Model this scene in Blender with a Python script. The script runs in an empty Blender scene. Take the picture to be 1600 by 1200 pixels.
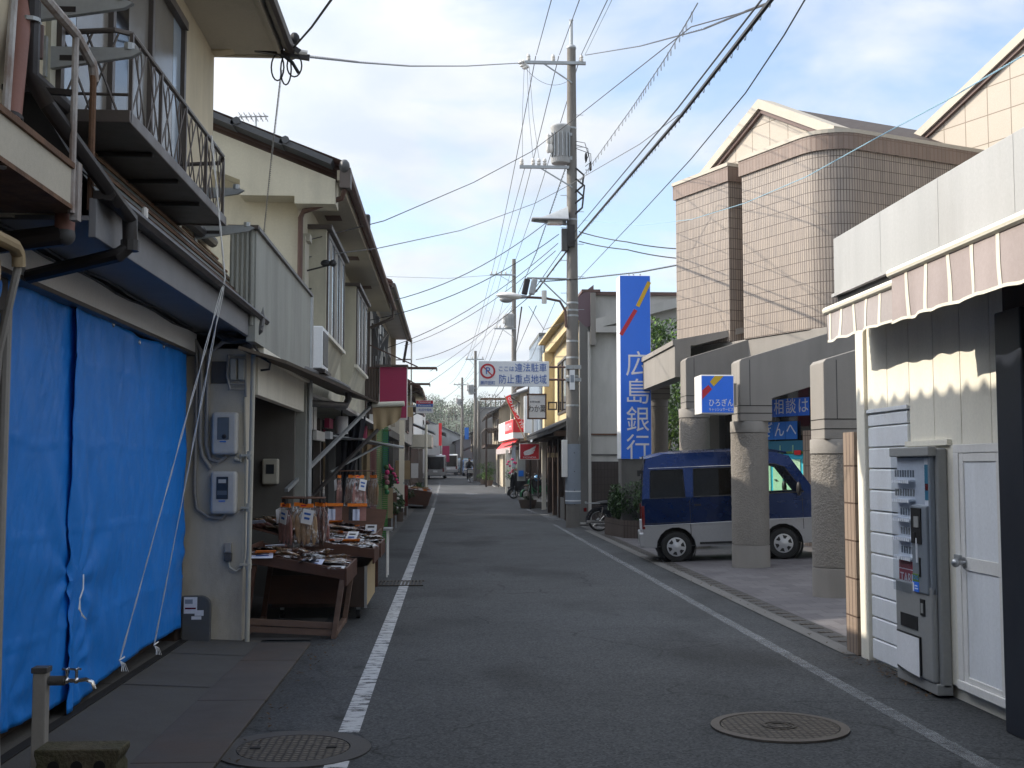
import bpy, bmesh, math, random
from math import sin, cos, pi, radians, atan, tan, sqrt
from mathutils import Vector, Matrix, noise
random.seed(7)
S = bpy.context.scene
COL = S.collection
V = Vector
# ---------------------------------------------------------------- camera
CAMZ = 1.65
YAW, PITCH = atan(98/1830), atan(128/1830)
cd = bpy.data.cameras.new("camera"); cam = bpy.data.objects.new("camera", cd); COL.objects.link(cam)
cam.location = (0, 0, CAMZ); cam.rotation_euler = (pi/2+PITCH, 0, -YAW)
cd.sensor_width = 36; cd.lens = 36*1830/1600; cd.clip_end = 3000; cd.clip_start = .05
S.camera = cam
_R = cam.rotation_euler.to_matrix()
def P(x, y, k, v):
    """survey helper: the world point on the plane k=v seen at photo position x,y"""
    d = _R @ V(((x-800)/1830, (600-y)/1830, -1)); i = 'XYZ'.index(k); o = V((0, 0, CAMZ))
    return o+d*((v-o[i])/d[i])
def zr(y):                                   # the street climbs gently beyond 45 m
    return 0 if y < 45 else .012*(y-45)
def zf(x): return .035*(x-3.62) if x > 3.62 else 0    # forecourt slope
# ---------------------------------------------------------------- materials
MATS = {}
def mat(name, col, rough=.8, var=.18, sc=1.5, fine=.1, fsc=40, bump=.15, bsc=60, bd=.01, metal=0, spec=.4, streak=0, ssc=5,
        stain=None, stainamt=0, stsc=1.2, obj=False, coat=0, alpha=1, emit=None, wood=None, trans=0):
    m = bpy.data.materials.new(name); m.use_nodes = True; nt = m.node_tree; N = nt.nodes; L = nt.links
    b = N['Principled BSDF']
    b.inputs['Roughness'].default_value = rough; b.inputs['Metallic'].default_value = metal
    b.inputs['Specular IOR Level'].default_value = spec
    if coat: b.inputs['Coat Weight'].default_value = coat; b.inputs['Coat Roughness'].default_value = .08
    if alpha < 1: b.inputs['Alpha'].default_value = alpha
    if trans: b.inputs['Transmission Weight'].default_value = trans
    if obj: pos = N.new('ShaderNodeTexCoord').outputs['Object']
    else: pos = N.new('ShaderNodeNewGeometry').outputs['Position']
    def nz(scale, vec=None, det=3, rgh=.55):
        n = N.new('ShaderNodeTexNoise'); n.inputs['Scale'].default_value = scale; n.inputs['Detail'].default_value = det
        n.inputs['Roughness'].default_value = rgh
        L.new(vec or pos, n.inputs['Vector']); return n.outputs['Fac']
    def mth(op, a, bb, cc=None):
        n = N.new('ShaderNodeMath'); n.operation = op
        for i, q in enumerate((a, bb, cc)):
            if q is None: continue
            if isinstance(q, (int, float)): n.inputs[i].default_value = q
            else: L.new(q, n.inputs[i])
        return n.outputs[0]
    def vmul(s):
        n = N.new('ShaderNodeVectorMath'); n.operation = 'MULTIPLY'; L.new(pos, n.inputs[0]); n.inputs[1].default_value = s
        return n.outputs[0]
    f = mth('MULTIPLY_ADD', nz(sc), 2*var, 1-var)
    f = mth('MULTIPLY', f, mth('MULTIPLY_ADD', nz(fsc), 2*fine, 1-fine))
    if streak:
        s = nz(ssc, vmul((1, 1, .08)), 4, .6)
        s = mth('MULTIPLY_ADD', mth('SMOOTHSTEP' if False else 'MULTIPLY', s, 1), 2*streak, 1-streak)
        f = mth('MULTIPLY', f, s)
    if wood:
        w = nz(12, vmul(wood), 4, .6); f = mth('MULTIPLY', f, mth('MULTIPLY_ADD', w, 1.0, .5))
    hs = N.new('ShaderNodeVectorMath'); hs.operation = 'SCALE'; hs.inputs[0].default_value = col; L.new(f, hs.inputs['Scale'])
    c = hs.outputs[0]
    if stain:
        r = N.new('ShaderNodeMapRange'); L.new(nz(stsc, vmul((1, 1, .35)), 5, .65), r.inputs[0])
        r.inputs[1].default_value = .62-.25*stainamt; r.inputs[2].default_value = .72; r.inputs[3].default_value = 0; r.inputs[4].default_value = min(1, stainamt)
        mx = N.new('ShaderNodeMix'); mx.data_type = 'RGBA'; L.new(r.outputs[0], mx.inputs[0]); L.new(c, mx.inputs[6]); mx.inputs[7].default_value = (*stain, 1)
        c = mx.outputs[2]
    L.new(c, b.inputs['Base Color'])
    if emit: b.inputs['Emission Color'].default_value = (*col, 1); b.inputs['Emission Strength'].default_value = emit
    if bump:
        bp = N.new('ShaderNodeBump'); bp.inputs['Strength'].default_value = bump; bp.inputs['Distance'].default_value = bd
        L.new(nz(bsc, None, 4, .6), bp.inputs['Height']); L.new(bp.outputs[0], b.inputs['Normal'])
    if rough > .1:
        L.new(mth('MULTIPLY_ADD', nz(sc*3), .2, rough-.1), b.inputs['Roughness'])
    MATS[name] = m; return m
def grid_mat(name, col, joint, bw, bh, mortar=.006, off=0, rough=.7, var=.15, bump=.5, uv=True, col2=None):
    """tiles/bricks laid by uv in metres"""
    m = mat(name, col, rough, bump=0, var=var); nt = m.node_tree; N = nt.nodes; L = nt.links; b = N['Principled BSDF']
    t = N.new('ShaderNodeTexBrick'); t.offset = off; t.inputs['Scale'].default_value = 1
    t.inputs['Brick Width'].default_value = bw; t.inputs['Row Height'].default_value = bh; t.inputs['Mortar Size'].default_value = mortar
    t.inputs['Mortar Smooth'].default_value = .2
    t.inputs['Color1'].default_value = (1, 1, 1, 1); c2 = col2 or (.86, .86, .86); t.inputs['Color2'].default_value = (*c2, 1); t.inputs['Mortar'].default_value = (*joint, 1)
    if uv: L.new(N.new('ShaderNodeUVMap').outputs[0], t.inputs['Vector'])
    else: L.new(N.new('ShaderNodeNewGeometry').outputs['Position'], t.inputs['Vector'])
    src = b.inputs['Base Color'].links[0].from_socket
    mx = N.new('ShaderNodeMix'); mx.data_type = 'RGBA'; mx.blend_type = 'MULTIPLY'; mx.inputs[0].default_value = 1
    L.new(src, mx.inputs[6]); L.new(t.outputs['Color'], mx.inputs[7]); L.new(mx.outputs[2], b.inputs['Base Color'])
    bp = N.new('ShaderNodeBump'); bp.invert = True; bp.inputs['Strength'].default_value = bump; bp.inputs['Distance'].default_value = .006
    L.new(t.outputs['Fac'], bp.inputs['Height']); L.new(bp.outputs[0], b.inputs['Normal'])
    return m
def glass(name, tint=(.8, .85, .85), refl=.12, rough=.03, clear=.8, wav=.05):
    m = bpy.data.materials.new(name); m.use_nodes = True; nt = m.node_tree; N = nt.nodes; L = nt.links
    for n in list(N): N.remove(n)
    o = N.new('ShaderNodeOutputMaterial'); t = N.new('ShaderNodeBsdfTransparent'); t.inputs[0].default_value = (*[x*clear for x in tint], 1)
    g = N.new('ShaderNodeBsdfGlossy'); g.inputs['Roughness'].default_value = rough
    f = N.new('ShaderNodeLayerWeight'); q5 = N.new('ShaderNodeMath'); q5.operation = 'POWER'; q5.inputs[1].default_value = 5; L.new(f.outputs['Facing'], q5.inputs[0])
    a = N.new('ShaderNodeMath'); a.operation = 'MULTIPLY_ADD'; a.inputs[1].default_value = .85; a.inputs[2].default_value = refl; L.new(q5.outputs[0], a.inputs[0])
    x = N.new('ShaderNodeMixShader'); L.new(a.outputs[0], x.inputs[0]); L.new(t.outputs[0], x.inputs[1]); L.new(g.outputs[0], x.inputs[2])
    if wav:
        nz = N.new('ShaderNodeTexNoise'); nz.inputs['Scale'].default_value = 14 if wav > .2 else 2; bp = N.new('ShaderNodeBump'); bp.inputs['Strength'].default_value = wav; bp.inputs['Distance'].default_value = .05
        L.new(N.new('ShaderNodeNewGeometry').outputs['Position'], nz.inputs['Vector']); L.new(nz.outputs[0], bp.inputs['Height']); L.new(bp.outputs[0], g.inputs['Normal'])
    L.new(x.outputs[0], o.inputs[0]); MATS[name] = m; return m
# ---------------------------------------------------------------- mesh builder
class B:
    def __init__(s): s.v = []; s.f = []; s.m = []; s.uv = []; s.mats = []; s.sm = []
    def mi(s, k):
        if k not in s.mats: s.mats.append(k)
        return s.mats.index(k)
    def add(s, vs, fs, k, uvs=None, sm=False):
        o = len(s.v); s.v += [tuple(v) for v in vs]; i = s.mi(k)
        for n, f in enumerate(fs):
            s.f.append([o+q for q in f]); s.m.append(i); s.sm.append(sm); s.uv.append(uvs[n] if uvs else None)
        return s
    def box(s, x0, y0, z0, x1, y1, z1, k, skip=''):
        x0, x1 = min(x0, x1), max(x0, x1); y0, y1 = min(y0, y1), max(y0, y1); z0, z1 = min(z0, z1), max(z0, z1)
        vs = [(x0, y0, z0), (x1, y0, z0), (x1, y1, z0), (x0, y1, z0), (x0, y0, z1), (x1, y0, z1), (x1, y1, z1), (x0, y1, z1)]
        fs = [(0, 3, 2, 1), (4, 5, 6, 7), (0, 1, 5, 4), (1, 2, 6, 5), (2, 3, 7, 6), (3, 0, 4, 7)]
        return s.add(vs, fs, k)
    def obox(s, c, d, k, rot=None):
        vs = []
        for z in (-1, 1):
            for x, y in ((-1, -1), (1, -1), (1, 1), (-1, 1)): vs.append(V((x*d[0]/2, y*d[1]/2, z*d[2]/2)))
        if rot is not None:
            R = rot if isinstance(rot, Matrix) else Matrix.Rotation(rot, 3, 'Z'); vs = [R @ v for v in vs]
        vs = [v+V(c) for v in vs]
        return s.add(vs, [(0, 3, 2, 1), (4, 5, 6, 7), (0, 1, 5, 4), (1, 2, 6, 5), (2, 3, 7, 6), (3, 0, 4, 7)], k)
    def bar(s, a, b, w, h, k):                # rectangular bar from a to b
        a, b = V(a), V(b); d = (b-a); l = d.length; d.normalize(); up = V((0, 0, 1)) if abs(d.z) < .95 else V((0, 1, 0))
        x = d.cross(up).normalized(); z = x.cross(d)
        R = Matrix((x, d, z)).transposed(); return s.obox((a+b)/2, (w, l, h), k, R)
    def cyl(s, a, b, r0, k, r1=None, n=12, caps=True, sm=True):
        a, b = V(a), V(b); r1 = r0 if r1 is None else r1; d = (b-a).normalized(); up = V((0, 0, 1)) if abs(d.z) < .95 else V((1, 0, 0))
        x = d.cross(up).normalized(); y = d.cross(x); vs = []
        for p, r in ((a, r0), (b, r1)):
            for i in range(n): t = 2*pi*i/n; vs.append(p+x*(cos(t)*r)+y*(sin(t)*r))
        s.add(vs, [(i, (i+1) % n, n+(i+1) % n, n+i) for i in range(n)], k, sm=sm)
        if caps: s.add(vs, [tuple(range(n-1, -1, -1)), tuple(range(n, 2*n))], k)
        return s
    def tube(s, pts, r, k, n=6, closed=False):
        pts = [V(p) for p in pts]; m = len(pts); vs = []; pu = None
        for i, p in enumerate(pts):
            if closed: d = pts[(i+1) % m]-pts[i-1]
            else: d = pts[min(i+1, m-1)]-pts[max(i-1, 0)]
            d.normalize()
            if pu is None: up = V((0, 0, 1)) if abs(d.z) < .9 else V((1, 0, 0)); x = d.cross(up).normalized()
            else: x = (pu-d*pu.dot(d)).normalized()
            pu = x; y = d.cross(x); rr = r[i] if isinstance(r, (list, tuple)) else r
            for j in range(n): t = 2*pi*j/n; vs.append(p+x*(cos(t)*rr)+y*(sin(t)*rr))
        fs = []
        for i in range(m if closed else m-1):
            for j in range(n): a = i*n+j; b2 = i*n+(j+1) % n; c = ((i+1) % m)*n; fs.append((a, b2, c+(j+1) % n, c+j))
        s.add(vs, fs, k, sm=True)
        if not closed: s.add(vs, [tuple(range(n-1, -1, -1)), tuple(range((m-1)*n, m*n))], k)
        return s
    def prism(s, poly, ax, lo, hi, k):         # polygon in the two other axes, extruded along ax
        def mk(p, t): return {'x': (t, p[0], p[1]), 'y': (p[0], t, p[1]), 'z': (p[0], p[1], t)}[ax]
        n = len(poly); vs = [mk(p, lo) for p in poly]+[mk(p, hi) for p in poly]
        return s.add(vs, [tuple(range(n-1, -1, -1)), tuple(range(n, 2*n))]+[(i, (i+1) % n, n+(i+1) % n, n+i) for i in range(n)], k)
    def quad(s, a, b, c, d, k, uv=None): return s.add([a, b, c, d], [(0, 1, 2, 3)], k, [uv] if uv else None)
    def slab(s, a, b, c, d, th, k):            # quad with thickness along its normal
        a, b, c, d = map(V, (a, b, c, d)); n = (b-a).cross(d-a).normalized()*th
        return s.add([a, b, c, d, a+n, b+n, c+n, d+n], [(3, 2, 1, 0), (4, 5, 6, 7), (0, 1, 5, 4), (1, 2, 6, 5), (2, 3, 7, 6), (3, 0, 4, 7)], k)
    def grid(s, fn, nu, nv, k, sm=True):
        vs = [fn(i/nu, j/nv) for j in range(nv+1) for i in range(nu+1)]
        return s.add(vs, [(j*(nu+1)+i, j*(nu+1)+i+1, (j+1)*(nu+1)+i+1, (j+1)*(nu+1)+i) for j in range(nv) for i in range(nu)], k, sm=sm)
    def lathe(s, c, prof, k, n=16, M=None):
        vs = []
        for r, z in prof:
            for i in range(n):
                t = 2*pi*i/n; p = V((r*cos(t), r*sin(t), z)); vs.append((M @ p if M else p)+V(c))
        s.add(vs, [(j*n+i, j*n+(i+1) % n, (j+1)*n+(i+1) % n, (j+1)*n+i) for j in range(len(prof)-1) for i in range(n)], k, sm=True)
        return s
    def sph(s, c, r, k, n=12, m=8, M=None):
        r = (r, r, r) if isinstance(r, (int, float)) else r
        return s.lathe(c, [(max(1e-4, cos(a)), sin(a)) for a in [-pi/2+pi*j/m for j in range(m+1)]], k, n, (M or Matrix.Identity(3)) @ Matrix.Diagonal(r))
    def wall(s, a, b, z0, z1, k, u0=0):        # vertical uv-mapped quad from a to b (xy)
        l = (V(b)-V(a)).length
        return s.add([(a[0], a[1], z0), (b[0], b[1], z0), (b[0], b[1], z1), (a[0], a[1], z1)], [(0, 1, 2, 3)], k, [[(u0, z0), (u0+l, z0), (u0+l, z1), (u0, z1)]])
    def text(s, txt, o, xd, yd, h, k, align='CENTER', depth=.004, wid=None, thin=0):
        """lettering: o is the middle of the line, h the glyph height"""
        cu = bpy.data.curves.new('t', 'FONT'); cu.body = txt; cu.align_x = align; cu.align_y = 'CENTER'; cu.size = h*1.12; cu.resolution_u = 3; cu.extrude = depth/2
        cu.offset = 0
        ob = bpy.data.objects.new('t', cu); COL.objects.link(ob); dg = bpy.context.evaluated_depsgraph_get()
        me = ob.evaluated_get(dg).to_mesh(); xd, yd = V(xd).normalized(), V(yd).normalized(); nd = xd.cross(yd)
        sx = 1
        if wid and len(me.vertices):
            xs = [v.co.x for v in me.vertices]; sx = wid/max(1e-6, max(xs)-min(xs))
        vs = [V(o)+xd*(v.co.x*sx)+yd*v.co.y+nd*v.co.z for v in me.vertices]; fs = [tuple(p.vertices) for p in me.polygons]
        s.add(vs, fs, k); ob.to_mesh_clear() if False else None
        bpy.data.objects.remove(ob); bpy.data.curves.remove(cu); return s
    def build(s, name, parent=None, at=None, bevel=0, bseg=2, smooth=None, angle=35):
        off = V((0, 0, 0))
        if parent is not None: off = V(parent.get('_o', (0, 0, 0)))
        elif at is not None: off = V(at)
        me = bpy.data.meshes.new(name); me.from_pydata([V(v)-off for v in s.v], [], s.f); 
        for k in s.mats: me.materials.append(MATS[k])
        me.polygons.foreach_set('material_index', s.m)
        if any(u for u in s.uv):
            ul = me.uv_layers.new(name='UVMap')
            for p, u in zip(me.polygons, s.uv):
                if u:
                    for li, q in zip(p.loop_indices, u): ul.data[li].uv = q
        me.polygons.foreach_set('use_smooth', s.sm if smooth is None else [smooth]*len(s.f))
        me.validate(); me.update()
        if bevel or any(s.sm) or smooth:
            pass
        if any(s.sm) or smooth: me.set_sharp_from_angle(angle=radians(angle))
        o = bpy.data.objects.new(name, me); COL.objects.link(o)
        if parent is not None: o.parent = parent; o['_o'] = tuple(off)
        else: o.location = off; o['_o'] = tuple(off)
        if bevel:
            bm_ = o.modifiers.new('bevel', 'BEVEL'); bm_.width = bevel; bm_.segments = bseg; bm_.limit_method = 'ANGLE'; bm_.angle_limit = radians(40)
        return o
def tag(o, label=None, cat=None, group=None, kind=None):
    if label: o['label'] = label
    if cat: o['category'] = cat
    if group: o['group'] = group
    if kind: o['kind'] = kind
    return o
def thing(name, label, cat, loc=(0, 0, 0), rotz=0, group=None, local=False):
    o = bpy.data.objects.new(name, None); COL.objects.link(o); o.location = loc; o.rotation_euler = (0, 0, rotz)
    o.empty_display_size = .2; o['_o'] = (0, 0, 0) if (local or rotz) else tuple(loc); return tag(o, label, cat, group)
def dup(root, loc, rotz=None, label=None, group=None, scale=None):
    r = root.copy(); COL.objects.link(r); r.location = loc
    if rotz is not None: r.rotation_euler = (0, 0, rotz)
    if scale: r.scale = (scale,)*3 if isinstance(scale, (int, float)) else scale
    tag(r, label, None, group)
    for ch in list(root.children):
        c = ch.copy(); COL.objects.link(c); c.parent = r
        for g in list(ch.children): d = g.copy(); COL.objects.link(d); d.parent = c
    return r
def struct(o): o['kind'] = 'structure'; return o
def sag(a, b, drop, n=14):
    a, b = V(a), V(b); return [a.lerp(b, i/n)-V((0, 0, drop*4*(i/n)*(1-i/n))) for i in range(n+1)]
def leafmesh(b, c, r, n, size, k, k2=None, fn=None, lumps=0):
    c = V(c); cs = [(V((random.gauss(0, .45)*r[0], random.gauss(0, .45)*r[1], random.uniform(-.5, .8)*r[2])), random.uniform(.35, .6)) for _ in range(lumps)]
    i = 0
    while i < n:
        if cs:
            q, rr = random.choice(cs); d = V((random.gauss(0, 1), random.gauss(0, 1), random.gauss(0, 1))).normalized()*random.uniform(.55, 1)**.5*rr
            p = c+q+V((d.x*r[0], d.y*r[1], d.z*r[2]))
        else:
            d = V((random.gauss(0, 1), random.gauss(0, 1), random.gauss(0, 1))).normalized()*random.random()**.33
            p = c+V((d.x*r[0], d.y*r[1], d.z*r[2]))
        s = size*random.uniform(.6, 1.3); R = Matrix.Rotation(random.uniform(0, 6.28), 3, 'Z') @ Matrix.Rotation(random.uniform(-1.1, 1.1), 3, 'X')
        vs = [p+R @ V(q) for q in ((0, -s, 0), (s*.45, 0, s*.12), (0, s, 0), (-s*.45, 0, s*.12))]
        b.add(vs, [(0, 1, 2), (0, 2, 3)], k if not k2 or random.random() < .6 else k2); i += 1
    return b
# ---------------------------------------------------------------- material library (base colours, some haze in the hill leaf)
mat('asphalt', (.046, .049, .052), .85, var=.3, sc=.45, fine=.5, fsc=150, bump=.7, bsc=190, bd=.008)
mat('cement', (.14, .137, .13), .9, var=.25, sc=1.2, streak=.1, stain=(.06, .055, .05), stainamt=.6, bump=.3, bsc=90)
mat('apron', (.085, .08, .072), .9, var=.4, sc=1.2, fine=.15, fsc=60, stain=(.05, .045, .04), stainamt=.8, bump=.3, bsc=70)
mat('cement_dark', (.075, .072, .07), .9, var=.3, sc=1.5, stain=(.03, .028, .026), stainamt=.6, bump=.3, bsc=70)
mat('rust_plate', (.075, .066, .060), .75, var=.4, sc=1.6, stain=(.075, .040, .025), stainamt=.6, stsc=.8, bump=.2, bsc=60, metal=.1)
mat('concrete', (.235, .22, .20), .85, var=.16, sc=1.0, streak=.16, ssc=4, fine=.12, fsc=120, bump=.25, bsc=120, stain=(.15, .14, .125), stainamt=.35)
mat('rough_concrete', (.225, .208, .185), .9, var=.15, sc=1.2, fine=.3, fsc=60, bump=1.0, bsc=42, bd=.03, streak=.1)
mat('stucco', (.56, .49, .355), .92, var=.1, sc=.8, streak=.14, ssc=3.5, fine=.06, fsc=150, bump=.3, bsc=160, stain=(.32, .27, .19), stainamt=.55)
mat('pillar_plaster', (.47, .435, .36), .92, var=.12, sc=1.5, streak=.12, ssc=4, fine=.08, fsc=120, bump=.3, bsc=120, stain=(.20, .17, .14), stainamt=.45, stsc=3)
mat('stucco_yellow', (.52, .425, .25), .92, var=.1, sc=.8, streak=.15, ssc=3, bump=.25, bsc=150, stain=(.22, .18, .11), stainamt=.3)
mat('stucco_cream', (.51, .485, .385), .92, var=.1, sc=.7, streak=.2, ssc=2.5, bump=.25, bsc=150, stain=(.27, .26, .22), stainamt=.7)
mat('stucco_grey', (.48, .47, .44), .92, var=.14, sc=.5, streak=.2, ssc=1.8, bump=.25, bsc=100, stain=(.15, .145, .14), stainamt=.55, stsc=.5)
mat('weathered_panel', (.31, .315, .285), .8, var=.15, sc=1, streak=.22, ssc=4, bump=.1, stain=(.16, .165, .15), stainamt=.5)
mat('white_paint', (.74, .73, .70), .55, var=.08, sc=1, streak=.1, ssc=3, bump=.05, stain=(.4, .38, .33), stainamt=.25)
mat('white_siding', (.74, .765, .79), .5, var=.08, sc=1, streak=.14, bump=.05, stain=(.5, .49, .46), stainamt=.35, stsc=2)
mat('ivory_wall', (.74, .71, .61), .65, var=.07, sc=.9, streak=.14, ssc=4, bump=.08, bsc=80)
mat('fascia_white', (.37, .375, .37), .45, var=.08, sc=.6, streak=.2, ssc=3, bump=.03, stain=(.24, .235, .22), stainamt=.4)
mat('fascia_grey', (.18, .182, .19), .6, var=.1, sc=1.2, streak=.12, bump=.1)
mat('soffit', (.46, .42, .34), .9, var=.1, bump=.15, bsc=100, stain=(.2, .17, .12), stainamt=.3)
mat('dark_metal', (.022, .018, .017), .45, var=.3, sc=3, bump=.08)
mat('tan_pane', (.19, .175, .152), .2, var=.15, bump=0, spec=.5)
mat('bronze', (.105, .088, .078), .45, var=.25, sc=3, metal=.4, bump=.05)
mat('brown_pipe', (.105, .060, .048), .5, var=.2, sc=4, bump=.05)
mat('pink_pipe', (.24, .115, .09), .6, var=.25, sc=3, bump=.1)
mat('rusty_steel', (.42, .41, .40), .7, var=.3, sc=6, stain=(.15, .07, .03), stainamt=.8, stsc=7, bump=.3)
mat('rust', (.15, .08, .045), .85, var=.5, sc=9, stain=(.05, .025, .015), stainamt=.8, stsc=8, bump=.4)
mat('roof_metal', (.13, .145, .14), .6, var=.25, sc=2, stain=(.13, .07, .035), stainamt=.55, stsc=2.5, bump=.15)
mat('roof_tile', (.075, .08, .088), .55, var=.3, sc=3, bump=.15, stain=(.12, .115, .105), stainamt=.4)
mat('roof_tile_brown', (.10, .052, .040), .6, var=.3, sc=3, bump=.15)
mat('grey_pvc', (.29, .275, .25), .5, var=.15, sc=4, bump=.05)
mat('dark_pvc', (.07, .068, .066), .5, var=.2, sc=4, bump=.05)
mat('ivory_pvc', (.42, .40, .33), .5, var=.12, sc=4, bump=.05)
mat('meter_grey', (.46, .45, .42), .5, var=.1, sc=3, bump=.03)
mat('meter_window', (.03, .035, .04), .12, var=.1, bump=0, spec=.6)
mat('rope', (.72, .72, .70), .7, var=.1, bump=.2, bsc=300)
mat('steel', (.42, .43, .44), .35, var=.12, sc=4, metal=.8, bump=.03)
mat('galv', (.36, .38, .39), .5, var=.2, sc=5, metal=.5, bump=.06)
mat('chrome', (.7, .7, .7), .15, var=.05, metal=1, bump=0)
mat('pole_concrete', (.175, .165, .15), .9, var=.2, sc=1.3, streak=.1, bump=.2, bsc=120, stain=(.11, .085, .065), stainamt=.5, stsc=2)
mat('pole_wrap', (.24, .275, .32), .6, var=.08, sc=3, bump=.1, bsc=100)
mat('porcelain', (.62, .60, .56), .25, var=.08, bump=0, spec=.6)
mat('wire', (.018, .018, .02), .6, var=.1, bump=0)
mat('wire_grey', (.10, .105, .11), .6, var=.1, bump=0)
mat('wire_blue', (.25, .42, .52), .6, var=.1, bump=0)
mat('sign_blue', (.018, .165, .80), .35, var=.04, bump=0, spec=.5)
mat('sign_blue_light', (.02, .17, .62), .35, var=.04, bump=0)
mat('sign_white', (.72, .74, .76), .4, var=.04, bump=0)
mat('letter_white', (.74, .76, .80), .4, var=.03, bump=0)
mat('letter_blue', (.03, .12, .42), .45, var=.1, bump=0)
mat('letter_black', (.02, .02, .022), .5, var=.1, bump=0)
mat('sign_red', (.48, .02, .035), .4, var=.06, bump=0)
mat('bright_red', (.66, .03, .035), .5, var=.08, bump=.05)
mat('sign_yellow', (.62, .40, .02), .4, var=.04, bump=0)
mat('pink_board', (.34, .024, .085), .45, var=.06, bump=0)
mat('magenta', (.55, .045, .16), .6, var=.2, sc=8, bump=0)
mat('black_paint', (.010, .010, .011), .5, var=.2, bump=.05)
mat('navy_post', (.020, .024, .034), .35, var=.15, bump=.05)
mat('dim_panel', (.13, .122, .108), .85, var=.2, streak=.2, bump=.1)
mat('coping', (.43, .39, .325), .7, var=.08, streak=.12, bump=.05)
mat('dry_leaf', (.075, .045, .022), .9, var=.4, sc=9, bump=0)
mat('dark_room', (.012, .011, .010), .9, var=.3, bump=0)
mat('dark_wood', (.045, .028, .02), .65, var=.25, sc=4, wood=(1, 1, .1), bump=.2)
mat('stall_wood', (.075, .032, .019), .55, var=.25, sc=3, wood=(.15, 1, 1), bump=.2, bsc=40)
mat('stall_wood_old', (.15, .095, .07), .7, var=.25, sc=3, wood=(.15, 1, 1), bump=.2, bsc=40)
mat('plywood', (.40, .31, .18), .65, var=.15, sc=2, wood=(.2, 1, .2), bump=.1)
mat('brown_board', (.11, .055, .035), .65, var=.2, wood=(.2, 1, 1), bump=.1)
mat('awning_fabric', (.36, .33, .325), .75, var=.08, sc=2, bump=.2, bsc=300, streak=.07)
mat('awning_pink', (.345, .298, .29), .75, var=.1, sc=2, bump=.2, bsc=300, streak=.08)
mat('awning_stripe', (.68, .66, .56), .75, var=.05, bump=.1)
mat('tan_cloth', (.38, .29, .17), .85, var=.18, sc=3, bump=.2, bsc=200, streak=.2, ssc=8, stain=(.22, .10, .05), stainamt=.4, stsc=3)
mat('brown_awning', (.075, .058, .042), .8, var=.2, sc=2, bump=.1)
mat('tarp', (.009, .21, .70), .45, var=.16, sc=1.6, fine=.08, fsc=8, bump=.22, bsc=9, bd=.03, spec=.36, streak=.06)
mat('box_grey', (.085, .088, .09), .6, var=.1, bump=.05)
mat('paper', (.72, .73, .75), .7, var=.06, bump=.1, bsc=30)
mat('price_card', (.62, .68, .85), .7, var=.05, bump=0)
mat('orange_tag', (.78, .20, .015), .55, var=.2, sc=20, bump=0)
mat('fish_brown', (.19, .10, .075), .5, var=.35, sc=14, bump=.5, bsc=50, bd=.01)
mat('fish_tan', (.33, .215, .12), .5, var=.35, sc=14, bump=.5, bsc=50, bd=.01)
mat('fish_pink', (.32, .16, .14), .5, var=.35, sc=16, bump=.5, bsc=50, bd=.01)
mat('kelp_black', (.014, .013, .018), .3, var=.4, sc=14, bump=.5, bsc=40, bd=.01)
glass('bag_plastic', (.97, .98, 1), .17, .12, .97, wav=1.0)
glass('clear_cover', (.86, .9, .95), .06, .06, .9)
glass('window_glass', (.55, .6, .62), .1, .03, .8, wav=.03)
glass('van_glass', (.03, .034, .04), .015, .02, .15, wav=0)
glass('van_glass_clear', (.85, .95, .92), .02, .02, .95, wav=0)
mat('dark_glass', (.012, .013, .015), .06, var=.1, bump=0, spec=.6)
mat('grey_glass', (.11, .125, .135), .12, var=.25, sc=1.5, bump=0, spec=.6)
mat('pale_glass', (.30, .35, .40), .12, var=.25, sc=2, bump=0, spec=.6)
mat('curtain', (.30, .29, .265), .8, var=.1, streak=.3, ssc=14, bump=.1)
mat('van_blue', (.0055, .021, .088), .27, var=.05, metal=.85, bump=0, spec=.4, coat=.25)
mat('van_silver', (.36, .365, .375), .35, var=.04, metal=.35, bump=0, coat=.3)
mat('tyre', (.018, .018, .018), .85, var=.15, bump=.2, bsc=80)
mat('hubcap', (.50, .51, .53), .35, var=.05, metal=.4, bump=0)
mat('plastic_black', (.015, .015, .016), .5, var=.1, bump=.05)
mat('lamp_red', (.13, .008, .008), .2, var=.05, bump=0, spec=.6)
mat('vend_body', (.26, .265, .26), .5, var=.08, sc=2, bump=.04)
mat('vend_panel', (.17, .195, .225), .45, var=.06, sc=2, bump=.03)
mat('vend_white', (.74, .77, .82), .45, var=.05, bump=0)
mat('poster_red', (.34, .05, .075), .5, var=.1, bump=0)
mat('poster_green', (.36, .58, .40), .5, var=.2, sc=5, bump=0)
mat('poster_cyan', (.03, .42, .58), .5, var=.08, bump=0)
mat('poster_teal', (.02, .16, .26), .5, var=.08, bump=0)
mat('leaf', (.045, .10, .018), .55, var=.35, sc=2.5, bump=0)
mat('leaf_dark', (.022, .055, .014), .55, var=.35, sc=2.5, bump=0)
mat('leaf_bright', (.13, .24, .03), .5, var=.3, sc=2.5, bump=0)
mat('hill_leaf', (.085, .105, .065), .8, var=.5, sc=.25, bump=0)  # pale winter leaf, with a little distance haze put into the colour
mat('hill_bare', (.13, .11, .09), .8, var=.4, sc=.25, bump=0)
mat('bark', (.11, .08, .055), .9, var=.3, bump=.4, bsc=30)
mat('pot', (.10, .075, .06), .8, var=.2, bump=.2)
mat('net_green', (.05, .22, .045), .6, var=.2, bump=0)
mat('net_pale', (.22, .38, .16), .6, var=.2, bump=0)
mat('net_pink', (.34, .14, .16), .6, var=.2, bump=0)
mat('skin', (.42, .25, .17), .6, var=.05, bump=0)
mat('cloth_dark', (.022, .022, .028), .85, var=.2, bump=.1)
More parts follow.
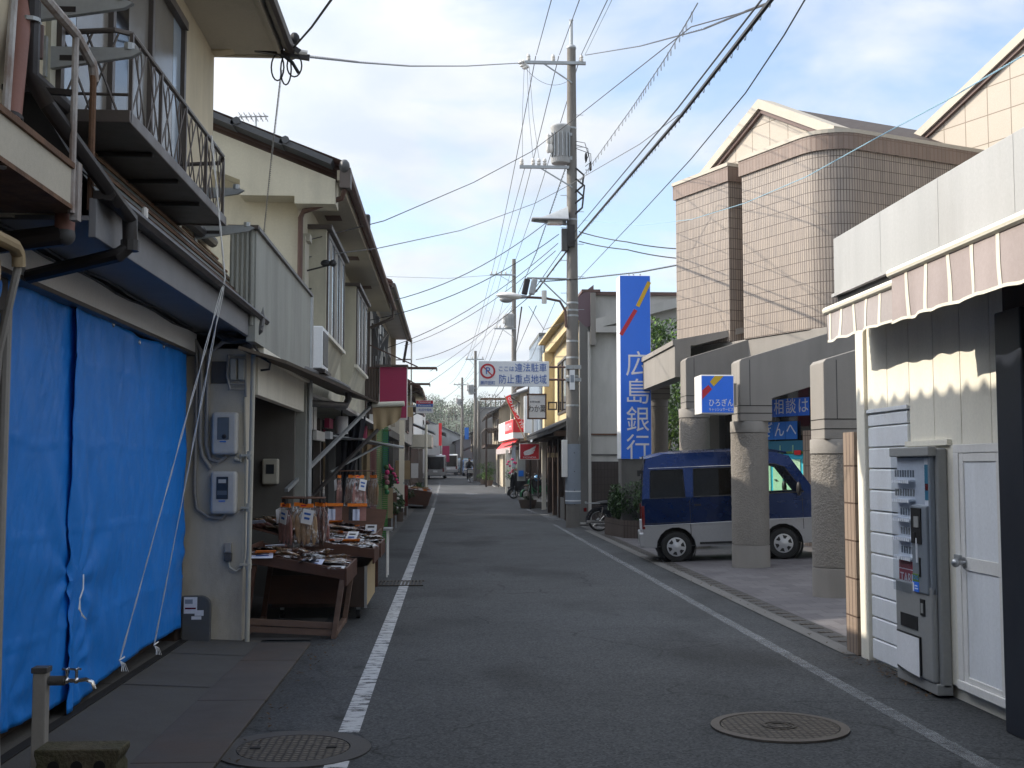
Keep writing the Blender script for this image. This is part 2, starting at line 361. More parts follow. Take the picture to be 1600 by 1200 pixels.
mat('cloth_blue', (.02, .06, .15), .8, var=.2, bump=.1)
mat('car_blue', (.10, .24, .34), .3, var=.05, bump=0, coat=.4)
mat('car_white', (.62, .63, .63), .3, var=.05, bump=0, coat=.4)
mat('corrugated', (.40, .46, .52), .45, var=.12, sc=.8, streak=.2, metal=.2, bump=.05)
mat('corrugated_brown', (.10, .075, .06), .6, var=.25, sc=2, streak=.3, bump=.05)
mat('purple_roof', (.13, .085, .10), .6, var=.15, sc=1.5, bump=.1)
mat('light_canopy', (.34, .385, .45), .6, var=.1, bump=.05)
mat('beige_wall', (.44, .38, .29), .9, var=.15, sc=.5, streak=.2, ssc=2, bump=.2, stain=(.22, .19, .15), stainamt=.4)
mat('blockwork', (.26, .25, .235), .9, var=.25, sc=1, bump=.3, streak=.1)
mat('iron_rim', (.11, .095, .08), .7, var=.3, sc=6, metal=.2, bump=.3, bsc=60)
mat('iron_lid', (.085, .072, .058), .7, var=.3, sc=8, metal=.3, bump=.3, bsc=60)
mat('moss_brick', (.085, .072, .045), .95, var=.4, sc=5, bump=.8, bsc=30, bd=.03, stain=(.05, .055, .022), stainamt=.8, stsc=4)
mat('green_plastic', (.03, .18, .07), .4, var=.1, bump=0)
mat('helmet_blue', (.12, .30, .55), .15, var=.05, bump=0, coat=.8)
grid_mat('bank_tile', (.315, .266, .222), (.20, .165, .155), .0625, .235, .007, rough=.5, var=.13, bump=.6, col2=(.81, .82, .85))
grid_mat('bank_tile_dark', (.21, .155, .125), (.75, .68, .64), .11, .6, .011, rough=.5, bump=.6)
grid_mat('tile_wall_dark', (.055, .043, .038), (.45, .43, .42), .10, .22, .008, rough=.5, bump=.6)
grid_mat('planter_brick', (.085, .064, .054), (.4, .38, .36), .10, .30, .01, rough=.8, bump=.6)
grid_mat('pillar_tile', (.27, .21, .165), (.3, .25, .23), .085, .33, .008, rough=.55, bump=.6)
grid_mat('paving', (.125, .12, .125), (.55, .53, .52), .30, .30, .006, off=.5, rough=.75, var=.2, bump=.4, col2=(.72, .70, .72), uv=False)
grid_mat('panel_wall', (.42, .37, .31), (.45, .42, .38), .62, .62, .012, rough=.7, var=.06, bump=.4, col2=(.95, .95, .95))
grid_mat('slate_roof', (.085, .065, .055), (.4, .4, .4), .3, .14, .012, off=.5, rough=.7, bump=.7)
# fish and bag speckle, worn road paint, manhole pattern
def worn_paint():
    m = mat('line_paint', (.44, .455, .47), .75, var=.12, sc=2, fine=.2, fsc=90, bump=.3, bsc=150); N = m.node_tree.nodes; L = m.node_tree.links
    n = N.new('ShaderNodeTexNoise'); n.inputs['Scale'].default_value = 9; n.inputs['Detail'].default_value = 8; n.inputs['Roughness'].default_value = .75
    g = N.new('ShaderNodeNewGeometry'); v = N.new('ShaderNodeVectorMath'); v.operation = 'MULTIPLY'; v.inputs[1].default_value = (.5, 1.5, 1); L.new(g.outputs['Position'], v.inputs[0]); L.new(v.outputs[0], n.inputs['Vector'])
    r = N.new('ShaderNodeMapRange'); r.inputs[1].default_value = .42; r.inputs[2].default_value = .50; r.inputs[3].default_value = .10; L.new(n.outputs[0], r.inputs[0])
    L.new(r.outputs[0], N['Principled BSDF'].inputs['Alpha'])
    m2 = m.copy(); m2.name = 'line_paint_faded'; MATS['line_paint_faded'] = m2
    for q in m2.node_tree.nodes:
        if q.type == 'MAP_RANGE': q.inputs[1].default_value = .40; q.inputs[2].default_value = .70; q.inputs[3].default_value = .05; q.inputs[4].default_value = .55
worn_paint()
def lid_pattern():
    m = MATS['iron_lid']; N = m.node_tree.nodes; L = m.node_tree.links
    t = N.new('ShaderNodeTexVoronoi'); t.inputs['Scale'].default_value = 22; t.distance = 'CHEBYCHEV'; t.inputs['Randomness'].default_value = .15
    L.new(N.new('ShaderNodeNewGeometry').outputs['Position'], t.inputs['Vector'])
    bp = N['Bump']; bp.inputs['Strength'].default_value = 1; bp.inputs['Distance'].default_value = .012; L.new(t.outputs['Distance'], bp.inputs['Height']); b = N['Principled BSDF']; src = b.inputs['Base Color'].links[0].from_socket; r = N.new('ShaderNodeMapRange'); r.inputs[1].default_value = .1; r.inputs[2].default_value = .45; r.inputs[3].default_value = 1.7; r.inputs[4].default_value = .4; L.new(t.outputs['Distance'], r.inputs[0]); s = N.new('ShaderNodeVectorMath'); s.operation = 'SCALE'; L.new(src, s.inputs[0]); L.new(r.outputs[0], s.inputs['Scale']); L.new(s.outputs[0], b.inputs['Base Color'])
lid_pattern()
def patch_asphalt():
    """damp, darker patches and a faint worn track in the road surface"""
    m = MATS['asphalt']; N = m.node_tree.nodes; L = m.node_tree.links; b = N['Principled BSDF']; src = b.inputs['Base Color'].links[0].from_socket
    g = N.new('ShaderNodeNewGeometry'); v = N.new('ShaderNodeVectorMath'); v.operation = 'MULTIPLY'; v.inputs[1].default_value = (.55, .28, 1); L.new(g.outputs['Position'], v.inputs[0])
    n = N.new('ShaderNodeTexNoise'); n.inputs['Scale'].default_value = 1.1; n.inputs['Detail'].default_value = 5; L.new(v.outputs[0], n.inputs['Vector'])
    r = N.new('ShaderNodeMapRange'); r.inputs[1].default_value = .52; r.inputs[2].default_value = .66; r.inputs[3].default_value = 1.15; r.inputs[4].default_value = .58; L.new(n.outputs[0], r.inputs[0])
    s = N.new('ShaderNodeVectorMath'); s.operation = 'SCALE'; L.new(src, s.inputs[0]); L.new(r.outputs[0], s.inputs['Scale'])
    # pale stone chips
    w = N.new('ShaderNodeTexVoronoi'); w.inputs['Scale'].default_value = 70; L.new(g.outputs['Position'], w.inputs['Vector'])
    r2 = N.new('ShaderNodeMapRange'); r2.inputs[1].default_value = .0; r2.inputs[2].default_value = 1; r2.inputs[3].default_value = .35; r2.inputs[4].default_value = 1.75; L.new(w.outputs['Color'], r2.inputs[0])
    s2 = N.new('ShaderNodeVectorMath'); s2.operation = 'SCALE'; L.new(s.outputs[0], s2.inputs[0]); L.new(r2.outputs[0], s2.inputs['Scale'])
    def mr(src_, a, c, lo, hi):
        q = N.new('ShaderNodeMapRange'); q.inputs[1].default_value = a; q.inputs[2].default_value = c; q.inputs[3].default_value = lo; q.inputs[4].default_value = hi; L.new(src_, q.inputs[0]); return q.outputs[0]
    def mu(p, q):
        n_ = N.new('ShaderNodeMath'); n_.operation = 'MULTIPLY'; L.new(p, n_.inputs[0]); L.new(q, n_.inputs[1]); return n_.outputs[0]
    nd = N.new('ShaderNodeTexNoise'); nd.inputs['Scale'].default_value = 2.2; nd.inputs['Detail'].default_value = 5; L.new(g.outputs['Position'], nd.inputs['Vector'])
    ad = N.new('ShaderNodeVectorMath'); ad.operation = 'MULTIPLY_ADD'; ad.inputs[1].default_value = (.5, .5, 0); L.new(nd.outputs['Color'], ad.inputs[0]); L.new(g.outputs['Position'], ad.inputs[2])
    ck = N.new('ShaderNodeTexVoronoi'); ck.feature = 'DISTANCE_TO_EDGE'; ck.inputs['Scale'].default_value = .42; L.new(ad.outputs[0], ck.inputs['Vector'])
    gate = N.new('ShaderNodeTexNoise'); gate.inputs['Scale'].default_value = .5; gate.inputs['Detail'].default_value = 2; L.new(g.outputs['Position'], gate.inputs['Vector'])
    gm = mr(gate.outputs[0], .46, .56, 0, 1); cl_ = mr(ck.outputs['Distance'], .0015, .006, 1, 0); cr = mr(mu(gm, cl_), 0, 1, 1, .45)
    oil = N.new('ShaderNodeTexNoise'); oil.inputs['Scale'].default_value = 3.1; oil.inputs['Detail'].default_value = 3; L.new(g.outputs['Position'], oil.inputs['Vector']); oi = mr(oil.outputs[0], .66, .74, 1, .6)
    sx = N.new('ShaderNodeSeparateXYZ'); L.new(ad.outputs[0], sx.inputs[0]); ed = mu(mr(sx.outputs[0], -1.3, -.6, .62, 1), mr(sx.outputs[0], 3.3, 3.75, 1, .66))
    s3 = N.new('ShaderNodeVectorMath'); s3.operation = 'SCALE'; L.new(s2.outputs[0], s3.inputs[0]); L.new(mu(mu(cr, oi), ed), s3.inputs['Scale'])
    L.new(s3.outputs[0], b.inputs['Base Color'])
patch_asphalt()
# ---------------------------------------------------------------- sky, sun
SUN_EL = radians(34); SUN_AH = radians(12)
sd = V((-cos(SUN_EL)*cos(SUN_AH), cos(SUN_EL)*sin(SUN_AH), sin(SUN_EL)))
sl = bpy.data.lights.new('sun', 'SUN'); sl.energy = 3.9; sl.angle = radians(.53); sl.color = (1, .90, .76)
so = bpy.data.objects.new('sun', sl); COL.objects.link(so); so.rotation_euler = sd.to_track_quat('Z', 'Y').to_euler(); so.location = sd*60
w = bpy.data.worlds.new('World'); S.world = w; w.use_nodes = True; N = w.node_tree.nodes; L = w.node_tree.links
bg = N['Background']; sk = N.new('ShaderNodeTexSky'); sk.sky_type = 'NISHITA'; sk.sun_disc = False; sk.sun_elevation = SUN_EL
sk.sun_rotation = math.atan2(sd.x, sd.y); sk.air_density = 1; sk.dust_density = 1.2; sk.ozone_density = 1.5
tc = N.new('ShaderNodeTexCoord')
sp = N.new('ShaderNodeSeparateXYZ'); L.new(tc.outputs['Generated'], sp.inputs[0])
def wm(op, a, b):
    n = N.new('ShaderNodeMath'); n.operation = op
    for i, q in enumerate((a, b)):
        if isinstance(q, (int, float)): n.inputs[i].default_value = q
        else: L.new(q, n.inputs[i])
    return n.outputs[0]
den = wm('ADD', wm('MAXIMUM', sp.outputs[2], 0), .22)
cb = N.new('ShaderNodeCombineXYZ'); L.new(wm('DIVIDE', sp.outputs[0], den), cb.inputs[0]); L.new(wm('DIVIDE', sp.outputs[1], den), cb.inputs[1]); cb.inputs[2].default_value = 4.3
def cn(scale, det, dist=0):
    n = N.new('ShaderNodeTexNoise'); n.inputs['Scale'].default_value = scale; n.inputs['Detail'].default_value = det; n.inputs['Roughness'].default_value = .52; n.inputs['Distortion'].default_value = dist
    L.new(cb.outputs[0], n.inputs['Vector']); return n.outputs[0]
cover = N.new('ShaderNodeMapRange'); L.new(cn(1.9, 7, .25), cover.inputs[0]); cover.inputs[1].default_value = .39; cover.inputs[2].default_value = .555; cover.inputs[3].default_value = .12; cover.inputs[4].default_value = .96
shade = N.new('ShaderNodeMapRange'); L.new(cn(3.2, 6, .2), shade.inputs[0]); shade.inputs[1].default_value = .35; shade.inputs[2].default_value = .65
cc = N.new('ShaderNodeMix'); cc.data_type = 'RGBA'; L.new(shade.outputs[0], cc.inputs[0]); cc.inputs[6].default_value = (3.5, 3.85, 4.35, 1); cc.inputs[7].default_value = (4.75, 4.8, 4.9, 1)
skb = N.new('ShaderNodeVectorMath'); skb.operation = 'SCALE'; L.new(sk.outputs[0], skb.inputs[0]); skb.inputs['Scale'].default_value = 1.25
mx = N.new('ShaderNodeMix'); mx.data_type = 'RGBA'; L.new(cover.outputs[0], mx.inputs[0]); L.new(skb.outputs[0], mx.inputs[6])
dt = N.new('ShaderNodeVectorMath'); dt.operation = 'DOT_PRODUCT'; L.new(tc.outputs['Generated'], dt.inputs[0]); dt.inputs[1].default_value = sd
glow = wm('ADD', wm('MULTIPLY', wm('POWER', wm('MAXIMUM', dt.outputs['Value'], 0), 5), 5.0), wm('ADD', .93, wm('MULTIPLY', wm('POWER', wm('MAXIMUM', sp.outputs[2], 0), 2), .7)))
cs = N.new('ShaderNodeVectorMath'); cs.operation = 'SCALE'; L.new(cc.outputs[2], cs.inputs[0]); L.new(glow, cs.inputs['Scale']); L.new(cs.outputs[0], mx.inputs[7])
L.new(mx.outputs[2], bg.inputs[0]); bg.inputs[1].default_value = .15
vs = S.view_settings; vs.view_transform = 'Standard'; vs.look = 'None'; vs.exposure = .56; vs.gamma = 1
S.render.engine = 'CYCLES'; S.cycles.max_bounces = 8; S.cycles.transparent_max_bounces = 24
# ---------------------------------------------------------------- ground, road, lines
YS = [-40, -12, -4, 0, 2, 4, 6, 8, 10, 12, 14, 17, 20, 24, 28, 33, 38, 45, 55, 65, 80, 100, 120, 150]
b = B()
for y0, y1 in zip([-60]+YS[1:]+[], YS[1:]+[400]):
    b.quad((-220, y0, zr(y0)-.03), (220, y0, zr(y0)-.03), (220, y1, zr(y1)-.03), (-220, y1, zr(y1)-.03), 'cement_dark')
struct(b.build('ground'))
b = B()
for y0, y1 in zip(YS, YS[1:]):
    b.quad((-1.9, y0, zr(y0)), (3.62, y0, zr(y0)), (3.62, y1, zr(y1)), (-1.9, y1, zr(y1)), 'asphalt')
struct(b.build('road'))
def stripe(x0, x1, ya, yb, k, name, h=.005):
    b = B(); ys = [ya]+[y for y in YS if ya < y < yb]+[yb]
    for y0, y1 in zip(ys, ys[1:]): b.quad((x0, y0, zr(y0)+h), (x1, y0, zr(y0)+h), (x1, y1, zr(y1)+h), (x0, y1, zr(y1)+h), k)
    return struct(b.build(name))
stripe(-.68, -.55, 2, 6.72, 'line_paint', 'road_marking'); stripe(-.68, -.55, 7.42, 46, 'line_paint', 'road_marking'); stripe(-.69, -.57, 46, 92, 'line_paint_faded', 'road_marking')
stripe(2.90, 3.015, 3, 33, 'line_paint_faded', 'road_marking'); stripe(2.9, 3.04, 41, 52, 'line_paint_faded', 'road_marking'); stripe(2.8, 2.94, 74, 84, 'line_paint', 'road_marking')
b = B(); b.quad((3.08, 35.6, .006), (3.5, 35.6, .006), (3.4, 40, .006), (3.08, 40, .006), 'line_paint_faded'); struct(b.build('road_marking'))
b = B(); b.quad((.9, 60, zr(60)+.005), (1.5, 60, zr(60)+.005), (1.5, 62.5, zr(62.5)+.005), (.9, 62.5, zr(62.5)+.005), 'line_paint_faded'); struct(b.build('road_marking'))
# left footway: concrete apron, steel plates over the gutter
b = B(); b.quad((-2.75, -4, .06), (-1.75, -4, .012), (-1.75, 11.3, .012), (-2.75, 11.3, .06), 'apron')
for y in (8.9, 10.35): b.quad((-2.6, y, .056), (-1.76, y, .0165), (-1.76, y+.014, .0165), (-2.6, y+.014, .056), 'dark_room')
struct(b.build('pavement'))
b = B(); b.quad((-4, 11.3, .02), (-1.3, 11.3, .012), (-1.3, 46, .012), (-4, 46, .02), 'cement_dark'); struct(b.build('pavement'))
b = B(); b.box(-2.47, 5, .01, -2.40, 11.2, .052, 'dark_room'); struct(b.build('shutter_track_ground'))
y = 3.2
for l in (1.7, 1.75, 1.72, 1.68, 1.0):
    o = B().box(-1.74, y, .004, -1.27, y+l-.012, .026, 'rust_plate').build('gutter_plate', at=(-1.5, y, 0), bevel=.004)
    tag(o, 'brown steel plate over the gutter at the foot of the blue tarpaulins', 'drain cover', 'steel plates laid end to end over the gutter'); y += l
# right edge strip of the bank forecourt
b = B(); b.quad((3.46, 10.2, .007), (3.62, 10.2, .007), (3.62, 30, .007), (3.46, 30, .007), 'cement'); b.quad((3.62, 10.2, .007), (3.82, 10.2, .012), (3.82, 29, .012), (3.62, 29, .007), 'cement_dark')
for i in range(60): b.box(3.65, 10.3+i*.3, .008, 3.79, 10.3+i*.3+.06, .014, 'iron_lid')
struct(b.build('gutter_strip'))
b = B()
b.quad((3.82, 9, .014), (9.5, 9, zf(9.5)), (9.5, 29, zf(9.5)), (3.82, 29, .014), 'paving'); b.quad((9.5, 9, zf(9.5)), (25, 9, zf(9.5)), (25, 45, zf(9.5)), (9.5, 45, zf(9.5)), 'paving')
struct(b.build('forecourt'))
b = B(); b.quad((3.62, 33, .01), (6, 33, .01), (6, 46, .03), (3.62, 46, .03), 'cement'); b.box(3.2, 46, -.05, 6, 80, .25, 'cement'); struct(b.build('pavement'))
# manholes, grate
t = thing('manhole', 'round patterned iron manhole cover on the right side of the road', 'manhole', (2.09, 7.43, 0))
b = B(); b.lathe((2.09, 7.43, 0), [(.43, .002), (.43, .014), (.375, .016), (.372, .008)], 'iron_rim', 40); b.build('frame', t)
b = B(); b.lathe((2.09, 7.43, 0), [(.366, .006), (.366, .013), (.0001, .013)], 'iron_lid', 40)
for r in (.11, .075): b.lathe((2.09, 7.43, 0), [(r, .012), (r, .018), (r-.018, .018), (r-.018, .012)], 'iron_lid', 24)
b.build('lid', t)
t = thing('manhole', 'worn manhole in a concrete ring cutting the left white line', 'manhole', (-.9, 7.02, 0))
b = B(); b.lathe((-.9, 7.02, 0), [(.45, .002), (.45, .01), (.33, .011), (.328, .004)], 'cement_dark', 40); b.build('frame', t)
b = B(); b.lathe((-.9, 7.02, 0), [(.322, .004), (.322, .010), (.0001, .010)], 'iron_lid', 40); b.box(-1.15, 7.0, .01, -1.09, 7.04, .014, 'dark_room'); b.box(-.71, 7.0, .01, -.65, 7.04, .014, 'dark_room'); b.build('lid', t)
b = B()
for i in range(14): b.box(-1.05+i*.05, 16.35, .004, -1.025+i*.05, 16.95, .016, 'iron_lid')
b.box(-1.08, 16.3, .003, -.35, 16.35, .016, 'iron_lid'); b.box(-1.08, 16.95, .003, -.35, 17, .016, 'iron_lid')
tag(b.build('drain_grate', at=(-.7, 16.6, 0)), 'slotted iron drain grate crossing under the left white line', 'drain grate')
# ================================================================ RIGHT SIDE
# ---- white corner shop
t = thing('corner_shop', 'white corner shop with grey sign fascia and cream metal siding', 'shop', (3.6, 10, 0)); shop = t
b = B(); b.box(3.62, -8, 0, 9, 10.02, 3.3, 'ivory_wall'); b.box(3.9, -45, 0, 10, -8.02, 6.2, 'beige_wall'); b.box(-8, -55, 0, 10, -45.2, 7, 'beige_wall'); b.build('wall', t)  # beige blocks: unseen houses added behind the camera to darken reflections
b = B(); b.box(3.565, 9.90, 0, 3.64, 10.09, 3.3, 'ivory_wall'); b.build('corner_trim', t, bevel=.006)
b = B()                                           # upper flat siding, seams every 0.45 m
y = 9.895
while y > 7.30:
    b.box(3.597, max(7.30, y-.455), (1.78 if y < 9.2 else 2.12), 3.622, y-.004, 3.3, 'ivory_wall'); y -= .46
b.build('siding', t)
b = B(); z = .03                                 # horizontal boards left of the vending machine
while z < 2.09:
    zz = min(z+.172, 2.09); b.prism([(3.622, z), (3.592, z+.004), (3.592, zz-.014), (3.604, zz-.004), (3.622, zz-.002)], 'y', 9.02, 9.88, 'white_siding'); z += .178
b.box(3.58, 9.0, 2.10, 3.622, 9.89, 2.13, 'white_siding')
b.build('boarding', t)
b = B(); b.box(3.56, 8.22, 1.80, 3.622, 9.0, 1.84, 'ivory_wall'); b.box(3.585, 7.3, .1, 3.622, 9.02, 1.8, 'ivory_wall'); b.build('panel', t)
d = B(); d.box(3.555, 7.36, .10, 3.60, 8.14, .16, 'white_paint'); d.box(3.565, 8.06, .16, 3.60, 8.14, 1.74, 'white_paint'); d.box(3.565, 7.36, .16, 3.6, 7.42, 1.74, 'white_paint'); d.box(3.565, 7.36, 1.74, 3.6, 8.14, 1.80, 'white_paint')
d = d.build('door_frame', t, bevel=.004)
d = B()
for z0, z1 in ((.2, .93), (1.02, 1.68)): d.box(3.578, 7.50, z0, 3.592, 7.99, z1, 'white_siding')
for q in ((7.42, .16, 7.5, 1.74), (7.99, .16, 8.055, 1.74), (7.5, .16, 7.99, .2), (7.5, .93, 7.99, 1.02), (7.5, 1.68, 7.99, 1.74)): d.box(3.57, q[0], q[1], 3.6, q[2], q[3], 'white_paint')
d = d.build('door', t, bevel=.003)
h = B(); h.cyl((3.57, 8.0, .98), (3.53, 8.0, .98), .014, 'steel'); h.sph((3.505, 8.0, .98), .03, 'steel'); h.cyl((3.57, 8.0, .98), (3.563, 8.0, .98), .04, 'steel'); h.box(3.55, 8.04, 1.0, 3.566, 8.13, 1.03, 'galv'); h.build('handle', d)
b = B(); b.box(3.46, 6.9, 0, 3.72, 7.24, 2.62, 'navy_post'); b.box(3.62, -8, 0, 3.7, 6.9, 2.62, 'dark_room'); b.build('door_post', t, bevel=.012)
b = B(); b.box(3.5, -8, 2.62, 3.62, 7.2, 2.86, 'dark_wood'); b.build('lintel', t)
b = B()                                           # big blank fascia board
for y0, y1 in ((9.0, 10.12), (7.9, 8.996), (6.8, 7.896), (4.5, 6.796), (-8, 4.496)): b.box(3.40, y0, 3.17, 3.60, y1, 3.66, 'fascia_white')
b.build('fascia', t, bevel=.004)
b = B(); b.box(3.38, -8, 3.14, 3.62, 10.14, 3.168, 'fascia_white'); b.box(3.42, -8, 3.0, 3.62, 10.1, 3.138, 'black_paint'); b.build('eave_trim', t)
b = B(); b.box(3.62, -8, 3.3, 9, 10.05, 3.6, 'cement'); b.build('roof', t)
def awning(name, label, x0, x1, y0, y1, zt, zb, fab, k, slat):
    t = thing(name, label, 'awning', (x0, y0, zt))
    b = B(); n = int((y1-y0)/.04)
    def fn(u, v):
        y = y0+u*(y1-y0); z = zt-.05-v*(zt-.05-zb)+.012*v*abs(sin(y*pi/.36)); x = x0+.05*v*0+.014*sin(y*8.3+1)*v+.008*sin(y*21)*v
        return (x, y, z)
    b.grid(fn, n, 6, fab); o = b.build('valance', t)
    s_ = B(); y = y0+.18
    while y < y1-.05:
        yy = y
        def fs(u, v, yy=yy):
            p = fn((yy-y0+(u-.5)*.045)/(y1-y0), v); return (p[0]-.004, yy+(u-.5)*.045+.01*sin(v*4+yy*5)*v, p[2])
        s_.grid(fs, 2, 6, 'awning_stripe'); y += slat
    s_.grid(lambda u, v: (fn(u, 1)[0]-.004, fn(u, 1)[1], fn(u, 1)[2]-.004+.02*v), n, 1, 'awning_stripe')
    s_.build('stripes', o)
    b = B(); b.cyl((x0, y0-.02, zt-.02), (x0, y1+.02, zt-.02), .032, 'awning_stripe', n=10); b.build('front_bar', t)
    b = B(); b.slab((x0, y0, zt+.0), (x0, y1, zt+.0), (x1, y1, zt+.07), (x1, y0, zt+.07), .006, fab); b.build('canopy_cloth', t)
    for y in (y1-.004, y0): b = B(); b.grid(lambda u, v, y=y: (x0+(x1-x0)*u, y+.01*sin(u*30)*v, zt-.04+.07*u-v*(zt-.04-zb)*(1-.35*u)), 10, 5, fab); b.build('side_curtain', t)
    return t
awning('shop_awning', 'grey striped retractable awning at the far end of the white shop', 3.24, 3.5, 7.84, 9.86, 3.0, 2.70, 'awning_fabric', 0, .29)
awning('shop_awning', 'pinkish striped awning reaching out over the shop door', 3.06, 3.5, 3.5, 7.9, 3.0, 2.63, 'awning_pink', 0, .33)
# ---- cigarette vending machine
t = thing('vending_machine', 'tall slim grey vending machine with empty white racks against the shop wall', 'vending machine', (3.5, 8.65, 0))
b = B(); b.box(3.50, 8.27, .06, 3.584, 9.03, 1.78, 'vend_body'); b.box(3.455, 8.30, .10, 3.502, 8.99, .78, 'vend_body'); b.build('body', t, bevel=.018, bseg=3)
b = B(); b.box(3.44, 8.27, 1.72, 3.502, 9.02, 1.79, 'vend_body'); b.box(3.47, 8.27, .02, 3.584, 9.03, .1, 'vend_body'); b.build('frame', t, bevel=.008)
b = B(); b.box(3.445, 8.34, .72, 3.502, 8.62, 1.36, 'vend_panel'); b.box(3.46, 8.30, .72, 3.502, 8.34, 1.72, 'vend_panel'); b.build('front_panel', t, bevel=.01)
b = B(); b.box(3.437, 8.43, 1.08, 3.447, 8.61, 1.34, 'black_paint'); b.box(3.430, 8.46, 1.2, 3.438, 8.54, 1.28, 'vend_body'); b.box(3.43, 8.53, 1.1, 3.438, 8.58, 1.16, 'plastic_black'); b.build('coin_panel', t)
b = B(); b.box(3.434, 8.505, .94, 3.446, 8.52, 1.12, 'vend_white'); b.box(3.436, 8.46, .84, 3.446, 8.475, .98, 'plastic_black'); b.build('card_slot', t)
b = B(); b.box(3.490, 8.62, .86, 3.503, 8.99, 1.71, 'vend_white'); b.box(3.488, 8.32, 1.36, 3.5, 8.62, 1.71, 'vend_white'); b.build('display_back', t)
for i, z in enumerate((1.53, 1.385, 1.24, 1.095, .95)):
    b = B(); b.box(3.448, 8.64, z, 3.492, 8.985, z+.016, 'vend_white')
    for k in range(9): b.box(3.440, 8.655+k*.037, z-.012, 3.452, 8.678+k*.037, z+.012, 'vend_white')
    for k in range(6 if i > 1 else 8): b.box(3.486, 8.50 if False else 8.655+k*.05, z+.035, 3.491, 8.68+k*.05, z+.088, 'vend_body' if i % 2 else 'vend_panel')
    b.build('rack', t)
b = B(); b.box(3.484, 8.36, 1.40, 3.489, 8.45, 1.66, 'poster_teal'); b.box(3.483, 8.37, 1.47, 3.4845, 8.44, 1.52, 'lamp_red'); b.build('advert', t)
b = B(); b.box(3.478, 8.62, .70, 3.487, 8.96, .93, 'poster_red'); b.text('TARL', (3.477, 8.80, .795), (0, -1, 0), (0, 0, 1), .10, 'vend_white', depth=.002, wid=.27)
b.box(3.476, 8.64, .725, 3.478, 8.95, .731, 'vend_white'); b.box(3.476, 8.64, .865, 3.478, 8.95, .871, 'vend_white'); b.build('poster', t)
b = B(); b.box(3.441, 8.50, .80, 3.4455, 8.61, .855, 'leaf_bright'); b.text('1O:G', (3.440, 8.555, .828), (0, -1, 0), (0, 0, 1), .04, 'sign_blue', depth=.001, wid=.1); b.box(3.441, 8.50, .725, 3.4455, 8.61, .798, 'sign_blue'); b.box(3.440, 8.585, .728, 3.4415, 8.607, .79, 'paper'); b.box(3.44, 8.52, .765, 3.4415, 8.57, .772, 'paper'); b.box(3.44, 8.51, .745, 3.4415, 8.57, .752, 'paper'); b.build('sticker', t)
b = B(); b.quad((3.442, 8.99, .70), (3.442, 8.64, .70), (3.442, 8.64, 1.72), (3.442, 8.99, 1.72), 'clear_cover'); b.quad((3.442, 8.64, 1.37), (3.442, 8.35, 1.37), (3.442, 8.35, 1.72), (3.442, 8.64, 1.72), 'clear_cover'); b.build('cover_glass', t)
b = B(); b.box(3.448, 8.42, .56, 3.456, 8.5, .68, 'black_paint'); b.box(3.444, 8.44, .58, 3.449, 8.48, .65, 'vend_body'); b.build('change_slot', t)
b = B(); b.box(3.449, 8.56, .44, 3.457, 8.88, .54, 'black_paint'); b.build('delivery_slot', t)
b = B(); b.box(3.443, 8.50, .12, 3.452, 8.95, .40, 'black_paint'); b.grid(lambda u, v: (3.438-.012*sin(u*3.1)*(1-v), 8.94-.43*u, .14+.25*v-.03*u*(1-v)), 8, 6, 'paper'); b.build('notice_sheet', t)
# ---- little tiled gate wall
b = B(); x0, x1, y0, y1 = 3.56, 3.95, 10.16, 10.44
b.wall((x0, y1), (x0, y0), 0, 1.95, 'pillar_tile'); b.wall((x0, y0), (x1, y0), 0, 1.95, 'pillar_tile', .3); b.wall((x1, y0), (x1, y1), 0, 1.95, 'pillar_tile'); b.wall((x1, y1), (x0, y1), 0, 1.95, 'pillar_tile'); b.quad((x0, y0, 1.95), (x1, y0, 1.95), (x1, y1, 1.95), (x0, y1, 1.95), 'concrete')
tag(b.build('gate_pillar', at=(3.7, 10.3, 0)), 'narrow brown tiled pillar squeezed beside the white shop corner', 'pillar')
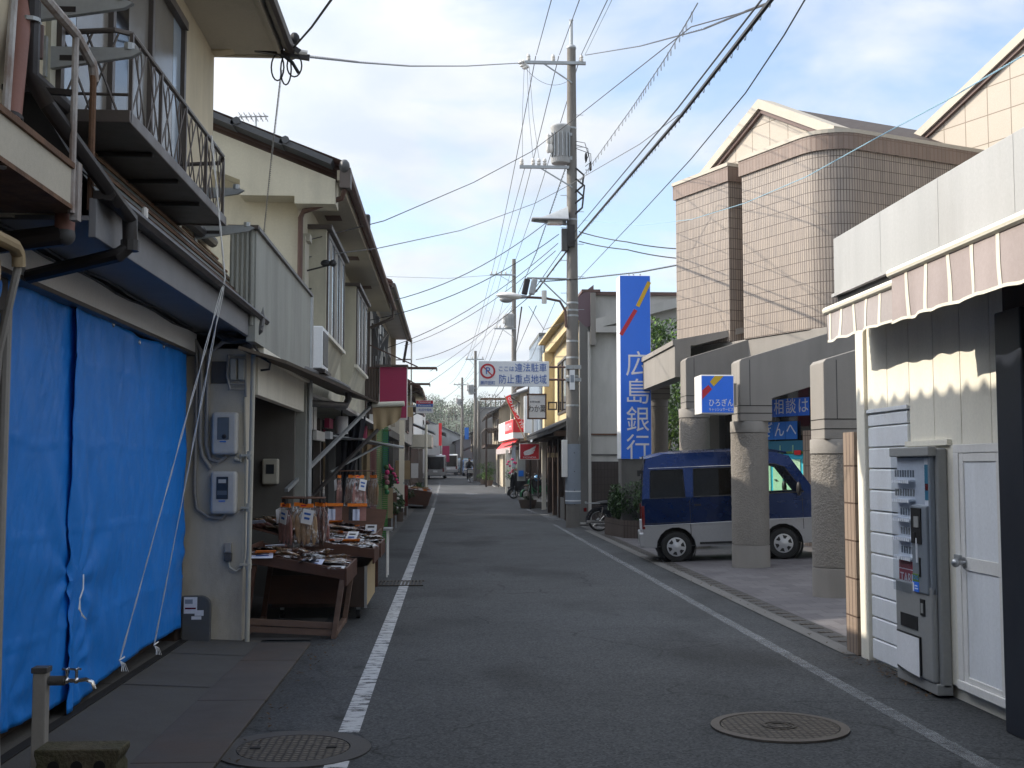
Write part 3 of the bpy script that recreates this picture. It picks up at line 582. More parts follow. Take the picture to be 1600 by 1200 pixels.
# ---- bank: rotated building behind the colonnade
BR = radians(23); t = thing('bank_building', 'brown tiled bank with rounded corner, pale gables and concrete colonnade', 'bank', (5.5*.887, 27.96*.887, 1.65*.113), BR, local=True); bank = t; BS = .887; t.scale = (BS,)*3
w_ = V((sin(BR), -cos(BR), 0)); n_ = V((cos(BR), sin(BR), 0))
def bk(a, c, z): return (c, -a, z)                # a: along front towards camera, c: into the building
ZB, ZT = 4.45, 8.12
def tile_block(a0, a1, c0, c1, r, name, tall=0):
    b = B(); path = [(a0, c1), (a0, c0)]
    path += [(a1-r+r*sin(q), c0+r-r*cos(q)) for q in [pi/2*i/10 for i in range(11)]] if r else [(a1, c0)]
    path += [(a1, c1)]; u = 0
    for p, q in zip(path, path[1:]):
        l = math.hypot(q[0]-p[0], q[1]-p[1]); P0, P1 = bk(*p, 0)[:2], bk(*q, 0)[:2]
        b.wall(P0, P1, ZB, ZT, 'bank_tile', u); u += l
    o = b.build(name, t); u = 0; b = B()
    e = .05; path2 = [(a0-e, c1), (a0-e, c0-e)]+([(a1-r+(r+e)*sin(q), c0+r-(r+e)*cos(q)) for q in [pi/2*i/10 for i in range(11)]] if r else [(a1+e, c0-e)])+[(a1+e, c1)]
    for (p, q), (p0, q0) in zip(zip(path2, path2[1:]), zip(path, path[1:])):
        l = math.hypot(q[0]-p[0], q[1]-p[1]); b.wall(bk(*p, 0)[:2], bk(*q, 0)[:2], ZT, ZT+.34, 'bank_tile_dark', u); u += l
        b.quad(bk(*p0, ZT), bk(*q0, ZT), bk(*q, ZT), bk(*p, ZT), 'bank_tile')
    b.build('parapet', o); b = B(); ctr = (sum(p[0] for p in path2)/len(path2), sum(p[1] for p in path2)/len(path2))
    for p, q in zip(path2, path2[1:]):
        def ins(s, k): return (s[0]+(ctr[0]-s[0])*k, s[1]+(ctr[1]-s[1])*k)
        po, qo, pi_, qi = ins(p, -.015), ins(q, -.015), ins(p, .1), ins(q, .1)
        b.quad(bk(*po, ZT+.34), bk(*qo, ZT+.34), bk(*qo, ZT+.42), bk(*po, ZT+.42), 'coping'); b.quad(bk(*po, ZT+.42), bk(*qo, ZT+.42), bk(*qi, ZT+.42), bk(*pi_, ZT+.42), 'coping'); b.quad(bk(*pi_, ZT+.34), bk(*qi, ZT+.34), bk(*qo, ZT+.34), bk(*po, ZT+.34), 'coping')
    b.build('coping', o); return o
tile_block(0, 2.12, 0, 3.2, 0, 'tile_block')
o = tile_block(2.62, 5.45, .0, 9, .80, 'tile_block')
b = B(); b.box(*bk(5.47, 2.35, 5.75)[:2], 5.75, *bk(5.4, 3.15, 0)[:2], 6.75, 'black_paint'); b.box(*bk(5.52, 2.25, 0)[:2], 6.75, *bk(5.4, 3.25, 0)[:2], 6.86, 'bank_tile_dark'); b.box(*bk(5.53, 2.3, 0)[:2], 6.25, *bk(5.47, 2.62, 0)[:2], 6.75, 'dark_wood'); b.build('window', t)
b = B(); b.wall(bk(2.1, .45, 0)[:2], bk(2.65, .45, 0)[:2], ZB, ZT, 'bank_tile', 0); b.build('recess', t)
b = B()                                           # concrete band under the tiles, porch wall and end
b.box(*bk(-.9, .03, 0)[:2], 3.9, *bk(7.6, .5, 0)[:2], ZB-.003, 'concrete'); b.box(*bk(6.3, .03, 0)[:2], 2.9, *bk(9, .5, 0)[:2], 3.9, 'concrete'); b.build('base_band', t, bevel=.01)
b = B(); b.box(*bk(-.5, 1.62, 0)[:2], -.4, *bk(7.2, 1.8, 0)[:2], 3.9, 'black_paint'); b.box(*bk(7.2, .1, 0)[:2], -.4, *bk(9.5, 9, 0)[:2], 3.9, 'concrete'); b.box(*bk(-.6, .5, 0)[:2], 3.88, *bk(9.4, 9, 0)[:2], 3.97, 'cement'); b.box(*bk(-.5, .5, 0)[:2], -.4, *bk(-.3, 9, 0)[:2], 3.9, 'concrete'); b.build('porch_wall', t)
b = B()
for a in (.4, 1.6, 3.36, 5.2): b.box(*bk(a, 1.44, 0)[:2], -.2, *bk(a+.07, 1.6, 0)[:2], 3.9, 'steel')
b.box(*bk(-.3, 1.44, 0)[:2], -.1, *bk(7.2, 1.6, 0)[:2], .1, 'steel'); b.build('glazing_bars', t)
b = B(); b.quad(bk(-.3, 1.43, .1), bk(7.2, 1.43, .1), bk(7.2, 1.43, 3.88), bk(-.3, 1.43, 3.88), 'window_glass'); b.build('shop_window', t)
# big pale gable one, roof behind it, gable two
def gable(a0, a1, z0, za, c, name, k='panel_wall', name2=False):
    am = (a0+a1)/2; b = B(); uv = lambda p: [(q[0], q[1]) for q in p]; zb = 2.6 if name2 else ZT-.2; pts = [(a0, zb), (a1, zb), (a1, z0), (am, za), (a0, z0)]
    b.add([bk(p[0], c, p[1]) for p in pts], [(0, 1, 2, 3, 4)], k, [uv(pts)]); o = b.build(name, t)
    s = (za-z0)/(am-a0); b = B(); e = .30
    for sg in (-1, 1):
        e = .30; f0 = (am+sg*(am-a0+e), z0-s*e); poly = [f0, (am, za), (am, za+.22), (f0[0]+sg*.03, f0[1]+.22-.02)]
        vs = [bk(p[0], c-.14, p[1]) for p in poly]+[bk(p[0], c+.3, p[1]) for p in poly]
        b.add(vs, [(0, 1, 2, 3), (7, 6, 5, 4), (0, 4, 5, 1), (1, 5, 6, 2), (2, 6, 7, 3), (3, 7, 4, 0)], 'coping')
    b.build('coping', o); b = B()
    for sg in (-1, 1):
        e = .30; f0 = (am+sg*(am-a0+e), z0-s*e); poly = [(f0[0], f0[1]-.1), (am, za-.10), (am, za-.004), (f0[0], f0[1]-.004)]
        vs = [bk(p[0], c-.08, p[1]) for p in poly]+[bk(p[0], c-.001, p[1]) for p in poly]
        b.add(vs, [(0, 1, 2, 3), (7, 6, 5, 4), (0, 4, 5, 1), (1, 5, 6, 2), (2, 6, 7, 3), (3, 7, 4, 0)], 'brown_pipe')
    b.build('verge_board', o); return o
gable(.75, 5.0, 8.55, 9.64, .42, 'gable')
b = B(); am, za, s = 2.875, 9.76, .53
for sg in (-1, 1):
    e = 2.3; p = [bk(am, .7, za), bk(am, 7, za), bk(am+sg*e, 7, za-e*s), bk(am+sg*e, .7, za-e*s)]
    b.add(p, [(0, 1, 2, 3)], 'slate_roof', [[(0, 0), (6.3, 0), (6.3, e*1.18), (0, e*1.18)]])
b.build('roof', t)
gable(3.15, 13.2, 9.0, 11.3, 4.4, 'gable', name2=True)
b = B(); am, za = 8.17, 11.5; s = .45
for sg in (-1, 1): e = 5.6; b.quad(bk(am, 4.7, za), bk(am, 14, za), bk(am+sg*e, 14, za-e*s), bk(am+sg*e, 4.7, za-e*s), 'slate_roof', [(0, 0), (9, 0), (9, 6.5), (0, 6.5)])
b.build('roof', t)
# window writing inside the porch: blue squares with white characters
def bsq(a, c, z, ch, k='sign_blue', s_=.335):
    b.box(*bk(a-s_/2, c, 0)[:2], z-s_/2, *bk(a+s_/2, c+.01, 0)[:2], z+s_/2, k)
    if ch: b.text(ch, bk(a, c-.003, z), (0, -1, 0), (0, 0, 1), s_*.82, 'letter_white', depth=.004, thin=.012)
b = B(); LC = 1.38
for i, ch in enumerate('ご相談は'): bsq(1.66+i*.42, LC, 2.98, ch, s_=.405)
for i, ch in enumerate('ひろぎんへ'): bsq(2.08-3*.42+i*.42, LC, 2.46, ch, 'sign_blue_light', s_=.405)
b.build('window_lettering', t)
b = B(); b.box(*bk(1.0, LC, 0)[:2], 1.98, *bk(3.34, LC+.02, 0)[:2], 2.22, 'poster_teal'); b.box(*bk(1.0, LC-.005, 0)[:2], 1.93, *bk(3.34, LC+.005, 0)[:2], 1.98, 'leaf_bright')
for a in (2.1, 2.55, 3.0): b.box(*bk(a, LC-.02, 0)[:2], 1.94, *bk(a+.025, LC-.006, 0)[:2], 2.12, 'poster_green')
b.box(*bk(1.0, LC, 0)[:2], .75, *bk(3.34, LC+.02, 0)[:2], 1.92, 'poster_cyan')
for a in (1.1, 1.85, 2.26, 2.9): b.box(*bk(a, LC-.02, 0)[:2], 1.0, *bk(a+(.66 if a < 1.2 else .34 if a < 2 else .55 if a < 2.5 else .42), LC-.006, 0)[:2], 1.80, 'poster_green')
random.seed(21)
for k in range(16): a = random.uniform(1.9, 3.2); z = random.uniform(1.1, 1.7); b.box(*bk(a, LC-.03, 0)[:2], z, *bk(a+.1, LC-.024, 0)[:2], z+.018, 'letter_black' if k % 3 else 'sign_red')
b.box(*bk(2.62, LC-.03, 0)[:2], 1.90, *bk(2.85, LC-.022, 0)[:2], 2.0, 'bright_red'); b.build('posters', t)
b = B(); b.wall(bk(3.34, 1.0, 0)[:2], bk(3.75, 1.0, 0)[:2], -.2, 2.42, 'pillar_tile'); b.wall(bk(3.75, 1.0, 0)[:2], bk(3.75, 1.4, 0)[:2], -.2, 2.42, 'pillar_tile', .4); b.quad(bk(3.34, 1.0, 2.42), bk(3.75, 1.0, 2.42), bk(3.75, 1.4, 2.42), bk(3.34, 1.4, 2.42), 'concrete'); b.build('tiled_pier', t)
# colonnade
cols = ((14.45, 4.82, 1.98), (18.62, 4.82, 2.36), (22.85, 4.82, 2.77), (27.9, 4.95, 3.24))
def world_part(b, name, parent):                   # geometry given in world metres under the rotated bank
    M = parent_inv
    b.v = [tuple(M @ V(v)) for v in b.v]; return b.build(name, parent)
parent_inv = (Matrix.Translation((5.5*BS, 27.96*BS, 1.65*(1-BS))) @ Matrix.Rotation(BR, 4, 'Z') @ Matrix.Scale(BS, 4)).inverted()
for y, x, zn in cols:
    g = zf(x)-.01; r = .295; b = B()
    prof = [(r+.006, g), (r+.006, g+.36), (r-.012, g+.366), (r-.012, g+.376)]
    b.lathe((x, y, 0), prof, 'concrete', 32)
    nz_, nt_ = 60, 96
    def fn(u, v, x=x, y=y, g=g, zn=zn):
        a = u*2*pi; z = g+.376+v*(zn-.19-g-.376); q = noise.noise(V((cos(a)*5, sin(a)*5, z*7)))*.003+noise.noise(V((cos(a)*9, sin(a)*9, z*15+7)))*.006
        return (x+(r+q)*cos(a), y+(r+q)*sin(a), z)
    b.grid(fn, nt_, nz_, 'rough_concrete')
    b.lathe((x, y, 0), [(r-.012, zn-.19), (r-.012, zn-.18), (r+.008, zn-.175), (r+.008, zn-.008), (r, zn), (.001, zn)], 'concrete', 32)
    c_ = world_part(b, 'column', t); c_.data.set_sharp_from_angle(angle=radians(50))
    xf = x-.215; xb = max(5.35, 4.88+(24.8-y)*.4245+.25); s_ = .30; zt_ = zn+.98; zu = zn+.36; nw = .52
    poly = [(xf, zn), (xf+nw, zn), (xf+nw, zu), (xb, zu+s_*(xb-xf-nw)), (xb, zt_+s_*(xb-xf)), (xf+.04, zt_+.012), (xf, zt_-.03)]
    b = B(); b.prism(poly, 'y', y-.27, y+.27, 'concrete'); bm = world_part(b, 'beam', t); md = bm.modifiers.new('bevel', 'BEVEL'); md.width = .012; md.segments = 2; md.limit_method = 'ANGLE'
    b = B()
    for z in (zn+.12, zn+.24): b.box(xf-.002, y-.273, z, xf+nw+.003, y+.273, z+.012, 'dark_room')
    b.box(xf+.16, y-.272, zn+.25, xf+.172, y-.268, zt_-.0, 'cement_dark'); world_part(b, 'groove', bm)
b = B(); b.box(4.5, 23.12, 3.42, 4.82, 28.17, 4.06, 'concrete'); b.prism([(4.46, 4.06), (4.9, 4.06), (6.3, 4.42), (6.3, 4.5), (4.46, 4.16)], 'y', 23.12, 28.17, 'concrete'); world_part(b, 'edge_beam', t)
# hanging light box on the second beam
t = thing('sign_box', 'square blue light box sign with white kana and a red and yellow stripe', 'sign', (4.25, 18.3, 2.75))
x0, x1, z0, z1, y0, y1 = 3.92, 4.44, 2.46, 3.07, 18.05, 18.55
b = B(); b.box(x0, y0, z0, x1, y1, z1, 'white_paint'); b.build('case', t, bevel=.012)
b = B(); b.box(x0+.012, y0-.006, z0+.02, x1-.012, y0-.0005, z1-.02, 'sign_blue'); b.build('face', t)
b = B(); W, H_ = x1-x0, z1-z0
def sp_(u, v): return (x0+u*W, z0+v*H_)
for k, q in (('sign_red', ((.03, .37), (.03, .60), (.22, .74), (.33, .63))), ('sign_yellow', ((.27, .82), (.42, .97), (.69, .97), (.38, .70)))): b.prism([sp_(*p) for p in q], 'y', y0-.010, y0-.0065, k)
b.build('stripe', t)
b = B(); b.text('ひろぎん', ((x0+x1)/2+.05, y0-.009, z0+.165), (1, 0, 0), (0, 0, 1), .115, 'letter_white', depth=.003, wid=.38); b.build('lettering', t); b = B(); b.text('キャッシュサービス', ((x0+x1)/2+.05, y0-.009, z0+.065), (1, 0, 0), (0, 0, 1), .055, 'letter_white', depth=.003, wid=.38); b.build('lettering', t)
b = B(); b.box(4.44, 18.2, 2.6, 4.52, 18.42, 2.95, 'concrete'); b.build('bracket', t)
# tower sign in the planter
t = thing('tower_sign', 'tall blue bank tower sign with four white characters stacked vertically', 'sign', (4.32, 27.2, 0))
x0, x1, y0, y1 = 3.965, 4.69, 27.0, 27.55
b = B(); b.box(x0+.02, y0+.03, 0, x1-.02, y1-.03, 1.81, 'cement'); b.build('base', t, bevel=.01)
b = B(); b.box(x0, y0, 1.81, x1, y1, 6.10, 'sign_white'); b.build('case', t, bevel=.01)
b = B(); b.box(x0+.015, y0-.006, 1.815, x1-.01, y0-.001, 6.09, 'sign_blue'); b.build('face', t)
b = B()
for i, ch in enumerate('広島銀行'): b.text(ch, ((x0+x1)/2+.045, y0-.010, 3.98-.645*i), (1, 0, 0), (0, 0, 1), .56, 'letter_white', depth=.004, wid=.53, thin=.012)
b.build('lettering', t)
b = B(); W = x1-x0
for k, p, q in (('sign_red', (.03, 4.70), (.52, 5.29)), ('sign_yellow', (.58, 5.37), (.97, 5.95))):
    p0, p1 = V((x0+p[0]*W, p[1])), V((x0+q[0]*W, q[1])); d = (p1-p0).normalized(); n2 = V((-d.y, d.x))*.045
    b.prism([tuple(p0-n2), tuple(p1-n2), tuple(p1+n2), tuple(p0+n2)], 'y', y0-.010, y0-.0065, k)
b.build('stripe', t)
b = B()
for dx in (.25, .36, .52): b.cyl((x0+dx, 27.2, 6.1), (x0+dx, 27.2, 6.17), .02, 'galv', n=6)
b.build('lamp_fitting', t)
# planter with two shrubs
t = thing('planter', 'low brown brick planter box at the foot of the blue tower sign', 'planter', (4.3, 27, 0))
pp = [(3.74, 28.2), (3.95, 26.55), (4.42, 25.95), (5.3, 25.95), (5.3, 28.2)]; b = B(); u = 0
for p, q in zip(pp, pp[1:]+pp[:1]):
    l = math.hypot(q[0]-p[0], q[1]-p[1]); b.wall(p, q, 0, .42, 'planter_brick', u); u += l
b.add([(p[0], p[1], .38) for p in pp], [tuple(range(5))], 'cement_dark'); b.build('box', t)
for c_, r_, lab in (((3.98, 27.35, .74), (.28, .45, .40), 'small dark clipped shrub at the left end of the brick planter'), ((4.62, 26.5, .82), (.52, .5, .46), 'larger green shrub in the brick planter behind the parked van')):
    t = thing('shrub', lab, 'shrub', (c_[0], c_[1], .38)); b = leafmesh(B(), c_, r_, 3600 if r_[0] > .4 else 1800, .035, 'leaf_dark', 'leaf', lumps=14); leafmesh(b, c_, (r_[0]*.85, r_[1]*.85, r_[2]*.85), 2500, .035, 'leaf_dark', 'leaf'); b.build('foliage', t)
    b = B()
    for k in range(5): b.tube([(c_[0]+.03*k-.06, c_[1], .36), (c_[0]+random.uniform(-.2, .2), c_[1]+random.uniform(-.2, .2), c_[2]+.15)], .01, 'bark', 5)
    b.build('stem', t)
# tree behind the colonnade
t = thing('tree', 'leafy green tree squeezed between the bank and the grey house', 'tree', (5.8, 31.5, 0))
b = B()
for c_, r_ in (((5.7, 31.2, 4.75), (.85, .8, .85)), ((6.3, 31.8, 3.4), (.9, .8, .9)), ((5.5, 30.6, 2.6), (.75, .7, 1.0)), ((5.75, 30.4, 1.4), (.7, .6, .9))): leafmesh(b, c_, r_, 2400, .06, 'leaf', 'leaf_bright', lumps=9)
b.build('crown', t); b = B(); b.tube([(5.8, 31.4, 0), (5.78, 31.3, 1.5), (5.85, 31.4, 3.8)], [.09, .075, .04], 'bark', 8); b.tube([(5.78, 31.3, 1.6), (6.2, 31.7, 3.0)], [.05, .025], 'bark'); b.build('trunk', t)
# ================================================================ VAN
def van():
    t = thing('parked_van', 'dark blue and silver microvan parked under the bank colonnade', 'van', (4.92, 20.47, zf(4.92)), radians(-8), local=True)
    # local: x forward (into the forecourt), y left (away from the camera = +), z up ; pitched with the forecourt
    t.rotation_euler = (0, -atan(.04), radians(-8))
    L0, L1, W2 = -1.66, 1.63, .69
    sill = .30; belt = 1.02; wst = .72
    # side outline
    top = [(-1.60, 1.70), (-1.50, 1.80), (-1.0, 1.855), (0, 1.87), (.55, 1.84), (.80, 1.76)]
    xw = [-.95, .85]; r = .335
    def arch(cx, n=9): return [(cx-r*cos(pi*i/n), .26+r*1.02*sin(pi*i/n)) for i in range(n+1)]
    def lerp(a, b_, q): return a+(b_-a)*q
    def yw(z):                                     # half width by height (tumblehome)
        if z < .45: return lerp(.665, .69, (z-.2)/.25)
        if z < belt: return .69
        return lerp(.69, .565, ((z-belt)/(1.87-belt))**1.25)
    def side(poly, k, name, parent, sg, off=0., both=None):
        b = B(); vs = [(p[0], sg*(yw(p[1])+off), p[1]) for p in poly]; n = len(vs)
        f = tuple(range(n)) if sg < 0 else tuple(range(n-1, -1, -1)); b.add(vs, [f], k); return b
    body = B()
    NX = 40
    # front profile x as function of z, rear profile x as function of z
    def xr(z): return -1.50 if z < 1.0 else lerp(-1.50, -1.42, (z-1.0)/.8)
    def xfz(z):
        if z < .5: return 1.60
        if z < .98: return lerp(1.62, 1.52, (z-.5)/.48)
        return lerp(1.52, .98, min(1, (z-.98)/.84))
    # lower body silver with wheel arches
    for sg in (-1, 1):
        lowp = [(xr(.3), .27)]+arch(xw[0])+arch(xw[1])+[(xfz(.3), .27), (xfz(.6), wst-.06), (xfz(.62), wst-.04), (.5, wst-.03), (0, wst-.045), (-1, wst-.075), (xr(.6), wst-.085)]
        b2 = side(lowp, 'van_silver', '', t, sg); body.v_off = 0; body.add(b2.v, b2.f, 'van_silver')
    o_low = body
    up = B(); zs0 = lambda x: wst-.085+(x+1.50)*.016
    for sg in (-1, 1):
        ring = [(xr(.64), zs0(-1.5)), (-1, zs0(-1)), (0, zs0(0)), (xfz(.7), zs0(1.6)), (xfz(.98), .98), (1.50, 1.0), (xr(1), 1.02)]
        q = side([(xr(.64), zs0(-1.5)), (-.4, zs0(-.4)), (.6, zs0(.6)), (xfz(.7), zs0(1.6)), (xfz(.98), .98), (1.28, 1.10), (1.24, 1.12), (.44, 1.11), (-.4, 1.10), (xr(1.04), 1.09)], 'van_blue', '', t, sg); up.add(q.v, q.f, 'van_blue')
        # pillars round the windows, strip above
        for po in ([(xr(1.04), 1.09), (-1.36, 1.10), (-1.33, 1.58), (xr(1.5), 1.58)], [(-.76, 1.10), (-.62, 1.10), (-.60, 1.58), (-.78, 1.58)], [(.30, 1.11), (.44, 1.11), (.40, 1.61), (.30, 1.58)],
                   [(xr(1.5), 1.58), (-1.33, 1.58), (-.78, 1.58), (-.60, 1.58), (.30, 1.58), (.40, 1.61), (.78, 1.61), (.94, 1.55), (xfz(1.62), 1.62), (xfz(1.74), 1.74), (.80, 1.815), (.45, 1.845), (-.3, 1.86), (-1.1, 1.855), (xr(1.75)+.02, 1.77)],
                   [(1.24, 1.12), (1.28, 1.10), (xfz(.98), .98), (xfz(1.62), 1.62), (.94, 1.55)]):
            q = side(po, 'van_blue', '', t, sg); up.add(q.v, q.f, 'van_blue')
    # roof skin, from left tumblehome edge to the right in an arc
    def roof(u, v):
        x = lerp(-1.44, 1.0, u); zc = 1.80+.075*min(1, (x+1.44)/.4)-(max(0, x-.3)/.7)**2*.085
        a = (v-.5)*2; ye = yw(zc-.05)-.0; return (x+(.03*(1-a*a) if u > .99 else 0), a*ye*1.0, zc+.055*(1-a**4)-.02)
    up.grid(roof, 16, 14, 'van_blue')
    # rear and front
    for z0, z1, k in ((.27, .63, 'van_silver'), (.63, 1.09, 'van_blue'), (1.58, 1.80, 'van_blue')): up.quad((xr(z0), yw(z0), z0), (xr(z0), -yw(z0), z0), (xr(z1), -yw(z1), z1), (xr(z1), yw(z1), z1), k)
    for s_ in (-1, 1): up.quad((xr(1.04), s_*yw(1.04), 1.04), (xr(1.04), s_*(yw(1.04)-.1), 1.04), (xr(1.5), s_*(yw(1.5)-.1), 1.5), (xr(1.5), s_*yw(1.5), 1.5), 'van_blue')
    for z0, z1, k in ((.27, .68, 'van_silver'), (.68, .98, 'van_blue')): up.quad((xfz(z0), -yw(z0), z0), (xfz(z0), yw(z0), z0), (xfz(z1), yw(z1), z1), (xfz(z1), -yw(z1), z1), k)
    up.quad((xr(.27), -yw(.3), .27), (xr(.27), yw(.3), .27), (1.6, yw(.3), .27), (1.6, -yw(.3), .27), 'plastic_black')
    up.add(o_low.v, o_low.f, 'van_silver'); o = up.build('body', t, smooth=True, angle=25)
    # interior
    b = B(); b.box(-1.5, -.6, .62, 1.3, .6, .66, 'plastic_black'); b.box(.9, -.6, .6, 1.42, .6, .98, 'plastic_black')
    for x in (.12, -.75): b.box(x, -.55, .66, x+.42, .55, .95, 'cloth_dark'); b.box(x-.06, -.55, .9, x+.06, .55, 1.4, 'cloth_dark')
    b.build('seat', t)
    # glazing
    def pane(po, name, k, par=t):
        for sg in (-1, 1): side(po, k, name, par, sg, -.012).build(name, par)
    pane([(-1.36, 1.10), (-.76, 1.10), (-.78, 1.58), (-1.33, 1.58)], 'side_window', 'van_glass'); pane([(-.62, 1.10), (.30, 1.11), (.30, 1.58), (-.60, 1.58)], 'side_window', 'van_glass')
    pane([(.44, 1.11), (1.24, 1.12), (.94, 1.55), (.78, 1.61), (.40, 1.61)], 'door_window', 'van_glass_clear')
    b = B(); b.quad((xr(1.04), yw(1.04)-.1, 1.04), (xr(1.04), -yw(1.04)+.1, 1.04), (xr(1.5), -yw(1.5)+.1, 1.5), (xr(1.5), yw(1.5)-.1, 1.5), 'van_glass'); b.build('rear_window', t)
    b = B(); b.quad((1.50, -yw(1.0)+.02, 1.0), (1.50, yw(1)-.02, 1.0), (xfz(1.76), yw(1.74)-.01, 1.76), (xfz(1.76), -yw(1.74)+.01, 1.76), 'van_glass_clear'); b.build('windscreen', t)
    b = B(); b.cyl((1.02, 0, 1.60), (1.0, 0, 1.70), .012, 'plastic_black'); b.obox((1.0, 0, 1.58), (.03, .2, .07), 'plastic_black'); b.build('inside_mirror', t)
    for sg in (-1, 1):
        b = B(); b.bar((1.16, sg*.69, 1.08), (1.14, sg*.78, 1.12), .04, .04, 'plastic_black'); b.sph((1.13, sg*.84, 1.18), (.045, .07, .12), 'plastic_black', 10, 6); b.build('wing_mirror', t)
    # trims: belt line, window rubbers, door seams, waist chrome
    b = B()
    for sg in (-1, 1):
        for xs in (-.69, .37, 1.20):
            pts = [(xs, sg*(yw(z)+.001), z) for z in (.31 if xs < 1 else .6, .5, .8, 1.04)]; b.tube(pts, .005, 'plastic_black', 4)
        b.tube([(x, sg*(yw(.7)+.002), zs0(x)+.002) for x in (-1.49, -1, 0, 1, 1.55)], .008, 'van_silver', 4)
        b.tube([(x, sg*(yw(.7)+.003), zs0(x)+.035) for x in (-1.48, -1.1, -.70)], .005, 'plastic_black', 4)
        for po in ([(-1.36, 1.10), (-.76, 1.10), (-.78, 1.58), (-1.33, 1.58)], [(-.62, 1.10), (.30, 1.11), (.30, 1.58), (-.60, 1.58)], [(.44, 1.11), (1.24, 1.12), (.94, 1.55), (.78, 1.61), (.40, 1.61)]):
            b.tube([(p[0], sg*(yw(p[1])-.002), p[1]) for p in po], .011, 'plastic_black', 5, closed=True)
        b.tube([(x, sg*(yw(1.62)+.003), 1.615) for x in (-1.36, -.9, -.3, .28)], .006, 'van_silver', 4)
    b.build('trim', t)
    for sg in (-1, 1):
        for x in (-.56, .50): b = B(); b.box(x-.06, sg*.688, .95, x+.06, sg*.712, .98, 'plastic_black'); b.build('door_handle', t, bevel=.004)
    b = B(); b.box(-1.2, -.697, .82, -1.06, -.690, .95, 'van_blue'); b.build('fuel_lid', t, bevel=.004)
    b = B(); b.box(-.55, -.70, .30, .42, -.66, .335, 'plastic_black'); b.build('sill_strip', t)
    b = B(); b.box(-1.57, -.67, .27, -1.46, .67, .52, 'van_silver'); b.box(1.54, -.67, .22, 1.67, .67, .5, 'van_silver'); b.build('bumper', t, bevel=.03, bseg=3)
    for sg in (-1, 1):
        b = B(); b.box(-1.515, sg*.60, .58, -1.46, sg*.694, .98, 'lamp_red'); b.build('tail_lamp', t, bevel=.012)
        b = B(); b.box(1.55, sg*.42, .62, 1.62, sg*.66, .8, 'pale_glass'); b.build('headlight', t, bevel=.02)
    b = B(); b.box(-1.54, -.2, .56, -1.505, .2, .72, 'sign_white'); b.build('number_plate', t)
    b = B(); b.bar((-1.42, -.58, 1.5), (-1.52, -.58, 1.58), .02, .05, 'plastic_black'); b.obox((-1.53, -.58, 1.54), (.05, .12, .1), 'plastic_black'); b.build('rear_mirror', t)
    for cx in xw:
        for sg in (-1, 1):
            MY = Matrix.Rotation(-pi/2*sg, 3, "X"); c = (cx, sg*.60, .265)
            wv = B(); wv.lathe(c, [(.155, -.075), (.2, -.08), (.245, -.07), (.262, -.04), (.262, .04), (.245, .07), (.2, .08), (.16, .075)], 'tyre', 36, MY); wo = wv.build('wheel', t)
            h = B(); h.lathe(c, [(.165, .068), (.158, .082), (.12, .086), (.06, .092), (.045, .098), (.001, .1)], 'hubcap', 30, MY)
            for i in range(6):
                a = i*pi/3+.3; p = MY @ V((cos(a)*.115, sin(a)*.115, .0875)); h.sph(V(c)+p, .001, 'hubcap', 4, 3)
                e = [MY @ V((cos(a+da)*rr, sin(a+da)*rr, .0905 if rr > .1 else .0945)) for da, rr in ((-.30, .142), (.30, .142), (.20, .084), (-.20, .084))]
                h.add([V(c)+q for q in e], [(0, 1, 2, 3), (3, 2, 1, 0)], 'black_paint')
            h.build('hubcap', wo)
            q = B(); q.lathe((cx, sg*.52, .26), [(r*1.02, -.12), (r*1.02, .12)], 'plastic_black', 24, MY); q.lathe((cx, sg*.42, .26), [(r, -.01), (.001, .01)], 'plastic_black', 20, MY); q.build('wheel_well', t)
    b = B(); b.box(-1.27, -.66, .12, -1.25, -.46, .32, 'plastic_black'); b.build('mud_flap', t)
    return t
van()
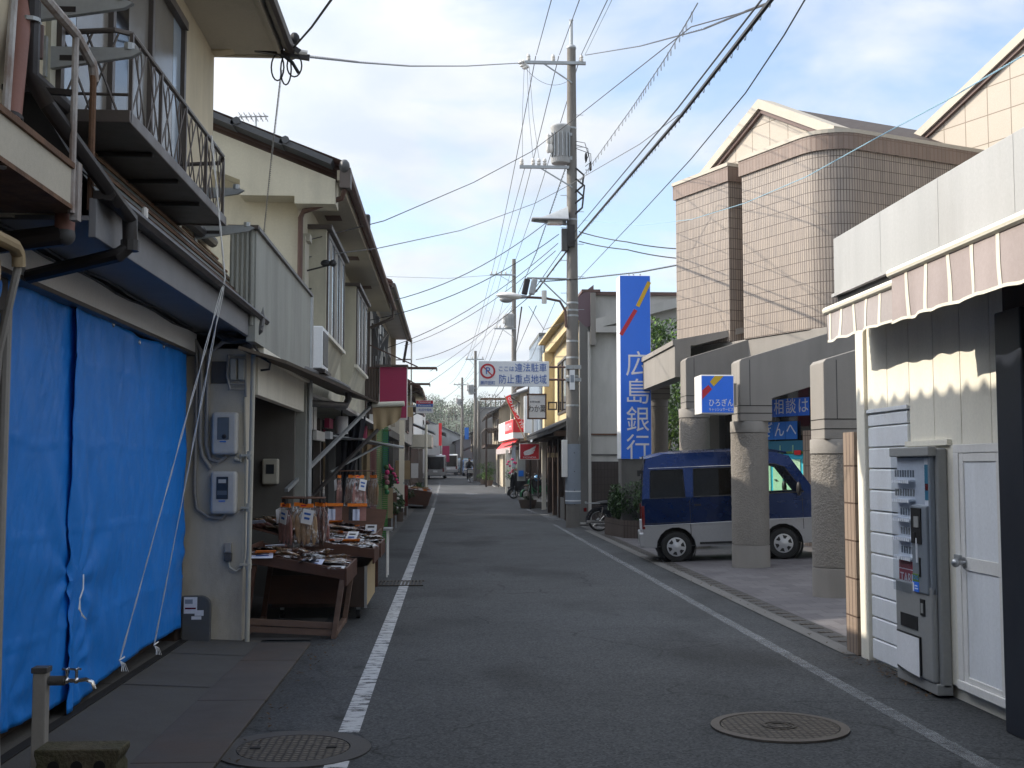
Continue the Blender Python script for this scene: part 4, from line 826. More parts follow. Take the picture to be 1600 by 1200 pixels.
# ================================================================ moped behind the pole
def moped(name, label, loc, rz, body='cloth_blue', wr=.28):
    t = thing(name, label, 'moped', loc, rz, local=True)   # local x forward
    for cx in (-.56, .60):
        b = B(); M_ = Matrix.Rotation(pi/2, 3, 'X'); b.lathe((cx, 0, wr), [(wr-.05, -.03), (wr-.012, -.034), (wr, 0), (wr-.012, .034), (wr-.05, .03)], 'tyre', 30, M_); wo = b.build('wheel', t)
        b = B(); b.lathe((cx, 0, wr), [(wr-.045, -.02), (wr-.065, 0), (wr-.045, .02)], 'chrome', 30, M_); b.cyl((cx, -.05, wr), (cx, .05, wr), .06, 'galv')
        for k in range(14): a = 2*pi*k/14; b.cyl((cx+.05*cos(a), .02*(-1)**k, wr+.05*sin(a)), (cx+(wr-.055)*cos(a+.3), 0, wr+(wr-.055)*sin(a+.3)), .003, 'chrome', n=4, caps=False)
        b.build('rim', wo)
        b = B(); pts = [(cx+(wr+.035)*cos(a), 0, wr+(wr+.035)*sin(a)) for a in [radians(q) for q in (range(15, 200, 15) if cx < 0 else range(-20, 150, 15))]]
        for s_ in (-.045, 0, .045): b.tube([(p[0], s_, p[2]) for p in pts], .024, body, 6)
        b.build('mudguard', t)
    b = B(); b.tube([(-.55, .09, wr), (-.2, .1, .42), (.1, .05, .35), (.38, .02, .62), (.36, 0, .9)], .035, body, 8); b.sph((-.25, 0, .56), (.34, .12, .14), body, 14, 8); b.grid(lambda u, v: (.30+.14*v+.06*abs(u-.5), (u-.5)*.5, .3+.5*v), 8, 6, body); b.build('body', t)
    b = B(); b.sph((-.3, 0, .72), (.36, .13, .065), 'plastic_black', 14, 8); b.build('saddle', t)
    b = B(); b.box(-.9, -.12, .70, -.55, .12, .72, 'galv'); b.box(-.9, -.12, .72, -.88, .12, .75, 'galv'); b.build('carrier', t)
    b = B(); b.tube([(-.9, -.14, .26), (-.4, -.15, .25), (.05, -.12, .24)], [.04, .04, .02], 'chrome', 10); b.build('exhaust', t)
    b = B(); b.sph((.02, 0, .28), (.16, .13, .12), 'galv', 12, 8); b.cyl((-.05, .0, .3), (.3, 0, .32), .07, 'galv'); b.build('engine', t)
    for s_ in (-.09, .09): B().cyl((.60, s_, wr), (.42, s_, .78), .022, 'galv').build('fork', t); B().cyl((-.56, s_*1.2, wr), (-.48, s_*1.2, .62), .022, 'chrome').build('shock_absorber', t)
    b = B(); b.tube([(.22, -.34, .98), (.34, -.2, .98), (.36, 0, .94), (.34, .2, .98), (.22, .34, .98)], .014, 'plastic_black', 6); b.sph((.44, 0, .86), (.09, .1, .1), body, 10, 8); b.build('handlebar', t)
    b = B(); b.box(-.95, -.05, .5, -.88, .05, .6, 'lamp_red'); b.build('tail_lamp', t, bevel=.01)
    for s_ in (-1, 1):
        b = B(); b.tube([(.36, s_*.3, 1.0), (.34, s_*.36, 1.14)], .006, 'plastic_black', 5); b.sph((.34, s_*.37, 1.18), (.015, .06, .045), 'plastic_black', 8, 6); b.build('mirror', t)
    return t
moped('moped', 'old dark moped with chrome exhaust tucked between utility pole and planter', (4.34, 29.6, .0), radians(4), 'cloth_dark')
# ================================================================ utility poles
def pole(x, y, z0, h, r0, r1, label, arms=(), trans=None, wrap=None, spike=0, group=None, lean=0):
    t = thing('utility_pole', label, 'utility pole', (x, y, z0), group=group)
    b = B(); b.cyl((x, y, z0), (x+lean, y, z0+h), r0, 'pole_concrete', r1, 20); b.build('pole', t)
    if wrap: b = B(); b.lathe((x, y, 0), [(r0+.004, wrap[0]), (r0+.016, wrap[0]), (r0+.012, wrap[1]), (r0, wrap[1])], 'pole_wrap', 24); b.build('sheath', t)
    if spike: b = B(); b.cyl((x, y, z0+h-.1), (x, y, z0+h+spike), .045, 'galv', n=8); b.cyl((x-.06, y, z0+h+spike), (x+.06, y, z0+h+spike), .02, 'porcelain'); b.sph((x, y, z0+h), (r1+.02, r1+.02, .1), 'galv', 10, 6); b.build('top_extension', t)
    for zz, xa, xb, ins in arms:
        b = B(); b.box(xa, y-.2, zz-.04, xb, y-.12, zz+.04, 'galv'); b.cyl((x, y-.22, zz), (x, y+.2, zz), r1+.03, 'galv') if False else None
        b.bar((xa*.6+x*.4, y-.16, zz-.03), (x, y-.15, zz-.55), .04, .03, 'galv'); o = b.build('crossarm', t)
        for xi in ins:
            b = B(); b.lathe((xi, y-.16, zz+.04), [(.015, 0), (.05, .02), (.06, .07), (.035, .09), (.055, .12), (.045, .17), (.02, .2), (.001, .21)], 'porcelain', 10); b.build('insulator', o)
    if trans:
        xt, zt_, rt, ht = trans; b = B(); b.lathe((xt, y-.1, zt_), [(.001, 0), (rt*.92, 0), (rt, .05), (rt, ht-.08), (rt*1.04, ht-.06), (rt*1.04, ht), (rt*.8, ht+.05), (.001, ht+.06)], 'fascia_white', 22)
        for k in range(6): a = radians(-150+k*22); b.box(xt+(rt+.03)*cos(a)-.012, y-.1+(rt+.03)*sin(a)-.02, zt_+.15, xt+(rt+.03)*cos(a)+.012, y-.1+(rt+.03)*sin(a)+.05, zt_+ht-.2, 'galv')
        b.box(xt, y-.15, zt_+.1, x, y-.05, zt_+.2, 'galv'); b.box(xt, y-.15, zt_+ht-.25, x, y-.05, zt_+ht-.17, 'galv')
        o = b.build('transformer', t)
        b = B()
        for dx in (-.3, -.22): b.lathe((xt-rt+dx+.22, y-.25, zt_+.25), [(.03, 0), (.06, .05), (.06, .2), (.04, .25), (.06, .3), (.05, .5), (.001, .55)], 'porcelain', 10)
        b.build('bushing', o)
    return t
X1, Y1 = 3.34, 31.6
p1 = pole(X1, Y1, 0, 13.2, .195, .12, 'tall grey concrete utility pole with transformer nearest the bank', arms=[(12.72, 2.04, 3.72, (2.14, 2.82, 3.6)), (9.80, 1.89, 3.25, (1.95, 2.26, 2.42, 2.58))], trans=(3.02, 9.92, .27, 1.02), wrap=(.63, 2.24), spike=.8)
for z in (6.05, 5.85, 5.7, 5.0, 4.55, 4.05, 3.25, 10.9, 8.35): rb = .20-.075*z/13.2; B().lathe((X1, Y1, 0), [(rb-.01, z), (rb, z+.01), (rb, z+.05), (rb-.01, z+.06)], 'galv', 20).build('band', p1)
for i in range(13): z = 5.9+i*.45; sgn = (-1)**i; B().cyl((X1, Y1-.05, z), (X1+sgn*.32, Y1-.05, z), .009, 'galv', n=5).build('step_bolt', p1)
b = B(); b.box(X1-.10, Y1-.205, 3.70, X1+.04, Y1-.19, 4.24, 'sign_white'); b.box(X1-.08, Y1-.208, 3.9, X1+.02, Y1-.204, 4.1, 'pole_wrap'); b.build('number_plate', p1)
b = B()
for z in (.95, .7): b.lathe((X1, Y1, 0), [(.209, z), (.2145, z+.004), (.2145, z+.03), (.209, z+.034)], 'sign_white', 24)
for z in (2.0, 1.5, 1.0, .62): b.sph((X1+.02, Y1-.212, z), .014, 'plastic_black', 6, 4)
b.build('reflective_band', p1)
b = B(); b.box(X1-.3, Y1-.16, 1.35, X1-.16, Y1+.1, 2.35, 'white_paint'); b.build('switch_box', p1, bevel=.01)
b = B()                                         # cable junctions and spare loops
for z, dx in ((9.4, .16), (9.1, .18), (8.8, .15)): b.tube([(X1+.1, Y1-.1, z+.4), (X1+dx+.15, Y1-.15, z+.2), (X1+dx+.12, Y1-.12, z-.1), (X1+.05, Y1-.1, z-.3)], .028, 'wire', 6)
for k in range(3): b.tube([(X1+.1, Y1-.1, 10.55-k*.1), (X1+.35+.08*k, Y1-.12, 10.5-k*.15), (X1+.45+.04*k, Y1-.12, 10.15-k*.2), (X1+.36, Y1-.1, 9.95-k*.1)], .01, 'wire', 5)
b.sph((X1+.38, Y1-.12, 10.1), (.04, .04, .14), 'wire', 8, 6); b.sph((X1+.5, Y1-.12, 9.85), (.04, .04, .14), 'wire', 8, 6)
b.box(X1-.3, Y1-.2, 7.5, X1-.14, Y1-.02, 8.1, 'dark_pvc'); b.box(X1-.14, Y1-.26, 7.6, X1+.05, Y1-.14, 8.2, 'dark_metal'); b.build('junction_box', p1)
for x0_, x1_ in ((2.02, 1.97), (2.10, 2.26), (2.16, 2.42)): B().tube([(x0_, Y1-.17, 12.6), ((x0_+x1_)/2-.03, Y1-.18, 11.2), (x1_, Y1-.17, 10.05)], .006, 'wire_grey', 5).build('jumper_cable', p1)
B().tube(sag((2.05, Y1-.18, 12.55), (3.2, Y1-.15, 12.2), .25), .006, 'wire_grey', 5).build('jumper_cable', p1)
for x_, z_ in ((2.0, 12.62), (1.95, 12.70), (2.06, 12.56)): B().lathe((x_, Y1-.22, z_), [(.02, -.1), (.05, -.06), (.06, 0), (.04, .02), (.055, .06), (.001, .1)], 'porcelain', 10, Matrix.Rotation(1.2, 3, 'Y')).build('insulator', p1)
t = thing('floodlight', 'silver hooded floodlight facing left high on the tall pole', 'lamp', (X1-.5, Y1-.2, 8.4))
b = B(); b.grid(lambda u, v: (X1-.15-.95*u, Y1-.25+(v-.5)*.7*(1-u*.6), 8.28+.05*u+(.42*(1-u)**1.2)*sin(pi*min(1, max(0, v)))), 14, 12, 'galv'); b.build('hood', t)
b = B(); b.tube([(X1-.15-.95*u, Y1-.25+sgn*.35*(1-u*.6), 8.28+.05*u) for sgn, u in ((-1, 0), (-1, .3), (-1, .6), (-1, .9), (-1, 1), (1, 1), (1, .9), (1, .6), (1, .3), (1, 0))], .04, 'steel', 8); b.box(X1-.7, Y1-.4, 8.2, X1-.3, Y1-.1, 8.3, 'porcelain'); b.build('rim', t)
t = thing('street_lamp', 'cobra head street lamp on a curved arm reaching left from the tall pole', 'street lamp', (X1, Y1-.2, 6))
b = B(); b.tube([(X1-.18, Y1-.1, 5.4), (X1-.2, Y1-.1, 5.85), (X1-.35, Y1-.1, 6.12), (X1-.75, Y1-.1, 6.2), (X1-1.5, Y1-.1, 6.23)], .035, 'brown_pipe', 8); b.build('arm', t)
b = B(); b.sph((X1-1.72, Y1-.1, 6.25), (.36, .17, .10), 'white_paint', 16, 8, Matrix.Rotation(radians(4), 3, 'Y')); b.cyl((X1-1.5, Y1-.1, 6.235), (X1-1.25, Y1-.1, 6.225), .07, 'galv', .04); o = b.build('lamp_head', t)
b = B(); b.sph((X1-1.80, Y1-.1, 6.16), (.2, .12, .10), 'fascia_white', 12, 8); b.build('lens', o)
b = B(); b.cyl((X1-.78, Y1-.12, 6.05), (X1-.78, Y1-.12, 6.4), .07, 'porcelain'); b.build('photocell', t)
t = thing('cable_outrigger', 'thin steel arm holding black splice boxes left of the tall pole', 'bracket', (X1, Y1, 6.4))
b = B(); b.cyl((X1-.1, Y1-.15, 6.72), (X1-1.25, Y1-.15, 6.74), .03, 'galv', n=8); b.bar((X1-.9, Y1-.15, 6.72), (X1-.08, Y1-.1, 5.95), .05, .03, 'galv'); b.build('arm', t)
for x_, m_ in ((-1.28, 'wire'), (-1.08, 'galv')):
    b = B(); b.obox((X1+x_, Y1-.15, 6.5), (.16, .12, .44), m_, Matrix.Rotation(radians(12), 3, 'Y')); b.build('splice_box', t, bevel=.03)
# no-parking board
t = thing('road_sign', 'white no parking board with red ring and blue writing hung from the pole', 'sign', (1.7, Y1-.1, 4.2))
p0, p1_ = P(748, 564, 'Y', Y1-.15), P(858, 604, 'Y', Y1-.15); x0, x1, z0, z1 = p0.x, p1_.x, p1_.z, p0.z; yb = Y1-.15
b = B(); b.box(x0, yb, z0, x1, yb+.05, z1, 'sign_white'); b.build('board', t, bevel=.006)
W, H_ = x1-x0, z1-z0; b = B()
cx, cz = x0+.128*W, z0+.60*H_; M_ = Matrix.Rotation(pi/2, 3, 'X'); b.lathe((cx, yb-.003, cz), [(.205, 0), (.205, .004), (.155, .004), (.155, 0)], 'sign_red', 40, M_)
b.bar((cx-.12, yb-.006, cz+.12), (cx+.12, yb-.006, cz-.12), .004, .030, 'sign_red'); b.build('ring_symbol', t)
b = B(); b.text('P', (cx, yb-.016, cz), (1, 0, 0), (0, 0, 1), .24, 'letter_blue', thin=.012); b.text('瀬戸田町', (cx, yb-.006, z0+.13*H_), (1, 0, 0), (0, 0, 1), .10, 'letter_blue', wid=.40)
b.text('ここは', (x0+.39*W, yb-.006, z0+.68*H_), (1, 0, 0), (0, 0, 1), .14, 'letter_blue', wid=.41); b.text('違法駐車', (x0+.74*W, yb-.006, z0+.72*H_), (1, 0, 0), (0, 0, 1), .22, 'letter_blue', wid=.86, thin=.008); b.text('防止重点地域', (x0+.625*W, yb-.006, z0+.26*H_), (1, 0, 0), (0, 0, 1), .24, 'letter_blue', wid=1.28, thin=.008); b.build('lettering', t)
b = B()
for z in (z0+.28*H_, z0+.78*H_): b.cyl((x1-.05, yb+.07, z), (X1, yb+.07, z), .028, 'brown_pipe', n=8); b.box(X1-.2, yb-.02, z-.05, X1+.22, yb+.1, z+.05, 'galv')
b.build('bracket', t)
# ================================================================ LEFT SIDE
XW = -2.28
t = thing('corner_house', 'old cream two storey house with tarpaulin front, metal canopy and upstairs window', 'house', (-2.5, 8, 0)); h1 = t
b = B(); b.box(-8, -45, 2.95, XW, 11.2, 5.68, 'stucco'); b.build('wall', t)  # lengthened unseen behind the camera to darken reflections and ambient light
b = B(); b.box(-8, -45, 0, -2.62, 11.2, 2.95, 'dark_wood'); b.box(-2.62, 11.02, 0, -2.49, 11.2, 2.95, 'dark_wood'); b.build('lower_wall', t)
# eaves
b = B(); b.box(-2.28, -45, 5.62, -1.64, 11.2, 5.68, 'soffit'); b.box(-1.66, -9, 5.60, -1.63, 11.22, 5.72, 'soffit'); b.box(-2.3, 11.2, 5.6, -1.62, 11.24, 5.84, 'soffit'); b.build('soffit', t)
def wavy_roof(xe, ze, xr_, zr_, y0, y1, k, amp=.075, per=.265, nu=4, step=8):
    b = B(); n = int((y1-y0)/per*step)
    def fn(u, v):
        y = y0+u*(y1-y0); return (xe+(xr_-xe)*v, y, ze+(zr_-ze)*v+amp*(1-abs(sin(pi*(y-y0)/per))))
    b.grid(fn, n, nu, k); b.grid(lambda u, v: (xe-.002, y0+u*(y1-y0), ze-.04+v*(.04+amp*(1-abs(sin(pi*u*(y1-y0)/per))))), n, 1, k); return b
wavy_roof(-1.58, 5.74, -7.5, 7.9, -45, 11.3, 'roof_tile').build('roof', t)
b = B(); b.prism([(-1.6, 5.7), (-7.5, 7.85), (-7.5, 5.6), (-2.2, 5.6)], 'y', 11.06, 11.2, 'stucco'); b.build('gable_wall', t)
b = B(); b.tube([(-1.55, -9, 5.70), (-1.55, 11.3, 5.66)], .055, 'bronze', 8); b.build('gutter', t)
# window
f = B(); y0, y1, z0, z1 = 6.7, 9.75, 3.72, 5.35
for yy in (y0, 7.7, 8.7, y1): f.box(XW, yy-.03, z0, XW+.06, yy+.03, z1, 'bronze')
f.box(XW, y0, z1-.05, XW+.08, y1, z1+.02, 'bronze'); f.box(XW, y0, z0-.03, XW+.08, y1, z0+.04, 'bronze'); f.box(XW, y0-.12, z0-.08, XW+.03, y0-.03, z1+.1, 'stucco_cream'); f.box(XW, y1+.03, z0-.08, XW+.03, y1+.1, z1+.1, 'stucco_cream')
f = f.build('window', t)
for i, (a, c, k) in enumerate(((6.73, 7.02, 'pale_glass'), (7.03, 7.67, 'tan_pane'), (7.73, 8.15, 'dark_glass'), (8.16, 8.67, 'tan_pane'), (8.73, 9.45, 'tan_pane'), (9.46, 9.72, 'pale_glass'))): q = B(); q.box(XW+.012, a, z0+.04, XW+.025, c, z1-.05, k); q.build('pane', f)
q = B(); q.box(XW+.003, 7.9, z0+.04, XW+.011, 8.6, z1-.05, 'curtain'); q.build('curtain', f)
# little balcony (window rail) with zigzag bars
bl = B(); bl.box(-2.27, 6.75, 3.63, -1.86, 9.62, 3.67, 'bronze'); bl.box(-1.88, 6.73, 3.62, -1.84, 9.64, 3.695, 'bronze'); bl.box(-2.27, 6.72, 3.62, -1.84, 6.76, 3.695, 'bronze'); bl.box(-2.27, 9.61, 3.62, -1.84, 9.65, 3.695, 'bronze')
for yy in (7.4, 8.1, 8.8): bl.box(-2.27, yy, 3.60, -1.88, yy+.03, 3.63, 'dark_metal')
bl = bl.build('window_balcony', t, bevel=.006)
r = B(); pts = [(-2.27, 6.77, 4.16), (-1.95, 6.77, 4.18), (-1.87, 6.83, 4.18), (-1.86, 9.55, 4.18), (-1.9, 9.62, 4.14), (-2.27, 9.62, 4.12)]; r.tube(pts, .017, 'bronze', 8)
r.tube([(-2.27, 6.77, 3.8), (-1.87, 6.78, 3.8)], .01, 'bronze', 5); r.build('rail', bl)
for yy in (6.80, 7.5, 8.2, 8.9, 9.58): B().box(-1.872, yy-.012, 3.68, -1.85, yy+.012, 4.17, 'bronze').build('post', bl)
r = B()
for yy in (6.80, 7.5, 8.2, 8.9):
    for s_ in (0, 1):
        for q in range(2): r.tube([(-1.86, yy+.35*q+.02+.31*u if not s_ else yy+.35*q+.33-.31*u, 3.70+.45*u) for u in (0, .25, .5, .75, 1)], .005, 'bronze', 4)
        for yy2 in (yy+.18, yy+.52): r.tube([(-1.86, yy2+.05*sin(u*2*pi)*(1 if s_ else -1), 3.70+.45*u) for u in (0, .12, .25, .37, .5, .62, .75, .87, 1)], .0045, 'bronze', 4)
for x in (-2.2, -2.05): r.tube([(x-.06, 6.77, 3.7), (x+.12, 6.77, 4.16)], .007, 'bronze', 4); r.tube([(x+.12, 6.77, 3.7), (x-.06, 6.77, 4.16)], .007, 'bronze', 4)
r.build('zigzag_bars', bl)
for y_, z_ in ((6.42, 4.14), (6.60, 3.93), (9.95, 3.93), (10.5, 3.72)):   # laundry pole brackets
    q = B(); q.prism([(-2.28, z_-.06), (-1.83, z_+.06), (-1.77, z_+.06), (-1.77, z_+.035), (-1.83, z_+.03), (-2.28, z_+.09)][::-1], 'y', y_-.018, y_+.018, 'galv') if False else q.add([(x, y_+s_*.018, z) for s_ in (-1, 1) for x, z in ((-2.28, z_-.05), (-1.8, z_+.03), (-1.75, z_+.06), (-1.8, z_+.08), (-2.28, z_+.08))], [(0, 1, 2, 3, 4), (9, 8, 7, 6, 5)]+[(i, (i+1) % 5, 5+(i+1) % 5, 5+i) for i in range(5)], 'galv')
    q.box(-2.29, y_-.05, z_-.1, -2.265, y_+.05, z_+.13, 'galv'); q.box(-2.2, y_-.022, z_+.0, -2.06, y_+.022, z_+.03, 'dark_metal'); q.cyl((-1.82, y_, z_+.07), (-1.82, y_, z_+.11), .03, 'galv', n=8); q.build('pole_bracket', t)
# canopy over the shop front
cy1 = 11.55; b = B(); zs = [(-1.86, 3.09), (-1.97, 3.245), (-2.08, 3.40), (-2.19, 3.555), (-2.28, 3.68)]
for (xa, za), (xb, zb_) in zip(zs, zs[1:]):
    b.quad((xa, 6.2, za), (xa, cy1, za), (xb-.012, cy1, zb_), (xb-.012, 6.2, zb_), 'roof_metal'); b.box(xb-.004, 6.2, zb_-.008, xb+.008, cy1, zb_+.008, 'rust')
    b.tube([(xa-.03, 6.2, za+.05), (xa-.03, cy1, za+.05)], .005, 'rust', 4)
o = b.build('canopy_roof', t)
b = B(); b.box(-2.1, -6, 3.66, -2.0, 10.9, 3.70, 'dark_metal') if False else None; b.tube([(-2.22, 6, 3.70), (-2.22, 11.0, 3.74)], .05, 'dark_metal', 8); b.build('ridge_pipe', o)
b = B(); b.box(-1.90, 6.2, 2.85, -1.86, cy1, 3.06, 'fascia_grey'); b.box(-2.28, cy1-.03, 2.86, -1.9, cy1, 3.1, 'fascia_grey'); b.build('fascia', t, bevel=.004)
b = B(); b.box(-1.88, 6.2, 3.055, -1.81, cy1+.02, 3.10, 'dark_metal'); b.tube([(-1.80, 6.2, 3.08), (-1.80, cy1, 3.06)], .035, 'dark_metal', 6); b.build('eave_gutter', t)
b = B(); b.box(-2.6, 6.2, 2.94, -1.9, cy1, 2.965, 'fascia_grey'); b.build('canopy_soffit', t)
b = B(); b.box(-2.52, 6.2, 2.72, -2.40, 11.26, 2.90, 'white_paint'); b.box(-2.53, 6.2, 2.69, -2.395, 11.26, 2.72, 'bronze'); b.build('beam', t, bevel=.004)
b = B()
for d in (0, .03): b.tube([(-2.385-d*.3, y, 2.925-d+.012*sin(y*4+d*50)) for y in [5+q*.35 for q in range(18)]], .008, 'dark_pvc', 5)
b.build('cable', t)
b = B(); b.box(-2.50, 11.22, 0, -1.93, 11.48, 2.9, 'pillar_plaster'); b.box(-2.565, 11.2, 0, -2.505, 11.3, 2.7, 'ivory_pvc'); b.build('pillar', t, bevel=.01)
b = B(); b.box(-2.6, 10.9, .15, -2.53, 11.2, 2.7, 'brown_board'); b.box(-2.62, 11.0, 0, -2.5, 11.18, .3, 'dark_wood'); b.build('door_board', t)
# dark drain pipes
b = B(); pts = [P(52, -40, 'X', -2.18), P(50, 30, 'X', -2.18), P(48, 122, 'X', -2.16), P(75, 165, 'X', -2.02), P(185, 318, 'X', -1.77), P(203, 340, 'X', -1.77), P(203, 384, 'X', -1.77), P(186, 398, 'X', -1.82), P(45, 432, 'X', -2.38)]
b.tube(pts, .042, 'dark_metal', 10); b.tube([pts[6]+V((0, 0, .03)), pts[6]-V((0, 0, .03))], .05, 'dark_metal', 10); b.tube([P(47, 28, 'X', -2.18), P(47, 34, 'X', -2.18)], .052, 'galv', 10); b.build('downpipe', t)
b = B(); b.tube([P(64, 40, 'X', -2.2), P(62, 92, 'X', -2.2)], .018, 'brown_pipe', 6); b.build('vent_pipe', t)
# electric bracket under the eave corner with coils
b = B(); b.bar((-2.0, 11.1, 5.66), (-1.36, 11.15, 5.58), .05, .05, 'dark_metal'); b.bar((-1.65, 11.1, 5.75), (-1.45, 11.12, 5.62), .05, .05, 'dark_metal')
b.sph((-1.5, 11.1, 5.75), (.05, .05, .06), 'wire', 8, 6); b.cyl((-1.5, 11.12, 5.63), (-1.38, 11.14, 5.62), .03, 'porcelain', n=8)
for cx, w_2, d in ((-1.66, .06, .26), (-1.58, .05, .3), (-1.5, .07, .22)): b.tube([(cx+w_2*sin(a), 11.12, 5.6-d/2+d/2*cos(a)) for a in [2*pi*i/16 for i in range(16)]], .008, 'wire', 5, closed=True)
b.tube([(-1.62, 11.12, 5.6), (-1.52, 11.12, 5.52), (-1.46, 11.12, 5.42)], .018, 'wire', 6); b.build('service_bracket', t)
# hanging bulb stand on the canopy
b = B(); b.cyl((-1.86, 7.05, 3.05), (-1.83, 7.05, 3.2), .012, 'porcelain', n=6); b.cyl((-1.83, 7.05, 3.1), (-1.83, 7.05, 3.19), .02, 'porcelain', n=8); b.build('insulator', t)
# ---- meters and conduits on the pillar
YP = 11.22
def meter(zc, label, win):
    t = thing('electric_meter', label, 'electric meter', (-2.1, YP, zc))
    b = B(); b.box(-2.225, YP-.115, zc-.2, -1.985, YP-.001, zc+.2, 'meter_grey'); b.build('case', t, bevel=.03, bseg=3)
    b = B(); b.box(-2.17, YP-.121, zc-.06, -2.06, YP-.113, zc+.15, win); b.build('window', t, bevel=.004)
    b = B(); b.box(-2.145, YP-.123, zc-.082, -2.085, YP-.112, zc-.072, 'sign_blue_light'); b.build('stripe', t)
    if win == 'meter_window':
        b = B(); b.box(-2.15, YP-.124, zc+.09, -2.08, YP-.12, zc+.125, 'meter_grey'); b.box(-2.16, YP-.123, zc-.02, -2.07, YP-.1205, zc+.02, 'grey_glass'); b.build('dial', t)
    else:
        b = B(); b.sph((-2.105, YP-.115, zc-.03), (.03, .01, .03), 'dark_metal', 8, 6); b.build('dial', t)
meter(1.955, 'upper beige electricity meter box with empty clear window on the grey pillar', 'grey_glass')
meter(1.40, 'lower pale electricity meter box with dark dial window on the grey pillar', 'meter_window')
t = thing('conduit', 'grey conduits curving down the pillar to the meter boxes', 'conduit', (-2.3, YP, 1.5))
for pts, r_, k in (([(-2.56, 11.14, 2.86), (-2.40, 11.17, 2.83), (-2.345, 11.18, 2.72), (-2.345, 11.18, 1.9), (-2.32, 11.18, 1.75), (-2.24, 11.18, 1.62)], .02, 'grey_pvc'),
                   ([(-2.40, 11.185, 2.8), (-2.385, 11.19, 2.6), (-2.385, 11.19, 1.4), (-2.36, 11.19, 1.25), (-2.25, 11.19, 1.17), (-2.13, 11.19, 1.16), (-2.08, 11.19, 1.22)], .018, 'grey_pvc'),
                   ([(-1.98, 11.18, 2.84), (-2.15, 11.19, 2.82), (-2.27, 11.19, 2.72), (-2.285, 11.19, 2.5), (-2.285, 11.19, 1.85), (-2.25, 11.19, 1.72), (-2.17, 11.19, 1.69), (-2.1, 11.19, 1.74)], .02, 'grey_pvc'),
                   ([(-2.02, 11.19, 1.72), (-1.965, 11.19, 1.70), (-1.95, 11.19, 1.76)], .02, 'ivory_pvc')):
    B().tube(pts, r_, k, 8).build('pipe', t)
t = thing('fuse_box', 'pair of cream fuse holders with a wire frame at the top of the pillar', 'fuse box', (-2.05, YP, 2.55))
b = B(); b.box(-2.07, YP-.07, 2.46, -2.01, YP-.001, 2.66, 'ivory_pvc'); b.box(-1.995, YP-.07, 2.46, -1.935, YP-.001, 2.66, 'ivory_pvc'); b.build('fuse_holder', t, bevel=.008)
b = B(); b.box(-2.255, YP-.012, 2.43, -2.10, YP-.001, 2.64, 'dark_pvc'); b.build('plate', t)
b = B()
for z in (2.70, 2.66, 2.42, 2.37): b.tube([(-2.09, YP-.05, z), (-1.93, YP-.05, z)], .007, 'grey_pvc', 5)
b.tube([(-2.09, YP-.05, 2.70), (-2.10, YP-.05, 2.5), (-2.07, YP-.05, 2.37)], .012, 'grey_pvc', 5); b.tube([(-1.93, YP-.05, 2.66), (-1.92, YP-.05, 2.3)], .012, 'grey_pvc', 5); b.build('wiring', t)
t = thing('socket_box', 'small grey outdoor socket with a looping white cable near the pillar foot', 'socket', (-2.06, YP, .83))
B().box(-2.10, YP-.05, .84, -2.035, YP-.001, .93, 'grey_pvc').build('cover', t, bevel=.006); B().box(-2.10, YP-.06, .76, -2.03, YP-.001, .835, 'dark_pvc').build('base', t, bevel=.006)
B().tube([(-2.06, YP-.03, .76), (-2.05, YP-.03, .70), (-1.99, YP-.03, .665), (-1.93, YP-.03, .70), (-1.915, YP-.02, .82), (-1.92, YP-.02, 1.7), (-1.94, YP-.02, 2.3)], .011, 'ivory_pvc', 6).build('cable', t)
t = thing('drain_pipe', 'slim ivory pipe standing at the street edge of the grey pillar', 'pipe', (-1.88, 11.17, 0))
b = B(); b.cyl((-1.875, 11.17, 0), (-1.855, 11.17, 2.76), .023, 'ivory_pvc', n=10); b.build('pipe', t)
for z in (.72, 1.25, 1.74): b = B(); b.box(-1.95, 11.14, z, -1.85, 11.22, z+.02, 'ivory_pvc'); b.cyl((-1.872, 11.17, z-.03), (-1.872, 11.17, z+.05), .029, 'ivory_pvc', n=10); b.build('clip', t)
t = thing('cable_loop', 'black and grey cable bundle looping off the canopy corner above the pillar', 'cable', (-1.9, 11.3, 2.85))
b = B()
for k, (r_, m_) in enumerate(((.03, 'dark_pvc'), (.02, 'wire_grey'), (.012, 'wire'))):
    pts = [(-1.90, 11.5, 3.42-k*.05), (-1.84, 11.4, 3.22), (-1.785-.02*k, 11.2, 3.03), (-1.79, 11.13, 2.93), (-1.88, 11.13, 2.845-.02*k), (-2.0, 11.15, 2.825+.01*k), (-2.12, 11.18, 2.85), (-2.2, 11.2, 2.9)]
    b.tube(pts, r_, m_, 8)
for k in range(4): b.tube([(-1.86-.02*k, 11.13, 2.8), (-1.85+.02*k, 11.12, 2.9+.02*k), (-1.82+.02*k, 11.12, 2.97)], .006, 'wire_grey', 4)
b.tube([(-1.83, 11.13, 2.72), (-1.75, 11.13, 2.66), (-1.69, 11.13, 2.62), (-1.70, 11.13, 2.56), (-1.78, 11.13, 2.55)], .012, 'wire', 6); b.tube([(-1.85, 11.12, 2.78), (-1.76, 11.12, 2.68), (-1.72, 11.12, 2.64)], .01, 'wire', 6); b.build('cable', t)
